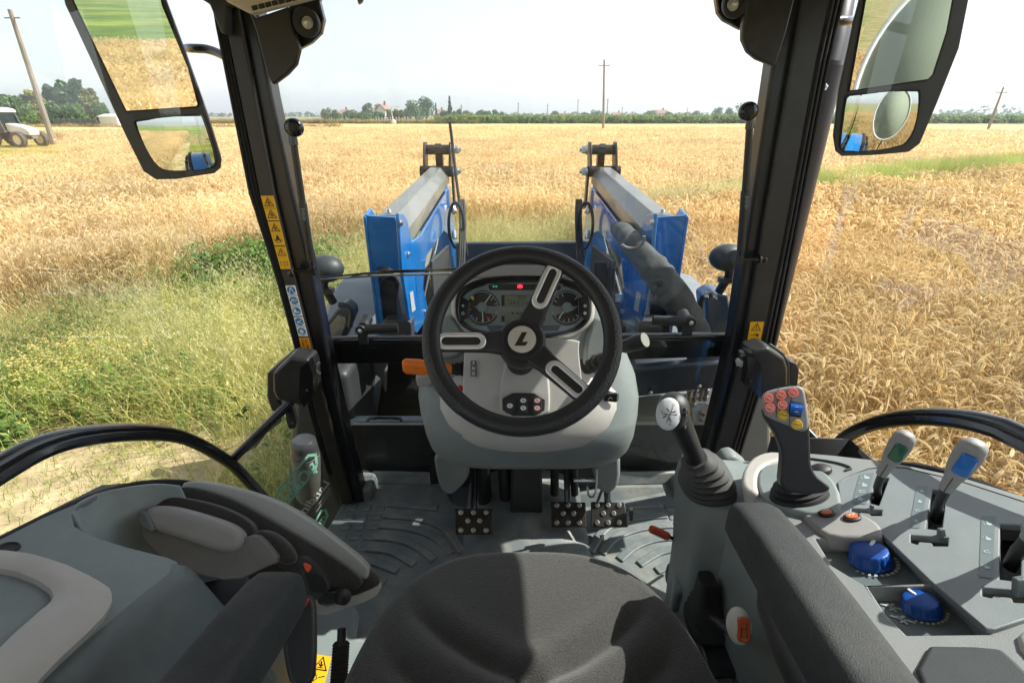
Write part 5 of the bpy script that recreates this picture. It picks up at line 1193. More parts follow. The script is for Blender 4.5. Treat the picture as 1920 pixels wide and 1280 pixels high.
ribs = [[(728, 946), (821, 953)], [(719, 967), (780, 970), (839, 989), (868, 1036)], [(710, 985), (760, 988), (803, 1000), (830, 1016), (846, 1039)], [(697, 1007), (745, 1010), (785, 1025), (814, 1050)], [(687, 1028), (730, 1032), (753, 1043), (778, 1059)], [(676, 1050), (710, 1056), (746, 1071)], [(668, 1075), (700, 1082), (722, 1092)]]
def rib_shape(cen, w):
    """a long flat boss following a path"""
    cen = smooth_open(cen, 2); L_, R_ = [], []
    for i, p in enumerate(cen):
        t = (cen[min(i + 1, len(cen) - 1)] - cen[max(i - 1, 0)]).normalized(); s = Vector((-t.y, t.x, 0)) * w; L_.append(p + s); R_.append(p - s)
    return L_ + R_[::-1]
for mir in (0, 1):
    for rb in ribs:
        cen = [P(a, b, z=FZ + .006) for a, b in rb]
        if mir: cen = [Vector((.09 - p.x, p.y, p.z)) for p in cen]
        mb = MB(); mb.prism([p + Vector((0, 0, -.002)) for p in rib_shape(cen, .013)], (0, 0, .009)); mb.build('rib', matm, fm, bevel=.003, seg=2)
    for r_, (b, x0) in enumerate(((953, 655), (970, 648), (988, 642), (1007, 634), (1028, 626), (1052, 618))):
        for k in range(3):
            a = x0 + k * 26 + 2; c = P(a + 4, b, z=FZ + .005)
            if mir: c.x = .09 - c.x
            mb = MB(); mb.box(c, (.034, .026, .009)); mb.build('boss', matm, fm, bevel=.003, seg=2)
# --- pedals
def pedal(px, name, lab, dark):
    n = Vector((0, -.62, .78)); pl = Pl(P((px[0][0] + px[2][0]) / 2, (px[0][1] + px[2][1]) / 2, z=-1.15), n)
    mb = MB(); mb.prism(pl.px(px), -pl.n * .006); pd = mb.build(name, mat('worn_pedal', (.05, .048, .045), .35, metal=.6, var=.4, vs=18, bump=.4, bs=60), TR, bevel=.005, label=lab)
    x0, x1 = px[0][0], px[1][0]; y0, y1 = px[0][1], px[2][1]; mb = MB()
    for (u, v) in ((.18, .14), (.5, .14), (.82, .14), (.36, .46), (.66, .46), (.18, .82), (.5, .82), (.82, .82)):
        c = pl.at(x0 + (x1 - x0) * u, y0 + (y1 - y0) * v, 0); mb = MB(); mb.lathe([(.0085, 0), (.0075, .004), (.005, .0045), (.0045, .002)], c, pl.n, 14); mb.build('stud', steel, pd)
    c = pl.at((x0 + x1) / 2, y0 + 6, -.012); mb = MB(); mb.tube([c, c + Vector((0, .05, .05)), c + Vector((0, .12, .22)), c + Vector((0, .16, .36))], .011, 8); mb.build('pedal_arm', blackm, pd); return pl
pedal([(851, 953), (925, 953), (923, 1002), (855, 1002)], 'pedal', 'clutch pedal, leftmost, in shade', 1)
pedal([(1032, 940), (1098, 941), (1100, 988), (1034, 988)], 'pedal', 'left brake pedal, studded', 0)
pedal([(1108, 940), (1172, 941), (1178, 988), (1108, 988)], 'pedal', 'right brake pedal, studded', 0)
mb = MB(); mb.prism([P(1180, 950, z=-1.14), P(1187, 950, z=-1.14), P(1187, 972, z=-1.14), P(1181, 972, z=-1.14)], (0, 0, -.01)); mb.build('pedal_grip', rubber, TR)
mb = MB(); mb.tube(smooth_open([P(a, b, y=1.17) for a, b in ((1119, 880), (1119, 900), (1116, 930), (1104, 932), (1101, 912))], 1), .0035, 8); mb.tube([P(1076, 900, y=1.2), P(1116, 900, y=1.2)], .006, 8); mb.build('pedal_latch', steel, TR)
mb = MB(); mb.prism([P(a, b, y=1.24) for a, b in ((958, 870), (1016, 870), (1019, 985), (956, 985))], (0, .12, 0)); mb.build('column_cover', blackp, TR, bevel=.01)
for x0 in (905, 945): mb = MB(); mb.tube([P(x0, 870, y=1.3), P(x0 + 4, 925, y=1.3), P(x0 + 2, 960, y=1.32)], [.02, .024, .018], 12); mb.build('brake_cylinder', blackp, TR)
for x0 in (1040, 1076): mb = MB(); mb.tube([P(x0, 870, y=1.3), P(x0, 925, y=1.3)], [.013, .015], 12); mb.build('linkage', blackp, TR)
pg_ = [(1000, 945), (1024, 945), (1033, 985), (1090, 1000), (1130, 1000), (1085, 1030), (1040, 1045), (1000, 1045)]
mb = MB(); cx_ = P(985, 1000, z=FZ); mb.grid(lambda u, v: Vector((cx_.x + (u - .5) * .40, cx_.y - .18 + v * .42, FZ + .008 + .075 * max(0, 1 - ((u - .5) / .5) ** 2) ** .7 * min(1, v * 1.5))), 24, 14); mb.build('floor_tunnel', matm, fl, smooth=80, solid=.006)
# ================================================================== dashboard
dash = part('dashboard')
rows = [(575, 842, 1126, 1.13, 1.42), (610, 828, 1142, 1.12, 1.42), (650, 816, 1156, 1.10, 1.42), (700, 802, 1172, 1.075, 1.40), (735, 793, 1184, 1.05, 1.39), (775, 790, 1189, 1.02, 1.38), (806, 794, 1187, 1.00, 1.37), (816, 797, 1185, .992, 1.37), (846, 804, 1180, .990, 1.36), (866, 812, 1172, .998, 1.35), (875, 822, 1162, 1.01, 1.33), (879, 840, 1145, 1.03, 1.30)]
rings = []
for r in rows:
    z = P(985, r[0], y=r[3]).z; ym = r[3] + .42 * (r[4] - r[3]); d_ = D(985, r[0]); zz = z
    # left/right silhouette is where the body is widest
    t = math.hypot(ym, zz) / math.hypot(D(960, 640).y, D(960, 640).z); t = (ym * cP - zz * sP)
    xl = (r[1] - 960) / FPX * t; xr = (r[2] - 960) / FPX * t
    rings.append(superring((xl + xr) / 2, (r[3] + r[4]) / 2, (xr - xl) / 2, (r[4] - r[3]) / 2, z, 72, 4.6))
mb = MB(); mb.loft(rings); mb.build('lower_shell', mat('pale_teal_plastic', lin((122, 131, 131)), .5, bump=.35, bs=700, var=.04, dust=.08), dash, smooth=55)
rows = [(700, 858, 1108, 1.05), (728, 826, 1150, 1.035), (752, 812, 1166, 1.015), (785, 812, 1168, .992), (812, 820, 1162, .980), (830, 834, 1150, .976), (842, 850, 1134, .980), (847, 880, 1104, .990)]
rings = []
for r in rows:
    z = P(985, r[0], y=r[3]).z; ry = .15; t = (r[3] + .10) * cP - z * sP; xl = (r[1] - 960) / FPX * t; xr = (r[2] - 960) / FPX * t
    rings.append(superring((xl + xr) / 2, r[3] + ry, (xr - xl) / 2, ry, z, 72, 3.4))
mb = MB(); mb.loft(rings); mb.build('front_bowl', warm, dash, smooth=55)
pl = Pl(P(980, 660, y=1.045), (0, -.88, .47))
bump_slab('column_panel', pl, [(868, 634), (872, 645), (868, 700), (868, 770), (905, 806), (1060, 806), (1096, 772), (1090, 700), (1084, 650), (1090, 634)], .07, warm, dash, bev=.012, sm=2)
bump_slab('panel_ridge', pl, [(936, 738), (944, 690), (952, 672), (1020, 672), (1027, 690), (1032, 738), (1030, 784), (938, 784)], .01, warm, dash, bev=.006, sm=1, h=.006)
# cover plates either side
for q in ([(818, 610), (838, 586), (856, 600), (872, 640), (866, 668), (812, 676)], [(1096, 640), (1112, 600), (1130, 590), (1146, 620), (1160, 676), (1092, 700)]):
    bump_slab('side_plate', Pl(P(985, 630, y=1.10), (0, -.9, .43)), q, .05, MC['pale_teal_plastic'], dash, bev=.01, sm=1)
# rocker switches
pls = Pl(pl.at(980, 760, .020), (0, -.88, .47))
bump_slab('switch_frame', pls, [(941, 737), (1023, 737), (1021, 780), (943, 780)], .014, blackp, dash, bev=.003, sm=1)
pinkw = mat('pink_print', lin((226, 170, 176)), .5)
for k, cx in enumerate((956, 981, 1007)):
    mb = MB(); c = pls.at(cx, 760, .0); mb.loft([[c + pls.r * a * .0105 + pls.u * b * .017 + pls.n * h for a, b in rrect(2, 2, .4)] for h in (.0, .004, .006)]); sw = mb.build('rocker_switch', blacks, dash, bevel=.0015)
    for (dy) in ((-.004,) if k == 0 else (.008, -.009)):
        mb = MB(); q = c + pls.u * (dy + .004) + pls.n * .0068; mb.poly([q + (pls.r * a + pls.u * b * .8) * .0068 for a, b in circ(20)]); mb.build('icon', pinkw if k == 2 else white, sw)
        mb = MB(); line(mb, q + pls.n * .0004, pls.r, pls.u, [(-.003, 0), (-.001, .002), (.001, -.002), (.003, 0)], .0009); mb.build('icon_line', inkm, sw)
# gear letters
plq = Pl(pl.at(888, 690, .004), (0, -.88, .47)); bump_slab('gear_label', plq, [(882, 676), (893, 676), (894, 706), (882, 706)], .004, teal_d, dash, bev=.001, sm=0, h=.002)
mb = MB()
for i, ch in enumerate('FNR'): add_text(mb, ch, plq.at(888, 681 + i * 9.6, .0035), plq.r, plq.u, .0095, bold=.02)
mb.build('gear_letters', white, dash)
# legs
for q in ([(812, 850), (880, 858), (881, 885), (873, 905), (850, 926), (839, 930), (824, 915), (816, 880)], [(1118, 870), (1164, 845), (1164, 905), (1148, 925), (1134, 928), (1120, 915), (1112, 885)]):
    bump_slab('dashboard_leg', Pl(P(980, 900, y=1.20), (0, -1, .15)), q, .16, MC['pale_teal_plastic'], dash, bev=.012, sm=1)
# hood over the instruments
mb = MB(); q = [(852, 548), (860, 520), (874, 498), (895, 482), (930, 468), (982, 461), (1034, 467), (1074, 483), (1096, 502), (1108, 524), (1116, 548)]
a_ = [P(x, y, y=1.20) for x, y in q]; mb.prism(smooth_open(a_, 2), (0, .14, -.075)); 
mb.build('instrument_hood', mat('hood_grey_green', lin((92, 104, 104)), .45, bump=.2, bs=800), dash, bevel=.02, seg=5, smooth=60)
plc = Pl(P(980, 575, y=1.135), (0, -.92, .39))
def ell(pl, cx, cy, rx, ry, h, n=48, e=2.0):
    out = []
    for i in range(n):
        a = 2 * math.pi * i / n; c, s_ = math.cos(a), math.sin(a); out.append(pl.at(cx + rx * math.copysign(abs(c) ** (2 / e), c), cy - ry * math.copysign(abs(s_) ** (2 / e), s_), h))
    return out
mb = MB(); mb.prism(ell(plc, 981, 576, 136, 66, .0, 64, 2.7), -plc.n * .06); mb.build('instrument_pod', warm, dash, bevel=.012, seg=4, smooth=60)
mb = MB(); mb.prism([plc.at(a, b, .006) for a, b in ((880, 496), (1086, 496), (1094, 521), (872, 521))], -plc.n * .03); mb.build('hood_brow', warm_d, dash, bevel=.006)
# --- instrument panel
ip = part('instrument_panel')
mb = MB(); o_, i_ = ell(plc, 981, 575, 129, 59, .010, 64, 2.7), ell(plc, 981, 577, 120, 52, .010, 64, 2.7); plate_holes(mb, o_, [i_], -plc.n * .018); mb.build('bezel', blackm, ip, bevel=.003, smooth=50)
mb = MB(); mb.poly(ell(plc, 981, 577, 121, 53, .001, 64, 2.7)); fc = mb.build('face', mat('dial_black', (.012, .013, .014), .35), ip)
silver = mat('dial_trim', lin((118, 134, 134)), .4)
mb = MB(); o_ = ell(plc, 981, 578, 118, 48, .0045, 64, 2.6)
plate_holes(mb, o_, [ell(plc, 905, 577, 31.5, 33, .0045, 36), ell(plc, 1063, 577, 31, 33, .0045, 36), [plc.at(a, b, .0045) for a, b in ((940, 553), (1028, 553), (1022, 603), (940, 603))], [plc.at(a, b, .0045) for a, b in ((914, 532), (1054, 532), (1050, 544), (918, 544))], [plc.at(a, b, .0045) for a, b in ((912, 610), (1052, 610), (1046, 620), (918, 620))]], -plc.n * .002); mb.build('trim', silver, fc, bevel=.0006)
def gauge(cx, cy, needles, a0, a1, marks, red):
    mb = MB(); mb.poly(ell(plc, cx, cy, 31, 32.5, .0016, 36)); g = mb.build('gauge', MC['dial_black'], ip)
    mb = MB(); c = plc.at(cx, cy, .003); k = (plc.at(cx + 10, cy, .003) - c).length / 10
    for i in range(marks + 1):
        a = R(a0 + (a1 - a0) * i / marks); l = 5.5 if i % 2 == 0 else 3; line(mb, c, plc.r, plc.u, [((27 - l) * k * math.cos(a), (27 - l) * k * math.sin(a)), (27 * k * math.cos(a), 27 * k * math.sin(a))], .9 * k)
    pts = [(29 * k * math.cos(R(x)), 29 * k * math.sin(R(x))) for x in range(0, 360, 8)]; line(mb, c, plc.r, plc.u, pts, .5 * k, True)
    mb.build('scale', white, g)
    for (ang, l) in needles: mb = MB(); a = R(ang); line(mb, c + plc.n * .003, plc.r, plc.u, [(6 * k * math.cos(a), 6 * k * math.sin(a)), (l * k * math.cos(a), l * k * math.sin(a))], 1.5 * k); mb.build('needle', white, g)
    mb = MB(); mb.lathe([(9.5 * k, 0), (9.5 * k, .004), (8 * k, .0055)], c, plc.n, 24); mb.build('hub', silver, g)
    for dx, dy, m in red: mb = MB(); q = plc.at(cx + dx, cy + dy, .0032); mb.poly([q + plc.r * a * 3 * k + plc.u * b * 3 * k for a, b in ((-1, -.8), (1, -.8), (.8, .8), (-.8, .8))]); mb.build('gauge_symbol', m, g)
gauge(904, 576, [(55, 27), (-86, 27)], 40, -220, 10, [(-17, 20, skyb), (12, 20, redm), (-18, -18, yell)]); gauge(1063, 576, [(-128, 24)], 45, -250, 14, [])
mb = MB(); mb.poly([plc.at(a, b, .0028) for a, b in ((946, 554), (1022, 554), (1018, 602), (946, 602))]); lcd = mb.build('display', mat('lcd_green_grey', lin((118, 124, 106)), .3, var=.03), ip)
mb = MB()
add_text(mb, 'N-2', plc.at(966, 567, .0032), plc.r, plc.u, .0135); add_text(mb, '0.00', plc.at(966, 576, .0032), plc.r, plc.u, .009); add_text(mb, '(8)', plc.at(976, 587, .0032), plc.r, plc.u, .009)
k_ = .0012; q = plc.at(966, 586, .0032); line(mb, q, plc.r, plc.u, [(-8 * k_, 0), (-3 * k_, 0), (-3 * k_, 3.5 * k_), (2 * k_, 3.5 * k_), (3 * k_, 0), (6 * k_, 0)], .8 * k_); blob(mb, q, plc.r, plc.u, -5 * k_, -2 * k_, 2 * k_); blob(mb, q, plc.r, plc.u, 4 * k_, -2 * k_, 1.6 * k_)
c = plc.at(975, 557, .0032); line(mb, c, plc.r, plc.u, [(3 * k_ * a, 3 * k_ * b) for a, b in circ(14)], 1.0 * k_, True); c = plc.at(984, 557, .0032); line(mb, c, plc.r, plc.u, [(2 * k_ * a, 2 * k_ * b) for a, b in circ(8)], .9 * k_, True)
line(mb, plc.at(948, 578, .0032), plc.r, plc.u, [(0, 0), (30 * k_, 0)], .4 * k_); line(mb, plc.at(980, 555, .0032), plc.r, plc.u, [(0, 0), (0, -52 * k_)], .4 * k_)
for a, b in ((950, 563), (953, 569), (984, 567), (986, 570)): line(mb, plc.at(a, b, .0032), plc.r, plc.u, [(0, 0), (5 * k_, 0)], 1.2 * k_)
mb.build('display_text', mat('lcd_ink', (.02, .022, .018), .5), lcd)
def lit(nm, col, e): return mat(nm, col, .5, emit=e)
mb = MB(); q = plc.at(975, 537, .0034); k_ = .0011; add_text(mb, 'P', q, plc.r, plc.u, .0105, bold=.02); line(mb, q, plc.r, plc.u, [(3.6 * k_ * a, 3.6 * k_ * b) for a, b in circ(20)], .8 * k_, True)
for s_ in (-1, 1): line(mb, q, plc.r, plc.u, [(s_ * 5.2 * k_ * math.cos(R(t)), 5.2 * k_ * math.sin(R(t))) for t in range(-40, 41, 20)], .8 * k_)
mb.build('parking_brake_light', lit('red_lamp', (.9, .02, .04), 2.2), ip)
mb = MB(); q = plc.at(928, 537, .0034)
for s_ in (-1, 1): line(mb, q, plc.r, plc.u, [(s_ * 4.5 * k_, 1.8 * k_), (s_ * 1.2 * k_, 0), (s_ * 4.5 * k_, -1.8 * k_)], .9 * k_)
mb.build('indicator_light', lit('green_lamp', (.0, .45, .2), .8), ip)
for px, sym in (((858, 880, 560, 600), 0), ((1084, 1108, 556, 598), 1)):
    x0, x1, y0, y1 = px; s_ = -1 if sym == 0 else 1; mb = MB(); xo = x0 if sym == 0 else x1; xi = x1 if sym == 0 else x0
    mb.prism([plc.at(a, b, .0118) for a, b in ((xo - s_ * 4, y0 - 5), (xi, y0 + 4), (xi, y1 - 5), (xo - s_ * 4, y1 + 3), (xo, (y0 + y1) / 2))], -plc.n * .006); bk = mb.build('button_block', blackm, ip, bevel=.002)
    mb = MB()
    for k, yy in enumerate((573, 587)):
        q = plc.at((x0 + x1) / 2 + s_ * 1, yy, .0125); w = .0028
        if sym == 0 and k == 0: line(mb, q, plc.r, plc.u, [(0, w), (w, 0), (0, -w), (-w, 0)], .001, True)
        elif sym == 0: line(mb, q, plc.r, plc.u, [(-w, -w), (w, -w), (w, 0), (0, w * 1.2), (-w, 0)], .001, True)
        else: line(mb, q, plc.r, plc.u, [(w * a, w * b) for a, b in circ(10)], .0011, True); blob(mb, q, plc.r, plc.u, 0, 0, .0009)
    mb.build('button_symbol', white, bk)
mb = MB(); mb.poly(ell(plc, 981, 577, 121, 53, .009, 64, 2.7)); mb.build('cover_glass', glassmat('clear_cover', (.97, .97, .97), .8), ip)
# ================================================================== steering wheel
EL = R(42); wn_ = Vector((0, -math.cos(EL), math.sin(EL))); wc = P(979, 630, t=.985); wpl = Pl(wc, wn_)
sw = part('steering_wheel')
def wv(a, b, h=0): return wc + wpl.r * a + wpl.u * b + wpl.n * h
RW = .180
mb = MB(); N_ = 96; rings = []
for i in range(N_):
    a = 2 * math.pi * i / N_; u = wpl.r * math.cos(a) + wpl.u * math.sin(a); rings.append([wc + u * (RW + .0185 * math.cos(t)) + wpl.n * .0155 * math.sin(t) for t in [2 * math.pi * k / 18 for k in range(18)]])
R_ = [mb.vs(q) for q in rings]; R_.append(R_[0])
for a, b in zip(R_, R_[1:]):
    for i in range(18): mb.face([a[i], a[(i + 1) % 18], b[(i + 1) % 18], b[i]])
rimm = mat('wheel_leather', (.019, .020, .022), .42, var=.1, bump=.2, bs=900)
wr = mb.build('rim', rimm, sw, smooth=80)
gripm = bpy.data.materials.new('dimpled_grip'); gripm.use_nodes = True; N = gripm.node_tree.nodes; L = gripm.node_tree.links; b = N['Principled BSDF']
b.inputs['Base Color'].default_value = (.02, .021, .023, 1); b.inputs['Roughness'].default_value = .45
tc = N.new('ShaderNodeTexCoord'); vo = N.new('ShaderNodeTexVoronoi'); vo.inputs['Scale'].default_value = 330; L.new(tc.outputs['Object'], vo.inputs['Vector']); bp = N.new('ShaderNodeBump'); bp.inputs['Strength'].default_value = .9; bp.inputs['Distance'].default_value = .0015; L.new(vo.outputs[0], bp.inputs['Height']); L.new(bp.outputs[0], b.inputs['Normal'])
mb = MB()
for (d0, d1) in ((-75, 95), (135, 232)):
    rings = []
    for i in range(37):
        a = R(d0 + (d1 - d0) * i / 36); u = wpl.r * math.cos(a) + wpl.u * math.sin(a); rings.append([wc + u * (RW + .0192 * math.cos(t)) + wpl.n * .0162 * math.sin(t) for t in [R(-80 + 165 * k / 12) for k in range(13)]])
    mb.loft(rings, closed=False, cap=False)
mb.build('grip', gripm, wr, smooth=80)
hub_h = -.03
mb = MB(); mb.lathe([(.03, -.09), (.046, -.06), (.051, -.02), (.049, .004), (.043, .010), (.036, .010), (.034, .007)], wv(0, 0, hub_h), wpl.n, 48); hubo = mb.build('hub', blackp, sw)
mb = MB(); mb.lathe([(.0, 0), (.028, 0), (.029, .0015), (.028, .003), (.026, .0035), (.0, .0035)], wv(0, 0, hub_h + .008), wpl.n, 48); em = mb.build('emblem', chrome, hubo, smooth=30)
mb = MB(); q = wv(0, 0, hub_h + .0118)
mb.prism([q + wpl.r * a * .0125 + wpl.u * b * .0125 for a, b in ((-.0, 1.15), (.85, 1.15), (.05, -.5), (1.0, -.5), (.55, -1.15), (-1.25, -1.15), (-.95, -.65))], wpl.n * .0008); mb.build('letter_mark', mat('bronze_letter', (.05, .04, .03), .35, metal=.5), em)
mb = MB(); mb.tube([wv(0, 0, hub_h - .05), wv(0, 0, -.2)], [.03, .036], 24); mb.build('column_shaft', blackp, sw)
def spoke(deg):
    a = R(deg); u = wpl.r * math.cos(a) + wpl.u * math.sin(a); v = -wpl.r * math.sin(a) + wpl.u * math.cos(a)
    def S(x, y, h): return wc + u * x + v * y + wpl.n * h
    mb = MB(); rings = []
    for x, w, h, th in ((.035, .028, -.034, .022), (.07, .022, -.026, .018), (.12, .021, -.014, .014), (.165, .020, -.003, .012), (.182, .019, .0, .010)):
        rings.append([S(x, w * c_, h + th * .5 * s_) for c_, s_ in ((-1, -.5), (-1, .6), (-.8, 1), (.8, 1), (1, .6), (1, -.5), (.7, -1), (-.7, -1))])
    mb.loft(rings); sp = mb.build('spoke', blackp, sw, bevel=.002)
    # silver insert: oblong loop with a slot
    def loop(w, h, z): return [S(.122 + y, x, z + .15 * y * 1.4) for x, y in stadium(w, h, 8)]
    mb = MB(); plate_holes(mb, loop(.035, .100, -.0035), [loop(.016, .076, -.0035)], -wpl.n * .014); ins = mb.build('spoke_insert', chrome, sp, bevel=.0028, seg=3, smooth=40)
    mb = MB(); mb.prism(loop(.0165, .077, -.0095), -wpl.n * .001); mb.build('insert_recess', mat('recess_grey', (.25, .25, .25), .35, metal=.7), sp)
    mb = MB(); mb.prism([S(.122 + y, x + .0015, -.0082 + .15 * y * 1.4) for x, y in stadium(.007, .060, 6)], -wpl.n * .001); mb.build('slot', blackp, sp)
for d_ in (65, 184, -45): spoke(d_)
# --- stalks
def boot(mb, a, b, r0, r1, n):
    a = Vector(a); b = Vector(b); ax = b - a; L_ = ax.length; prof = [(.001, 0)]
    for i in range(n * 2 + 1): f = i / (n * 2); prof.append(((r0 + (r1 - r0) * f) * (1.0 if i % 2 == 0 else .80), L_ * f))
    prof.append((.001, L_)); mb.lathe(prof, a, ax, 28)
sl_ = part('shuttle_lever'); a = P(755, 686, y=1.02); b = P(848, 692, y=1.06); c = P(880, 692, y=1.09)
mb = MB(); rings = []
for f, w, h in ((0, .013, .008), (.06, .0195, .011), (.35, .0205, .0115), (.6, .016, .011), (1, .0125, .011)):
    p = a.lerp(b, f); rings.append([p + Vector((0, 0, 1)) * w * s_ + Vector((.1, -1, 0)).normalized() * h * c_ for c_, s_ in circ(20)])
mb.loft(rings); mb.build('orange_handle', orange, sl_, bevel=.002, smooth=60)
mb = MB(); line(mb, a.lerp(b, .25) + Vector((0, -.0125, .0)), Vector((1, 0, 0)), Vector((0, 0, 1)), [(-.006, -.003), (-.002, .004), (.004, .0), (.008, .003)], .0012); mb.build('embossed_mark', mat('dark_orange', lin((205, 98, 20)), .5), sl_)
mb = MB(); boot(mb, b - (c - b) * .1, c, .013, .022, 3); mb.build('boot', rubber, sl_)
st = part('indicator_stalk'); a = P(1100, 686, y=1.09); b = P(1140, 668, y=1.06); c = P(1165, 652, y=1.03); d = P(1206, 638, y=1.0)
mb = MB(); boot(mb, a, b, .026, .012, 4); mb.build('boot', rubber, st)
mb = MB(); mb.tube([b - (c - b) * .3, c, c.lerp(d, .15), c.lerp(d, .55)], [.0095, .0105, .0155, .0165], 20); mb.tube([c.lerp(d, .57), c.lerp(d, .9), d, d + (d - c).normalized() * .004], [.018, .0185, .018, .0165], 24); mb.build('stalk', blackp, st)
mb = MB(); mb.lathe([(.001, 0), (.0165, 0), (.0165, .0012), (.001, .0014)], d + (d - c).normalized() * .0042, d - c, 24); mb.build('end_cap', mat('olive_grey_cap', lin((124, 128, 118)), .5), st)
mb = MB(); q = c.lerp(d, .75) + Vector((-.002, -.0172, .008)); line(mb, q, Vector((1, .1, 0)), Vector((0, .4, .9)), [(-.004, -.002), (0, .003), (.003, .001)], .0012); line(mb, q, Vector((1, .1, 0)), Vector((0, .4, .9)), [(-.002, -.005), (.003, -.003)], .001); mb.build('horn_symbol', white, st)
ik = part('ignition_key'); pk = P(1146, 742, y=1.035); mb = MB(); mb.tube([pk + Vector((-.02, .02, 0)), pk], .01, 16); mb.prism([pk + Vector((x, -.002, z)) for x, z in ((-.018, -.010), (.012, -.014), (.017, -.009), (.017, .008), (.011, .013), (-.018, .010))], (0, -.007, 0)); mb.build('key_head', blackp, ik, bevel=.003)
mb = MB(); line(mb, pk + Vector((-.004, -.0098, 0)), Vector((1, 0, 0)), Vector((0, 0, 1)), [(-.004, -.003), (0, .003), (.004, -.002)], .0016); line(mb, pk + Vector((.0135, -.0098, 0)), Vector((1, 0, 0)), Vector((0, 0, 1)), [(0, -.007), (0, .007)], .0022); mb.build('key_print', white, ik)
mb = MB(); c = P(866, 738, y=1.04); mb.prism([c + Vector((x, 0, z)) for x, z in ((-.014, -.016), (.004, -.018), (.008, .008), (-.004, .022), (-.012, .016))], (0, .01, 0)); mb.build('key_tag', redm, TR, bevel=.004)
mb = MB(); mb.prism([P(a, b, y=1.06) for a, b in ((778, 706), (806, 700), (812, 716), (806, 726), (782, 726))], (0, .03, 0)); mb.build('side_lever', warm_d, TR, bevel=.006)
# ================================================================== driver's seat
seat = part('driver_seat')
CX = .026
CREASE = [([(-.205, .590), (-.175, .535), (-.125, .490), (-.075, .458), (-.03, .435), (.0, .42)], .012), ([(-.225, .50), (-.195, .455), (-.15, .42), (-.10, .395), (-.05, .38)], .009)]
def hcush(x, y):
    u = (x - CX) / .28; h = .012 * (1 - u * u)
    h += .014 * math.exp(-((abs(u) - .93) / .16) ** 2) * max(0, min(1, (.62 - y) / .2))
    for pl_c, dep in CREASE:
        for s in (-1, 1):
            px = abs(0) + s * (x - CX); best = 9; bt = 0
            for k in range(len(pl_c) - 1):
                a, b = pl_c[k], pl_c[k + 1]; dx, dy = b[0] - a[0], b[1] - a[1]; t = max(0, min(1, ((px - a[0]) * dx + (y - a[1]) * dy) / (dx * dx + dy * dy))); d = math.hypot(px - a[0] - dx * t, y - a[1] - dy * t)
                if d < best: best = d; bt = (k + t) / (len(pl_c) - 1)
            h -= dep * math.exp(-(best / .013) ** 2) * min(1, bt * 3 + .05) ; h += dep * .45 * math.exp(-((best - .03) / .02) ** 2) * min(1, bt * 3)
    return h
mb = MB(); rings = []; n = 160
prof = [(1.0, -.11), (1.012, -.08), (1.015, -.05), (1.0, -.022), (.975, -.008), (.94, .0)] + [(.925 - .0125 * k, 0) for k in range(73)]
ZS = -.722
for s, dz in prof:
    rg = []
    for p in superring(CX, .2, .278 * s, .484 * s, 0, n, 3.1):
        rg.append(Vector((p.x, p.y, ZS + dz + (hcush(p.x, p.y) if s < .99 else 0) * min(1, (1.0 - s) / .06 + .0) - .014 * max(0, (p.y - .5) / .18) ** 2)))
    rings.append(rg)
mb.loft(rings); mb.build('seat_cushion', fabric, seat, smooth=80)
mb = MB(); mb.prism(superring(CX, .18, .27, .43, ZS - .115, 40, 3), (0, 0, -.06)); mb.build('seat_pan', blackp, seat, bevel=.01)
mb = MB(); mb.prism([(CX - .2, 0, -1.23), (CX + .2, 0, -1.23), (CX + .19, .42, -1.23), (CX - .19, .42, -1.23)], (0, 0, .30), .9); mb.build('suspension', blackp, seat, bevel=.02)
mb = MB(); mb.grid(lambda u, v: Vector((CX + (u - .5) * .46 * (1 - .15 * v), -.22 - .10 * v - .03 * math.cos((u - .5) * 3), -.70 + .55 * v)), 10, 8); mb.build('backrest', fabric, seat, solid=.09, smooth=80)
def armrest(s):
    def V(x, y, z): return Vector((.036 + s * (x - .036), y, z))
    rings = []; kw = .80 if s > 0 else .74
    for y, w, h, dz in ((.594, .020, .012, -.026), (.590, .034, .026, -.018), (.580, .041, .032, -.011), (.56, .044, .036, -.005), (.50, .046, .040, 0), (.40, .048, .042, .004), (.25, .049, .043, .006), (.05, .049, .043, 0), (-.1, .048, .04, 0)):
        rings.append([V((.364 if s > 0 else .370) + .014 * max(0, (.55 - y) / .5) + w * kw * math.copysign(abs(c) ** .42, c), y, -.555 + dz + h * math.copysign(abs(q) ** .42, q)) for c, q in circ(40)])
    if s < 0: rings = [[Vector((p.x - .004 - .075 * max(0, (.55 - p.y) / .45), p.y - .125, p.z)) for p in r] for r in rings]
    mb = MB(); mb.loft(rings); a = mb.build('armrest', armf, seat, smooth=70)
    if s < 0: return
    mb = MB(); yy = 0 if s > 0 else -.125
    mb.loft([[V(.372 + w * c, y + yy, z + h * q) for c, q in circ(16)] for y, w, h, z in ((.52, .012, .008, -.60), (.47, .034, .028, -.615), (.40, .038, .04, -.62), (.2, .038, .05, -.625), (-.1, .038, .05, -.63))]); mb.build('armrest_shell', blackp, a, smooth=70)
armrest(1); armrest(-1)
# belt buckle of the driver
pl = Pl(P(562, 1190, t=.70), (.2, -.6, .77)); bk = part('belt_buckle')
bump_slab('buckle_body', pl, [(556, 1130), (574, 1114), (590, 1116), (593, 1200), (588, 1290), (545, 1290), (532, 1240), (527, 1175), (545, 1150)], .022, blackp, bk, bev=.006, sm=1)
bump_slab('release_button', pl, [(557, 1135), (568, 1121), (581, 1121), (574, 1134), (560, 1148)], .014, redm, bk, bev=.002, sm=0, h=.004)
mb = MB(); mb.tube([pl.at(562, 1285, -.01), pl.at(566, 1330, -.02)], .006, 8); mb.build('stalk_wire', steel, bk)
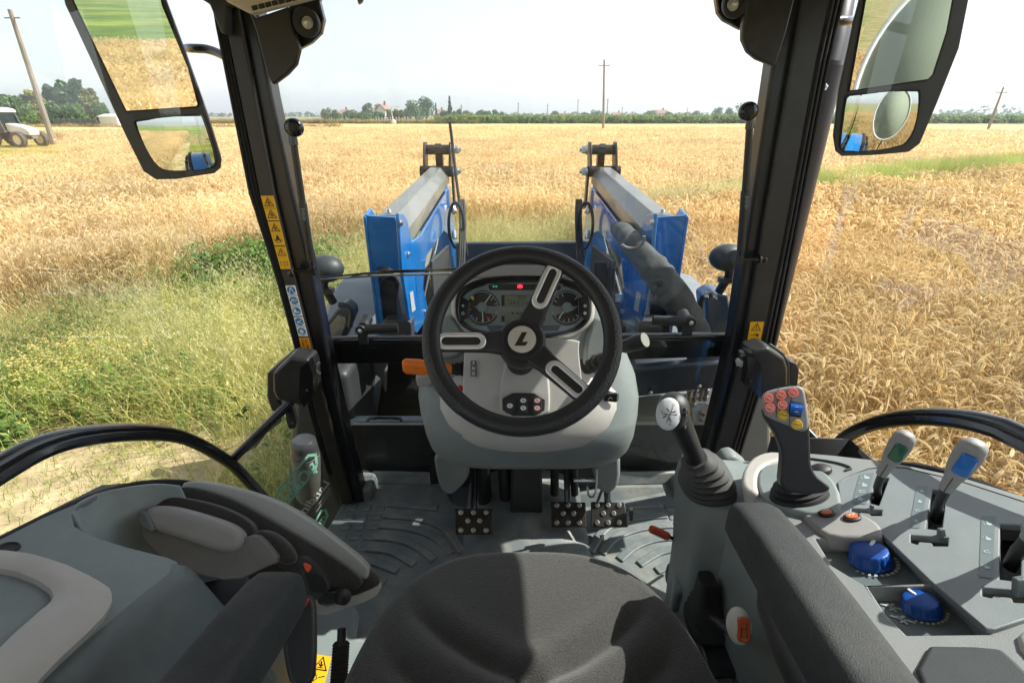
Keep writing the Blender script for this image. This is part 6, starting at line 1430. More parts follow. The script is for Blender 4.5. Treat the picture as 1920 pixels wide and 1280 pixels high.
# ribbed hand brake lever
hb = part('handbrake'); a = P(640, 1180, z=-.93); b = P(636, 1330, z=-1.02)
mb = MB(); mb.tube([P(641, 1178, z=-.90), P(640, 1206, z=-.92)], .0085, 12); mb.build('release_pin', blackp, hb)
mb = MB(); pts = [P(640, 1202, z=-.92).lerp(P(632, 1330, z=-1.0), i / 44) for i in range(45)]; mb.tube(pts, [.0125] + [.0165 if i % 2 else .0145 for i in range(43)] + [.014], 18); mb.build('ribbed_grip', rubber, hb, smooth=50)
pf = Pl((0, 0, -1.235), (0, 0, 1), (0, 1, 0)); z_ = -1.19
mb = MB(); mb.prism([P(a, b, z=-1.19) for a, b in ((560, 1290), (584, 1150), (640, 1120), (672, 1140), (664, 1190), (700, 1200), (700, 1400), (560, 1400))], (0, 0, -.04)); mb.build('floor_ledge', teal, TR, bevel=.012)
def d_lap(mb, o, r, u, w, h): tri_sym(mb, o, r, u, w * .4, h * .22, 'x'); line(mb, o, r, u, [(-w * .3, -h * .2), (-w * .1, -h * .12), (0, -h * .25), (-w * .15, -h * .32), (-w * .3, -h * .2)], w * .04); line(mb, o, r, u, [(.1 * w, -.2 * h), (.4 * w, -.14 * h)], w * .05)
sticker([P(593, 1226, z=-1.183), P(622, 1231, z=-1.183), P(606, 1290, z=-1.183), P(572, 1286, z=-1.183)], 'warning_sticker', yell, d_lap, 'yellow hazard sticker on the floor beside the ribbed handbrake')
# ================================================================== folded passenger seat
ps = part('passenger_seat'); n_ = (.18, -.72, .67)
def S_(t): return Pl(P(520, 1000, t=t), n_)
def pillow(name, px, t, th, m, bev, sm=2, parent=ps, **k): return bump_slab(name, S_(t), px, th, m, parent, bev=bev, sm=sm, seg=6, smooth=70, **k)
gshell = mat('seat_shell_grey', lin((176, 178, 174)), .45, bump=.2, bs=900, var=.03)
pillow('lower_cushion', [(560, 1060), (640, 1030), (687, 1062), (713, 1083), (709, 1110), (660, 1135), (596, 1148), (575, 1120)], 1.035, .06, fabric, .022)
pillow('cushion_trim', [(575, 1110), (600, 1128), (660, 1118), (706, 1100), (713, 1092), (712, 1112), (690, 1126), (650, 1140), (598, 1156), (575, 1140)], 1.03, .05, gshell, .008, 1)
pillow('rim_shell', [(336, 914), (346, 902), (375, 900), (440, 912), (512, 935), (569, 965), (630, 1010), (690, 1058), (692, 1078), (684, 1090), (640, 1072), (590, 1040), (528, 1000), (447, 955), (390, 930), (345, 925)], 1.02, .05, gshell, .009, 1)
pillow('seat_pad', [(322, 932), (332, 916), (350, 910), (400, 922), (447, 940), (528, 986), (600, 1028), (660, 1068), (682, 1090), (668, 1106), (640, 1108), (560, 1085), (470, 1030), (400, 985)], 1.0, .075, fabric, .028)
pillow('bolster', [(286, 945), (300, 932), (337, 931), (406, 946), (459, 970), (478, 990), (474, 1004), (440, 1000), (366, 980), (300, 965)], .975, .05, fabric, .022)
pillow('bolster', [(465, 1005), (478, 994), (500, 994), (522, 1004), (545, 1026), (556, 1050), (540, 1062), (500, 1050), (470, 1030)], .975, .05, fabric, .020)
pillow('back_shell', [(258, 975), (275, 962), (330, 985), (400, 1020), (455, 1008), (480, 1000), (502, 1020), (526, 1052), (490, 1066), (439, 1092), (353, 1072), (285, 1035), (262, 1000)], .955, .05, mat('shell_brown_grey', lin((116, 113, 110)), .5, bump=.2, bs=900), .012, 1)
pillow('armrest', [(262, 966), (272, 952), (292, 946), (330, 951), (384, 966), (431, 982), (454, 1000), (452, 1022), (436, 1036), (408, 1036), (337, 1010), (300, 1000), (268, 985)], .94, .045, warm_d, .015, 2)
pillow('hinge', [(254, 975), (260, 960), (270, 956), (282, 975), (288, 990), (282, 1000), (266, 990)], .935, .04, teal_d, .006, 1)
pillow('belt_retractor', [(556, 1050), (562, 1043), (574, 1046), (600, 1070), (618, 1094), (612, 1110), (590, 1128), (572, 1118), (565, 1080)], .93, .04, blackp, .006, 1)
for i in range(9): pillow('belt_rib', [(572 + i * 1.2, 1074 + i * 4), (604 + i * 1.5, 1078 + i * 4), (604 + i * 1.5, 1080 + i * 4), (572 + i * 1.2, 1076 + i * 4)], .9275, .003, rubber, 0, 0)
pillow('buckle_tongue', [(567, 1054), (576, 1056), (585, 1062), (578, 1074), (572, 1068)], .925, .012, mat('orange_red', lin((226, 82, 40)), .45), .003, 1)
mb = MB(); c = P(636, 1117, t=.985); mb.lathe([(.010, 0), (.0145, .002), (.0155, .01), (.0145, .022), (.008, .026)], c, (.7, -.5, .5), 24); mb.build('seat_knob', blackp, ps)
pillow('hinge_bracket', [(590, 1110), (640, 1108), (655, 1118), (650, 1130), (600, 1140)], .985, .03, blackm, .006, 1)
mb = MB(); mb.prism([(-.70, .45, -1.2), (-.48, .45, -1.2), (-.48, .70, -1.2), (-.70, .85, -1.2)], (0, 0, .3)); mb.build('seat_support', blackp, ps, bevel=.01)
# ================================================================== left console
lc = part('left_console')
A, B, C_ = Vector((-.76, .75, -.615)), Vector((-.76, .50, -.55)), Vector((-.545, .45, -.605))
nn = (A - B).cross(C_ - B).normalized(); nn = nn if nn.z > 0 else -nn
lp = Pl(C_, nn, (0, 1, 0))
top = [(-260, 1150), (-60, 1040), (0, 1010), (81, 969), (150, 940), (185, 926), (150, 945), (134, 962), (140, 985), (175, 1005), (240, 1025), (312, 1043), (334, 1052), (330, 1075), (280, 1115), (180, 1200), (85, 1290), (0, 1380), (-260, 1500)]
mb = MB(); mb.prism(lp.px(top), -lp.n * .03); mb.build('console_top', teal, lc, bevel=.014, seg=5, smooth=50)
rid = [(340, 1060), (335, 1078), (285, 1118), (184, 1205), (88, 1296), (0, 1390)]
mb = MB(); q0 = [lp.at(a, b, 0) for a, b in rid]
mb.loft([[p + Vector((-.03, 0, -.003)) for p in q0], [p + Vector((-.012, 0, .0015)) for p in q0], [p + Vector((.004, 0, -.004)) for p in q0], [p + Vector((.014, 0, -.016)) for p in q0], [p + Vector((.022, 0, -.04)) for p in q0], [p + Vector((.05, 0, -.12)) for p in q0], [Vector((p.x + .09, p.y, -.92)) for p in q0], [Vector((p.x + .12, p.y, -1.22)) for p in q0]], closed=False, cap=False); mb.build('console_side', teal_d, lc, smooth=60, solid=.006)
# front end of the side and the pocket that takes the folded seat
pw = [(133, 966), (138, 950), (155, 937), (190, 922), (262, 909), (300, 907), (337, 911)]
top_ = [lp.at(a, b, -.002) for a, b in pw]
mb = MB(); q1 = smooth_open(top_, 1); mb.loft([[p + Vector((0, 0, 0)) for p in q1], [p + Vector((.01, 0, -.10)) for p in q1], [p + Vector((.02, -.01, -.30)) for p in q1]], closed=False, cap=False); mb.build('pocket_wall', mat('pocket_grey', lin((140, 150, 150)), .55, bump=.2, bs=900), lc, smooth=70, solid=.005)
mb = MB(); e = [(-.785, .1, -.525), (-.778, .45, -.562), (-.772, .6, -.60), (-.768, .75, -.655), (-.764, .88, -.75), (-.76, 1.0, -.875), (-.755, 1.12, -1.01)]; mb.tube(smooth_open(e, 2), .009, 8); mb.build('window_seal', rubber, lc)
mb = MB(); mb.loft([[Vector((-.79, y, z)), Vector((-.74, y, z - .02)), Vector((-.70, y, z - .2)), Vector((-.66, y, -1.24))] for y, z in ((.5, -.57), (.75, -.65), (.88, -.75), (1.0, -.88), (1.12, -1.02), (1.2, -1.12))], closed=False, cap=False); mb.build('inner_wall', blackp, lc, smooth=60, solid=.005)
# storage tray
def ring_loft(name, o, i, levels, m, parent, **k):
    mb = MB(); n = 64; O = resample(o, n); I = resample(i, n)
    mb.loft([[p - lp.n * .012 for p in O], [p + lp.n * .010 for p in O], [p + lp.n * .014 for p in [O[j].lerp(I[j], .12) for j in range(n)]], [p + lp.n * .014 for p in [O[j].lerp(I[j], .75) for j in range(n)]], [p + lp.n * .008 for p in I], [p - lp.n * .05 for p in [I[j].lerp(sum(I, Vector()) / n, .08) for j in range(n)]]], cap=False)
    return mb.build(name, m, parent, smooth=45, **k)
oo = lp.px([(-200, 1060), (0, 1042), (61, 1050), (120, 1068), (170, 1092), (203, 1112), (210, 1132), (198, 1160), (160, 1200), (106, 1250), (60, 1300), (0, 1370), (-200, 1450)])
ii = lp.px([(-180, 1085), (-10, 1073), (30, 1080), (69, 1096), (96, 1114), (99, 1128), (92, 1140), (72, 1155), (50, 1175), (22, 1200), (-10, 1232), (-60, 1270), (-180, 1330)])
ring_loft('tray_frame', oo, ii, None, warm, lc)
mb = MB(); mb.prism([p - lp.n * .045 for p in ii], -lp.n * .004); mb.build('tray_floor', warm_d, lc)
mb = MB(); c = lp.at(16, 1028, .0); mb.lathe([(.001, 0), (.010, 0), (.010, .001), (.012, .003), (.013, .001)], c, lp.n, 24); mb.build('screw_cover', blackp, lc)
# ================================================================== right console
rc = part('right_console')
A, B, C_ = Vector((.83, .624, -.562)), Vector((.532, .534, -.61)), Vector((.557, .74, -.66))
nn = (A - B).cross(C_ - B).normalized(); nn = nn if nn.z > 0 else -nn
rp = Pl(B, nn, (0, 1, 0))
ctop = mat('console_grey', lin((138, 142, 143)), .48, bump=.35, bs=700, var=.04, dust=.08)
cpan = mat('panel_grey', lin((128, 135, 138)), .46, bump=.3, bs=700, var=.04, dust=.06)
tray1 = [(1528, 1008), (1570, 1010), (1655, 1003), (1700, 1035), (1752, 1092), (1620, 1096), (1560, 1060)]; tray2 = [(1626, 1098), (1760, 1097), (1806, 1135), (1856, 1188), (1700, 1190), (1660, 1150)]
front = [(1392, 905), (1396, 880), (1412, 858), (1445, 847), (1500, 848), (1560, 853), (1640, 862), (1700, 872), (1800, 893), (1920, 930), (2000, 957), (2120, 1010), (2120, 1560), (1760, 1560), (1650, 1250), (1560, 1090), (1480, 1010), (1430, 955)]
slots = [[(1646, 895), (1667, 895), (1648, 947), (1628, 942)], [(1596, 951), (1654, 955), (1653, 966), (1634, 966), (1630, 962), (1612, 960), (1610, 965), (1596, 962)],
         [(1748, 917), (1775, 917), (1766, 994), (1735, 990)], [(1707, 1001), (1778, 1007), (1777, 1023), (1750, 1023), (1747, 1017), (1722, 1015), (1720, 1020), (1707, 1016)],
         [(1875, 981), (1914, 983), (1914, 1090), (1873, 1085)], [(1841, 1099), (1940, 1108), (1940, 1130), (1900, 1128), (1897, 1120), (1862, 1116), (1858, 1120), (1841, 1116)]]
mb = MB(); plate_holes(mb, rp.px(front), [rp.px(tray1), rp.px(tray2)] + [rp.px(s) for s in slots], -rp.n * .03); mb.build('console_top', ctop, rc, bevel=.007, seg=4, smooth=40)
mb = MB(); mb.prism(rp.px([(1500, 990), (1760, 990), (1900, 1220), (1640, 1220)], -.024), -rp.n * .004); mb.build('tray_floor', mat('tray_grey', lin((104, 114, 118)), .5, var=.03, bump=.15, bs=900), rc)
lev = [(1571, 906), (1598, 890), (1628, 879), (1660, 876), (1696, 877), (1800, 902), (1920, 941), (2100, 1005), (2100, 1100), (1920, 1160), (1866, 1178), (1850, 1178), (1741, 1085), (1628, 975), (1578, 958)]
mb = MB(); plate_holes(mb, rp.px(lev, .006), [rp.px(s, .006) for s in slots], -rp.n * .012); lvp = mb.build('lever_panel', cpan, rc, bevel=.0018, smooth=40)
mb = MB(); pp = rp.px(lev, .0005); mb.tube(pp, .0016, 6, closed=True); mb.build('panel_gap', blackp, rc)
mb = MB(); mb.prism(rp.px([(1590, 885), (1930, 960), (1960, 1140), (1830, 1120), (1600, 980)], -.032), -rp.n * .003); mb.build('slot_floor', blackp, rc)
# front pod, socket, ridge with two buttons
rp2 = Pl(rp.at(1430, 880, .01), (rp.n + Vector((-.25, -.3, 0))).normalized())
bump_slab('front_pod', rp, [(1389, 908), (1390, 885), (1400, 866), (1416, 852), (1440, 845), (1465, 846), (1470, 858), (1440, 866), (1424, 880), (1420, 905), (1424, 925), (1402, 922)], .09, warm, rc, bev=.010, sm=1, h=.012)
bump_slab('joystick_base', rp, [(1420, 882), (1440, 868), (1500, 866), (1545, 880), (1572, 910), (1580, 955), (1560, 965), (1500, 960), (1440, 940), (1420, 915)], .03, teal, rc, bev=.006, sm=1, h=.012)
mb = MB(); mb.lathe([(.022, 0), (.022, .008), (.019, .010), (.012, .014), (.001, .015)], rp.at(1538, 884, .002), rp.n, 32, sx=.8); mb.build('socket_cap', blackp, rc)
mb = MB(); mb.tube(smooth_open(rp.px([(1480, 856), (1540, 862), (1580, 870), (1598, 878), (1585, 882)], .001), 1), .003, 8); mb.build('groove', blackp, rc)
bump_slab('button_ridge', rp, [(1500, 945), (1545, 945), (1600, 955), (1640, 973), (1656, 990), (1655, 1003), (1640, 1006), (1560, 1006), (1530, 990), (1505, 965)], .03, warm_d, rc, bev=.008, sm=1, h=.008)
def led(cx, cy):
    c = rp.at(cx, cy, .0085); mb = MB(); mb.lathe([(.014, 0), (.014, .003), (.011, .0045), (.0095, .003)], c, rp.n, 24, sx=.8); b_ = mb.build('push_button', blackp, rc)
    mb = MB(); mb.lathe([(.001, .0035), (.0093, .0035), (.0088, .0055), (.001, .006)], c, rp.n, 24, sx=.8); mb.build('orange_cap', mat('orange_cap', lin((214, 110, 62)), .4), b_)
    mb = MB(); line(mb, c + rp.n * .0068, rp.r, rp.u, [(-.005, -.001), (-.002, .002), (.001, -.001), (.005, .002)], .0012); mb.build('symbol', white, b_)
led(1550, 963); led(1598, 971)
# knobs
def knob(cx, cy, r, ang, ticks):
    c = rp.at(cx, cy, -.022); g = empty('knob', c, rc); mb = MB(); rings = []; n = 72
    for rr, h, rib in ((1.06, 0, 0), (1.06, .003, 0), (1.0, .0045, .03), (.95, .019, .035), (.90, .0225, .02), (.84, .0235, 0), (.6, .0245, 0), (.03, .025, 0)):
        rings.append([c + (rp.r * math.cos(a) + rp.u * math.sin(a)) * r * rr * (1 - (rib if (k // 2) % 2 else 0)) + rp.n * h * (r / .03) for k, a in enumerate([2 * math.pi * k / n for k in range(n)])])
    mb.loft(rings); mb.build('dial_body', bluek, g, smooth=50)
    u = rp.r * math.cos(R(ang)) + rp.u * math.sin(R(ang)); w = rp.n.cross(u); mb = MB(); q = c + rp.n * .0232 * (r / .03)
    mb.prism([q + u * x * r + w * y * r for x, y in ((.30, -.05), (.38, -.09), (.84, -.10), (.90, 0), (.84, .10), (.38, .09), (.30, .05))], rp.n * .0025); mb.build('pointer', white, g, bevel=.001)
    for k in range(ticks):
        a = R(-150 + 13 * k + (ang - 40) * .2); u = rp.r * math.cos(a) + rp.u * math.sin(a); w = rp.n.cross(u); q = c + rp.n * .0012; s = .6 + .055 * k; mb = MB()
        mb.poly([q + u * r * (1.16 + x) + w * y * r * s for x, y in ((0, -.08), (0, .08), (.16, .08 + .02), (.16, -.08 - .02))]); mb.build('scale_mark', mat('pale_print', lin((178, 190, 192)), .5), g)
knob(1632, 1052, .028, 42, 12); knob(1728, 1142, .0215, 100, 9)
mb = MB()
for cx, cy in ((1672, 1137), (1692, 1160)):
    q = rp.at(cx, cy, -.0225); line(mb, q, rp.r, rp.u, [(-.008, .008), (-.002, .002), (.004, .004)], .004); line(mb, q, rp.r, rp.u, [(-.004, -.004), (.003, -.002), (.009, -.008)], .003); line(mb, q, rp.r, rp.u, [(-.002, .006), (.0, -.008)], .0025)
mb.build('tray_symbols', MC['pale_print'], rc)
# lever decals
dec = mat('decal_grey', lin((108, 120, 122)), .4, var=.03)
for q in ([(1612, 888), (1638, 886), (1623, 945), (1597, 942)], [(1719, 909), (1740, 911), (1724, 990), (1705, 988)], [(1840, 967), (1866, 967), (1860, 1083), (1836, 1081)]):
    mb = MB(); P4 = rp.px(q, .0068); mb.poly([P4[0].lerp(P4[2], 0)] + P4[1:]); dd = mb.build('decal', dec, lvp); mb = MB()
    for k, f in enumerate((.14, .40, .62, .85)):
        a = P4[0].lerp(P4[3], f); b = P4[1].lerp(P4[2], f); c = (a + b) / 2 + rp.n * .0005; w = (b - a).length; r_ = (b - a).normalized(); u_ = rp.n.cross(r_)
        if k == 2: line(mb, c, r_, u_, [(w * .2, w * .18), (-w * .15, w * .18), (-w * .15, -w * .18), (w * .2, -w * .18)], w * .1)
        else:
            mb.poly([c + r_ * w * x + u_ * w * y for x, y in ((-.12, -.3), (.2, -.3), (.26, 0), (.1, .1), (.08, .34), (-.06, .34), (-.02, .05), (-.16, 0))]); line(mb, c, r_, u_, [(-w * .3, w * (.3 - .2 * k / 3)), (-w * .18, w * .3)], w * .05)
            if k == 0: line(mb, c, r_, u_, [(-w * .3, -.3 * w), (-.28 * w, .1 * w)], w * .05)
    mb.build('decal_symbols', MC['pale_print'], dd)
# spool valve levers
def spool(name, base, mid, top, col, lab, sz=1.0, tilt=0):
    root = empty(name, rp.at(*base), TR, label=lab)
    b = rp.at(base[0], base[1], -.02); y0 = b.y; m_ = P(mid[0], mid[1], y=y0 - .012); t_ = P(top[0], top[1], y=y0 - .035)
    e = (m_ - b); mb = MB(); q = b + e * .55 + Vector((-.004, 0, 0))
    mb.tube([b, q, q + (m_ - q) * .3, m_ + (t_ - m_) * .1], .0065 * sz, 10, flat=1.3); mb.build('lever_arm', blackp, root)
    u = (t_ - m_); L_ = u.length; u.normalize(); vw = (-(m_ + t_) / 2).normalized(); s = u.cross(vw).normalized(); vw = s.cross(u).normalized(); rings = []
    for f, w, d in ((0, .006, .006), (.03, .0095, .009), (.25, .011, .010), (.5, .0165, .013), (.75, .0185, .0145), (.92, .0165, .013), (.985, .011, .009), (1.0, .004, .004)):
        rings.append([m_ + u * L_ * f + s * w * sz * math.copysign(abs(c) ** .8, c) + vw * d * sz * math.copysign(abs(q_) ** .8, q_) for c, q_ in circ(24)])
    mb = MB(); mb.loft(rings); hd = mb.build('handle', warm_d, root, smooth=70)
    if col:
        mb = MB(); c = m_ + u * L_ * .66 + vw * .0135 * sz + s * .003 * sz; mb.prism([c + s * x * sz + u * y * sz for x, y in rrect(.021, .046, .006)], vw * .0035 * sz, .85); mb.build('colour_insert', col, hd, bevel=.001, smooth=50)
        mb = MB(); mb.tube([m_ + u * L_ * f + s * -.0 + vw * (d_ + .0004) * sz for f, d_ in ((.02, .0085), (.2, .0095), (.35, .0108))] , .0007, 5); mb.build('seam', blackp, hd)
spool('green_lever', (1646, 942), (1652, 890), (1702, 812), mat('green_insert', lin((0, 92, 66)), .25, coat=.5), 'lever with dark green insert', .9)
spool('blue_lever', (1755, 975), (1772, 918), (1832, 828), mat('blue_insert', lin((0, 104, 190)), .25, coat=.5), 'lever with bright blue insert', 1.0)
spool('black_lever', (1893, 1062), (1930, 1012), (1998, 905), mat('dark_insert', lin((40, 44, 48)), .25), 'lever cut off by the right edge', 1.1)
mb = MB()
for cx, cy, w in ((1636, 958, 9), (1766, 1010, 13), (1914, 1115, 18)):
    mb = MB(); q = rp.at(cx, cy, .0); mb.prism([q + rp.r * x * .001 * w + rp.u * y * .001 * w for x, y in ((-.45, -.3), (.45, -.3), (.45, .3), (-.45, .3))], rp.n * .0014 * w, .8); mb.build('lock_tab', teal_d, rc, bevel=.002)
bump_slab('elbow_pad', rp, [(1700, 1206), (1870, 1209), (1890, 1222), (1960, 1290), (2060, 1420), (1780, 1420)], .02, mat('pad_black', lin((62, 68, 70)), .7, bump=.3, bs=900), rc, bev=.008, sm=1, h=.006)
bump_slab('armrest_base', rp, [(1896, 1192), (1930, 1165), (2050, 1130), (2080, 1300), (1960, 1260)], .02, warm, rc, bev=.01, sm=1, h=.008)
# window-side edge strip
mb = MB(); mb.tube(smooth_open([(.845, .1, -.52), (.84, .45, -.545), (.838, .62, -.572), (.832, .8, -.64), (.828, .97, -.775), (.82, 1.1, -.95)], 2), .009, 8); mb.build('window_seal', rubber, rc)
# inner side wall and steps
mb = MB(); mb.prism([(.455, y, z) for y, z in ((-.1, -.64), (.62, -.66), (.82, -.80), (.86, -.95), (.84, -1.24), (-.1, -1.24))], (.03, 0, 0)); mb.build('console_side', teal, rc, bevel=.02, seg=4, smooth=50)
mb = MB(); q = [(1268, 1052), (1290, 1036), (1330, 1036), (1352, 1060), (1348, 1110), (1262, 1110)]; mb.prism([P(a, b, z=-1.06) for a, b in q], (0, 0, -.17)); mb.build('console_step', teal, rc, bevel=.015)
mb = MB(); mb.prism([(.22, .05, -1.04), (.455, .05, -1.04), (.455, .78, -1.04), (.28, .78, -1.04), (.24, .6, -1.04)], (0, 0, -.20)); mb.build('console_step', teal_d, rc, bevel=.012)
mb = MB(); mb.loft([[Vector((x, y, z)) for x, y in q] for z, q in ((-.765, ((.41, 1.0), (.41, .84), (.58, .72), (.62, .98))), (-.82, ((.405, 1.0), (.405, .82), (.56, .70), (.62, .98))), (-1.0, ((.42, .98), (.42, .82), (.52, .72), (.60, .95))), (-1.24, ((.42, .95), (.41, .80), (.5, .72), (.6, .92))))]); mb.build('joystick_column', teal, rc, bevel=.02, seg=4, smooth=50)
mb = MB(); mb.prism([P(a, b, y=1.02) for a, b in ((1346, 880), (1362, 860), (1380, 856), (1408, 878), (1408, 900), (1370, 930))], (0, .05, 0)); mb.build('column_cap', mat('pale_teal_plastic', (0, 0, 0)), rc, bevel=.01)
mb = MB(); mb.loft([[Vector((x, y, z)) for x, y in ((.82, -.1), (.83, .5), (.80, .97), (.62, .98))] for z in (-.70, -1.24)], closed=False, cap=False); mb.build('outer_wall', blackp, rc, solid=.005)
# --- left joystick with white disc
j1 = part('loader_joystick')
base = P(1328, 908, y=.90); up_ = (P(1312, 868, y=.90) - base); ax = Vector((-.25, -.25, .93)).normalized()
rings = []; cb = P(1326, 915, y=.88); ct = P(1300, 858, y=.86)
for f, r_, sq in ((0, .058, 1), (.06, .060, 1), (.10, .055, 1), (.2, .058, .97), (.25, .050, .95), (.36, .053, .92), (.42, .045, .88), (.52, .048, .86), (.58, .040, .84), (.68, .042, .82), (.74, .034, .8), (.84, .036, .8), (.9, .028, .8), (1, .026, .8)):
    c = cb.lerp(ct, f ** .8) + Vector((.012 * math.sin(f * 3), 0, 0)); a = (ct - cb).normalized().lerp(Vector((0, 0, 1)), 1 - f).normalized(); r1 = a.cross(Vector((0, 1, 0))).normalized(); u1 = r1.cross(a)
    rings.append([c + (r1 * math.copysign(abs(p) ** .75, p) + u1 * math.copysign(abs(q) ** .75, q)) * r_ for p, q in circ(36)])
mb = MB(); mb.loft(rings); mb.build('rubber_boot', mat('boot_rubber', lin((72, 72, 70)), .7, var=.12, bump=.3, bs=600), j1, smooth=45)
pts = [P(a, b, y=c) for a, b, c in ((1306, 872, .865), (1300, 850, .855), (1290, 825, .845), (1276, 795, .835), (1267, 775, .83), (1262, 758, .83))]
mb = MB(); pts = smooth_open(pts, 2); m_ = len(pts); mb.tube(pts, [.019 + .012 * (i / m_) ** 2 for i in range(m_)], 24); hd = mb.build('grip', blackp, j1, smooth=70)
hc = P(1262, 770, y=.822); vw = Vector((-.20, -.86, .48)).normalized(); r3, u3, n3 = frame(vw, (.1, .2, 1)); M3 = Matrix((r3, u3, n3)).transposed()
mb = MB(); mb.ball(hc, (.0315, .038, .030), 28, M3); mb.build('head', mat('head_black', (.024, .024, .024), .36, bump=.3, bs=900), hd, smooth=80)
dc = P(1254, 776, y=.80); mb = MB(); rings = [[dc + r3 * .0222 * s * a + u3 * .031 * s * b + n3 * h for a, b in circ(40)] for s, h in ((1.02, -.012), (1, .0), (.97, .002), (.8, .0045), (.5, .007), (.15, .0085))]; mb.loft(rings); ds = mb.build('white_disc', mat('disc_white', lin((206, 210, 214)), .4), hd, smooth=60)
mb = MB(); q = dc + n3 * .0098
line(mb, q, r3, u3, [(-.012, -.001), (.012, .001)], .0013); line(mb, q, r3, u3, [(-.003, -.016), (.001, .0), (.004, .014)], .0013); line(mb, q, r3, u3, [(-.010, -.008), (-.005, -.003)], .002); line(mb, q, r3, u3, [(.004, .004), (.010, .007)], .002); line(mb, q, r3, u3, [(-.006, .010), (-.001, .005)], .002); line(mb, q, r3, u3, [(.0, -.006), (.004, -.012)], .002)
mb.build('disc_drawing', inkm, ds)
mb = MB()
for a, b in ((.012, .0015), (.005, .018), (-.014, .002), (.004, -.018)): line(mb, dc + n3 * .0075 + r3 * a + u3 * b, r3, u3, [(.0016 * x, .0016 * y) for x, y in circ(10)], .0008, True)
mb.build('red_rings', redm, ds)
for a, b in ((1286, 772), (1284, 795)): mb = MB(); c = P(a, b, y=.80 if b < 780 else .812); mb.lathe([(.009, -.006), (.009, .002), (.0075, .003), (.001, .0035)], c, (.75, -.6, .2), 20); mb.build('thumb_button', blackm, hd)
mb = MB(); c = P(1292, 838, y=.835); 
for a, b in ((1290, 829), (1297, 842)): mb.lathe([(.003, 0), (.003, .001)], P(a, b, y=.832), (.6, -.75, .2), 10)
mb.build('grip_hole', rubber, hd)
# --- multifunction grip with coloured buttons
j2 = part('multifunction_lever')
bc = rp.at(1498, 928, .012); mb = MB(); prof = [(.001, 0), (.052, 0), (.050, .006), (.044, .008), (.048, .013), (.040, .017), (.043, .022), (.034, .026), (.034, .034), (.001, .035)]; mb.lathe(prof, bc, rp.n, 36, sx=.8); mb.build('rubber_boot', rubber, j2)
gp = Pl(P(1490, 850, y=.70), (-.32, -.84, .44))
bump_slab('grip', gp, [(1432, 770), (1452, 752), (1500, 760), (1517, 775), (1520, 830), (1521, 885), (1556, 910), (1557, 920), (1535, 927), (1490, 926), (1462, 915), (1466, 880), (1468, 850), (1458, 820), (1444, 797), (1436, 785)], .042, blackp, j2, bev=.015, sm=2)
gl = Pl(P(1478, 768, y=.685), (-.30, -.80, .52))
pad = mat('keypad_grey', lin((138, 140, 142)), .45)
kp = bump_slab('keypad', gl, [(1430, 745), (1436, 734), (1460, 727), (1494, 722), (1507, 727), (1512, 745), (1519, 797), (1513, 807), (1502, 809), (1480, 797), (1450, 786), (1434, 776)], .018, pad, j2, bev=.004, sm=1)
mb = MB()
line(mb, gl.at(1455, 755, .0006), gl.r, gl.u, [(-.0, .030), (.003, -.025)], .0008); line(mb, gl.at(1480, 760, .0006), gl.r, gl.u, [(.0, .038), (.004, -.038)], .0008); mb.build('keypad_seam', blackp, kp)
rbtn = mat('button_red', lin((232, 92, 70)), .4); ybtn = mat('button_yellow', lin((236, 192, 60)), .4)
for k, (a, b, m) in enumerate(((1440.6, 746, rbtn), (1464, 741, rbtn), (1486.5, 736, rbtn), (1443.5, 764, rbtn), (1466.3, 759, rbtn), (1468.5, 778, ybtn), (1494, 796, ybtn))):
    c = gl.at(a, b, .0); mb = MB(); mb.lathe([(.0082, 0), (.0082, .0015), (.0076, .0025), (.001, .003)], c, gl.n, 24); bt = mb.build('button', m, kp)
    mb = MB(); q = c + gl.n * .0032; line(mb, q, gl.r, gl.u, [(.0062 * x, .0062 * y) for x, y in circ(18)], .0007, True)
    if m is rbtn: line(mb, q, gl.r, gl.u, [(-.002 + .0016 * x, .001 + .0016 * y) for x, y in circ(8)], .0007, True); line(mb, q, gl.r, gl.u, [(.002 + .0016 * x, -.0005 + .0016 * y) for x, y in circ(8)], .0007, True)
    else: line(mb, q, gl.r, gl.u, [(-.004, 0), (-.002, .0015), (.001, -.001), (.004, .001)], .0014)
    mb.build('symbol', white if m is rbtn else mat('grey_ink', lin((120, 116, 90)), .5), bt)
c = gl.at(1491.5, 767, .0); mb = MB(); mb.prism([c + gl.r * x * .0095 + gl.u * y * .0125 for x, y in ((-1, -1), (1, -1), (1, 1), (-1, 1))], -gl.n * .003); mb.build('wheel_slot', blackp, kp)
mb = MB(); mb.lathe([(.0085, -.0085), (.009, 0), (.0085, .0085)], c + gl.n * -.001, gl.r, 28); w_ = mb.build('scroll_wheel', mat('wheel_blue', lin((0, 80, 170)), .3), kp)
mb = MB(); line(mb, c + gl.n * .0076 + gl.u * .004, gl.r, gl.u, [(-.002, 0), (.002, 0)], .001); line(mb, c + gl.n * .0076 - gl.u * .004, gl.r, gl.u, [(-.002, 0), (.002, 0)], .001); mb.build('wheel_mark', white, w_)
# --- floor lever with coil-sprung red grip
fl_ = part('floor_lever'); a = P(1219, 990, z=-.98); b = P(1254, 1006, z=-1.0)
mb = MB(); pts = [a.lerp(b, i / 22) for i in range(23)]; mb.tube(pts, [.009] + [.0115 if i % 2 else .0095 for i in range(21)] + [.009], 16); mb.build('red_grip', mat('coral_grip', lin((214, 92, 66)), .5), fl_, smooth=50)
mb = MB(); mb.tube(smooth_open([b, P(1270, 1012, z=-1.01), P(1280, 1020, z=-1.05), P(1284, 1040, z=-1.18)], 2), .0045, 10); mb.build('rod', blackm, fl_)
mb = MB(); mb.ball(P(1262, 1078, z=-1.16), (.02, .03, .045), 16); mb.build('foot_pad', blackp, fl_)
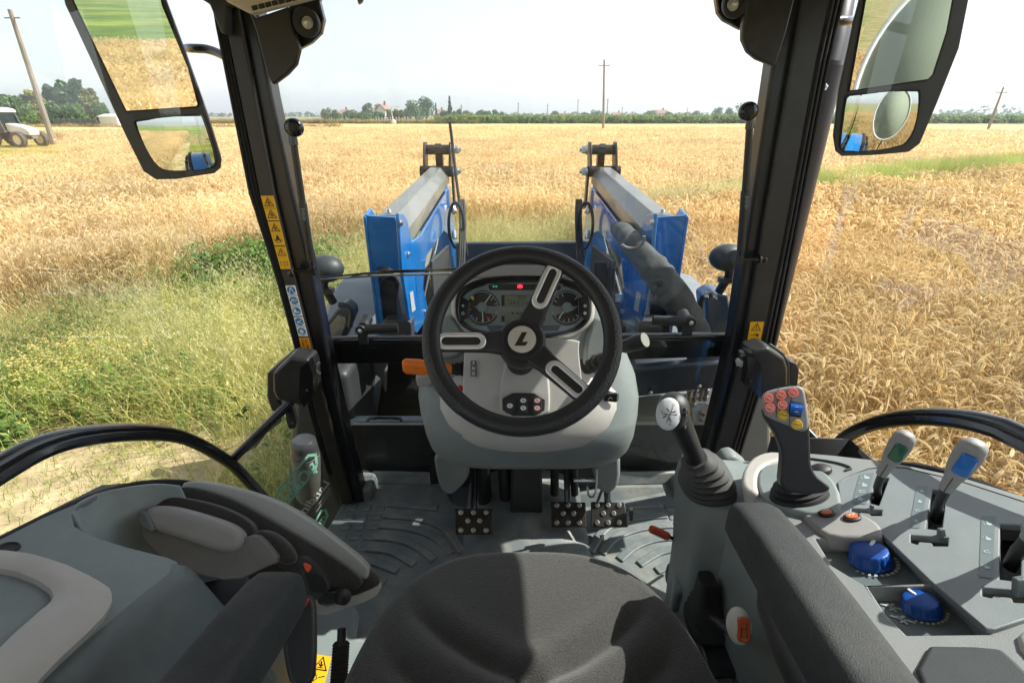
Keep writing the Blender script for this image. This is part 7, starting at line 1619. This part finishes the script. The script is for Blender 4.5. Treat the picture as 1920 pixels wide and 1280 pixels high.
# --- lever with white and orange knob
pl_ = part('range_lever'); mb = MB()
c0 = P(1326, 1170, z=-1.035); rings = []
for f, w, d in ((0, .075, .085), (.15, .072, .08), (.2, .062, .07), (.3, .063, .07), (.36, .054, .06), (.46, .055, .06), (.55, .045, .05), (.8, .036, .042), (1, .028, .034)):
    rings.append([c0 + Vector((-.012 * f, .02 * f, .12 * f)) + Vector((w * .62 * math.copysign(abs(p) ** .6, p), d * .62 * math.copysign(abs(q) ** .6, q), 0)) for p, q in circ(32)])
mb.loft(rings); mb.build('rubber_boot', rubber, pl_, smooth=45)
mb = MB(); mb.prism([P(a, b, z=-1.03) for a, b in ((1310, 1200), (1372, 1195), (1392, 1262), (1330, 1268))], (0, 0, -.03)); mb.build('base_plate', blackm, pl_, bevel=.006)
kc = P(1385, 1172, z=-.83); r4, u4, n4 = frame(Vector((-.15, -.7, .7)), (.05, .3, 1)); M4 = Matrix((r4, u4, n4)).transposed()
mb = MB(); mb.tube([P(1338, 1158, z=-.95), kc + Vector((-.006, .0, -.02))], .009, 12); mb.build('lever_arm', blackp, pl_)
mb = MB(); mb.ball(kc, (.021, .031, .019), 24, M4); kb = mb.build('white_knob', mat('knob_white', lin((222, 222, 218)), .35), pl_, smooth=80)
mb = MB(); q = kc + n4 * .0145 + r4 * .004 - u4 * .003; mb.prism([q + r4 * x + u4 * y for x, y in rrect(.024, .042, .008)], n4 * .006, .8); oi = mb.build('orange_insert', mat('deep_orange', lin((206, 88, 30)), .3, coat=.4), kb, bevel=.0015, smooth=50)
mb = MB(); q = q + n4 * .0066; line(mb, q, r4, u4, [(.002, .010), (.006, .010), (.004, .010), (.004, -.010), (.002, -.010), (.006, -.010)], .0009); line(mb, q, r4, u4, [(-.006, .001), (.004, .001)], .0009); line(mb, q, r4, u4, [(-.005, .003), (-.005, -.012)], .0016); mb.build('insert_print', inkm, oi)
# ================================================================== lettering on the left side glass
def dpx(a, b): return LGP.at(a, b, .003)
def gline(mb, pts, w):
    q = [dpx(a, b) for a, b in pts]; line(mb, LGP.o + LGP.n * .003, LGP.r, LGP.u, [((p - LGP.o).dot(LGP.r), (p - LGP.o).dot(LGP.u)) for p in q], w)
def gtext(mb, body, a, b, hgt, bold=0.0, shear=0.0):
    """word running between two pixels of the glass, mirrored as seen from inside"""
    p, q = dpx(*a), dpx(*b); r = (q - p); L_ = r.length; r.normalize(); V, F = text_pts(body, bold); w = max(v.x for v in V) - min(v.x for v in V)
    u = LGP.n.cross(r); u = u if u.z > 0 else -u
    n0 = Vector((XL + .0045, 0, 0)); add_text(mb, body, (p + q) / 2, r, u, hgt, mirror=False, bold=bold, shear=shear, sx=L_ / (w * hgt))
mb = MB()
gline(mb, [(512, 940), (524, 917), (578, 854), (592, 852), (594, 870), (590, 884), (578, 898), (532, 952)], .009)
gtext(mb, 'ROBO', (592, 876), (528, 932), .066, .012); gtext(mb, 'SHIFT', (571, 903), (535, 939), .030, .012); mb.build('glass_lettering', paleg, TR, label='pale green mirrored lettering in a frame')
mb = MB(); gtext(mb, 'Landini', (614, 903), (562, 966), .042, .012, .2); gline(mb, [(616, 908), (572, 965)], .002); gline(mb, [(619, 914), (598, 944)], .0015); gline(mb, [(619, 919), (598, 949)], .001); gline(mb, [(619, 924), (594, 958)], .0015); mb.build('glass_lettering', white, TR)
mb = MB(); gline(mb, [(583, 992), (602, 958), (610, 956), (614, 966), (600, 998)], .008); gtext(mb, 'GPS', (611, 968), (592, 994), .028, .01); mb.build('glass_lettering', paleg, TR)
# ================================================================== the photographer's diffuser disc behind the cab, seen only in the right mirror
dn = Vector((-.15, .9, .25)).normalized(); dc_ = Vector((1.55, -.35, -.15)); r5, u5, n5 = frame(dn)
dr = empty('diffuser_disc', (1.55, -.35, GZ), label='large grey-green photographic diffuser disc with a white rim, seen in the right mirror', cat='diffuser')
mb = MB(); mb.poly([dc_ + r5 * .34 * a + u5 * .5 * b for a, b in circ(48)]); mb.build('fabric', mat('diffuser_cloth', lin((150, 158, 140)), .9, var=.06, vs=3), dr, solid=.004)
mb = MB(); mb.tube([dc_ + r5 * .34 * a + u5 * .5 * b for a, b in circ(48)], .012, 8, closed=True); mb.build('rim', white, dr)
mb = MB(); mb.tube([dc_ - u5 * .5, Vector((1.55, -.38, GZ))], .012, 8); mb.build('stand', blacks, dr)
# ================================================================== summer haze over the plain
hz_ = bpy.data.materials.new('haze_air'); hz_.use_nodes = True; N = hz_.node_tree.nodes; N.remove(N['Principled BSDF'])
pv = N.new('ShaderNodeVolumePrincipled'); pv.inputs['Color'].default_value = (.86, .92, 1, 1); pv.inputs['Density'].default_value = .0008; pv.inputs['Anisotropy'].default_value = .3
hz_.node_tree.links.new(pv.outputs[0], N['Material Output'].inputs['Volume'])
mb = MB(); mb.box((0, 0, GZ - 1 + 21), (3010, 3010, 42)); mb.build('haze', hz_, smooth=None, kind='stuff', label='thin pale summer haze over the whole plain')
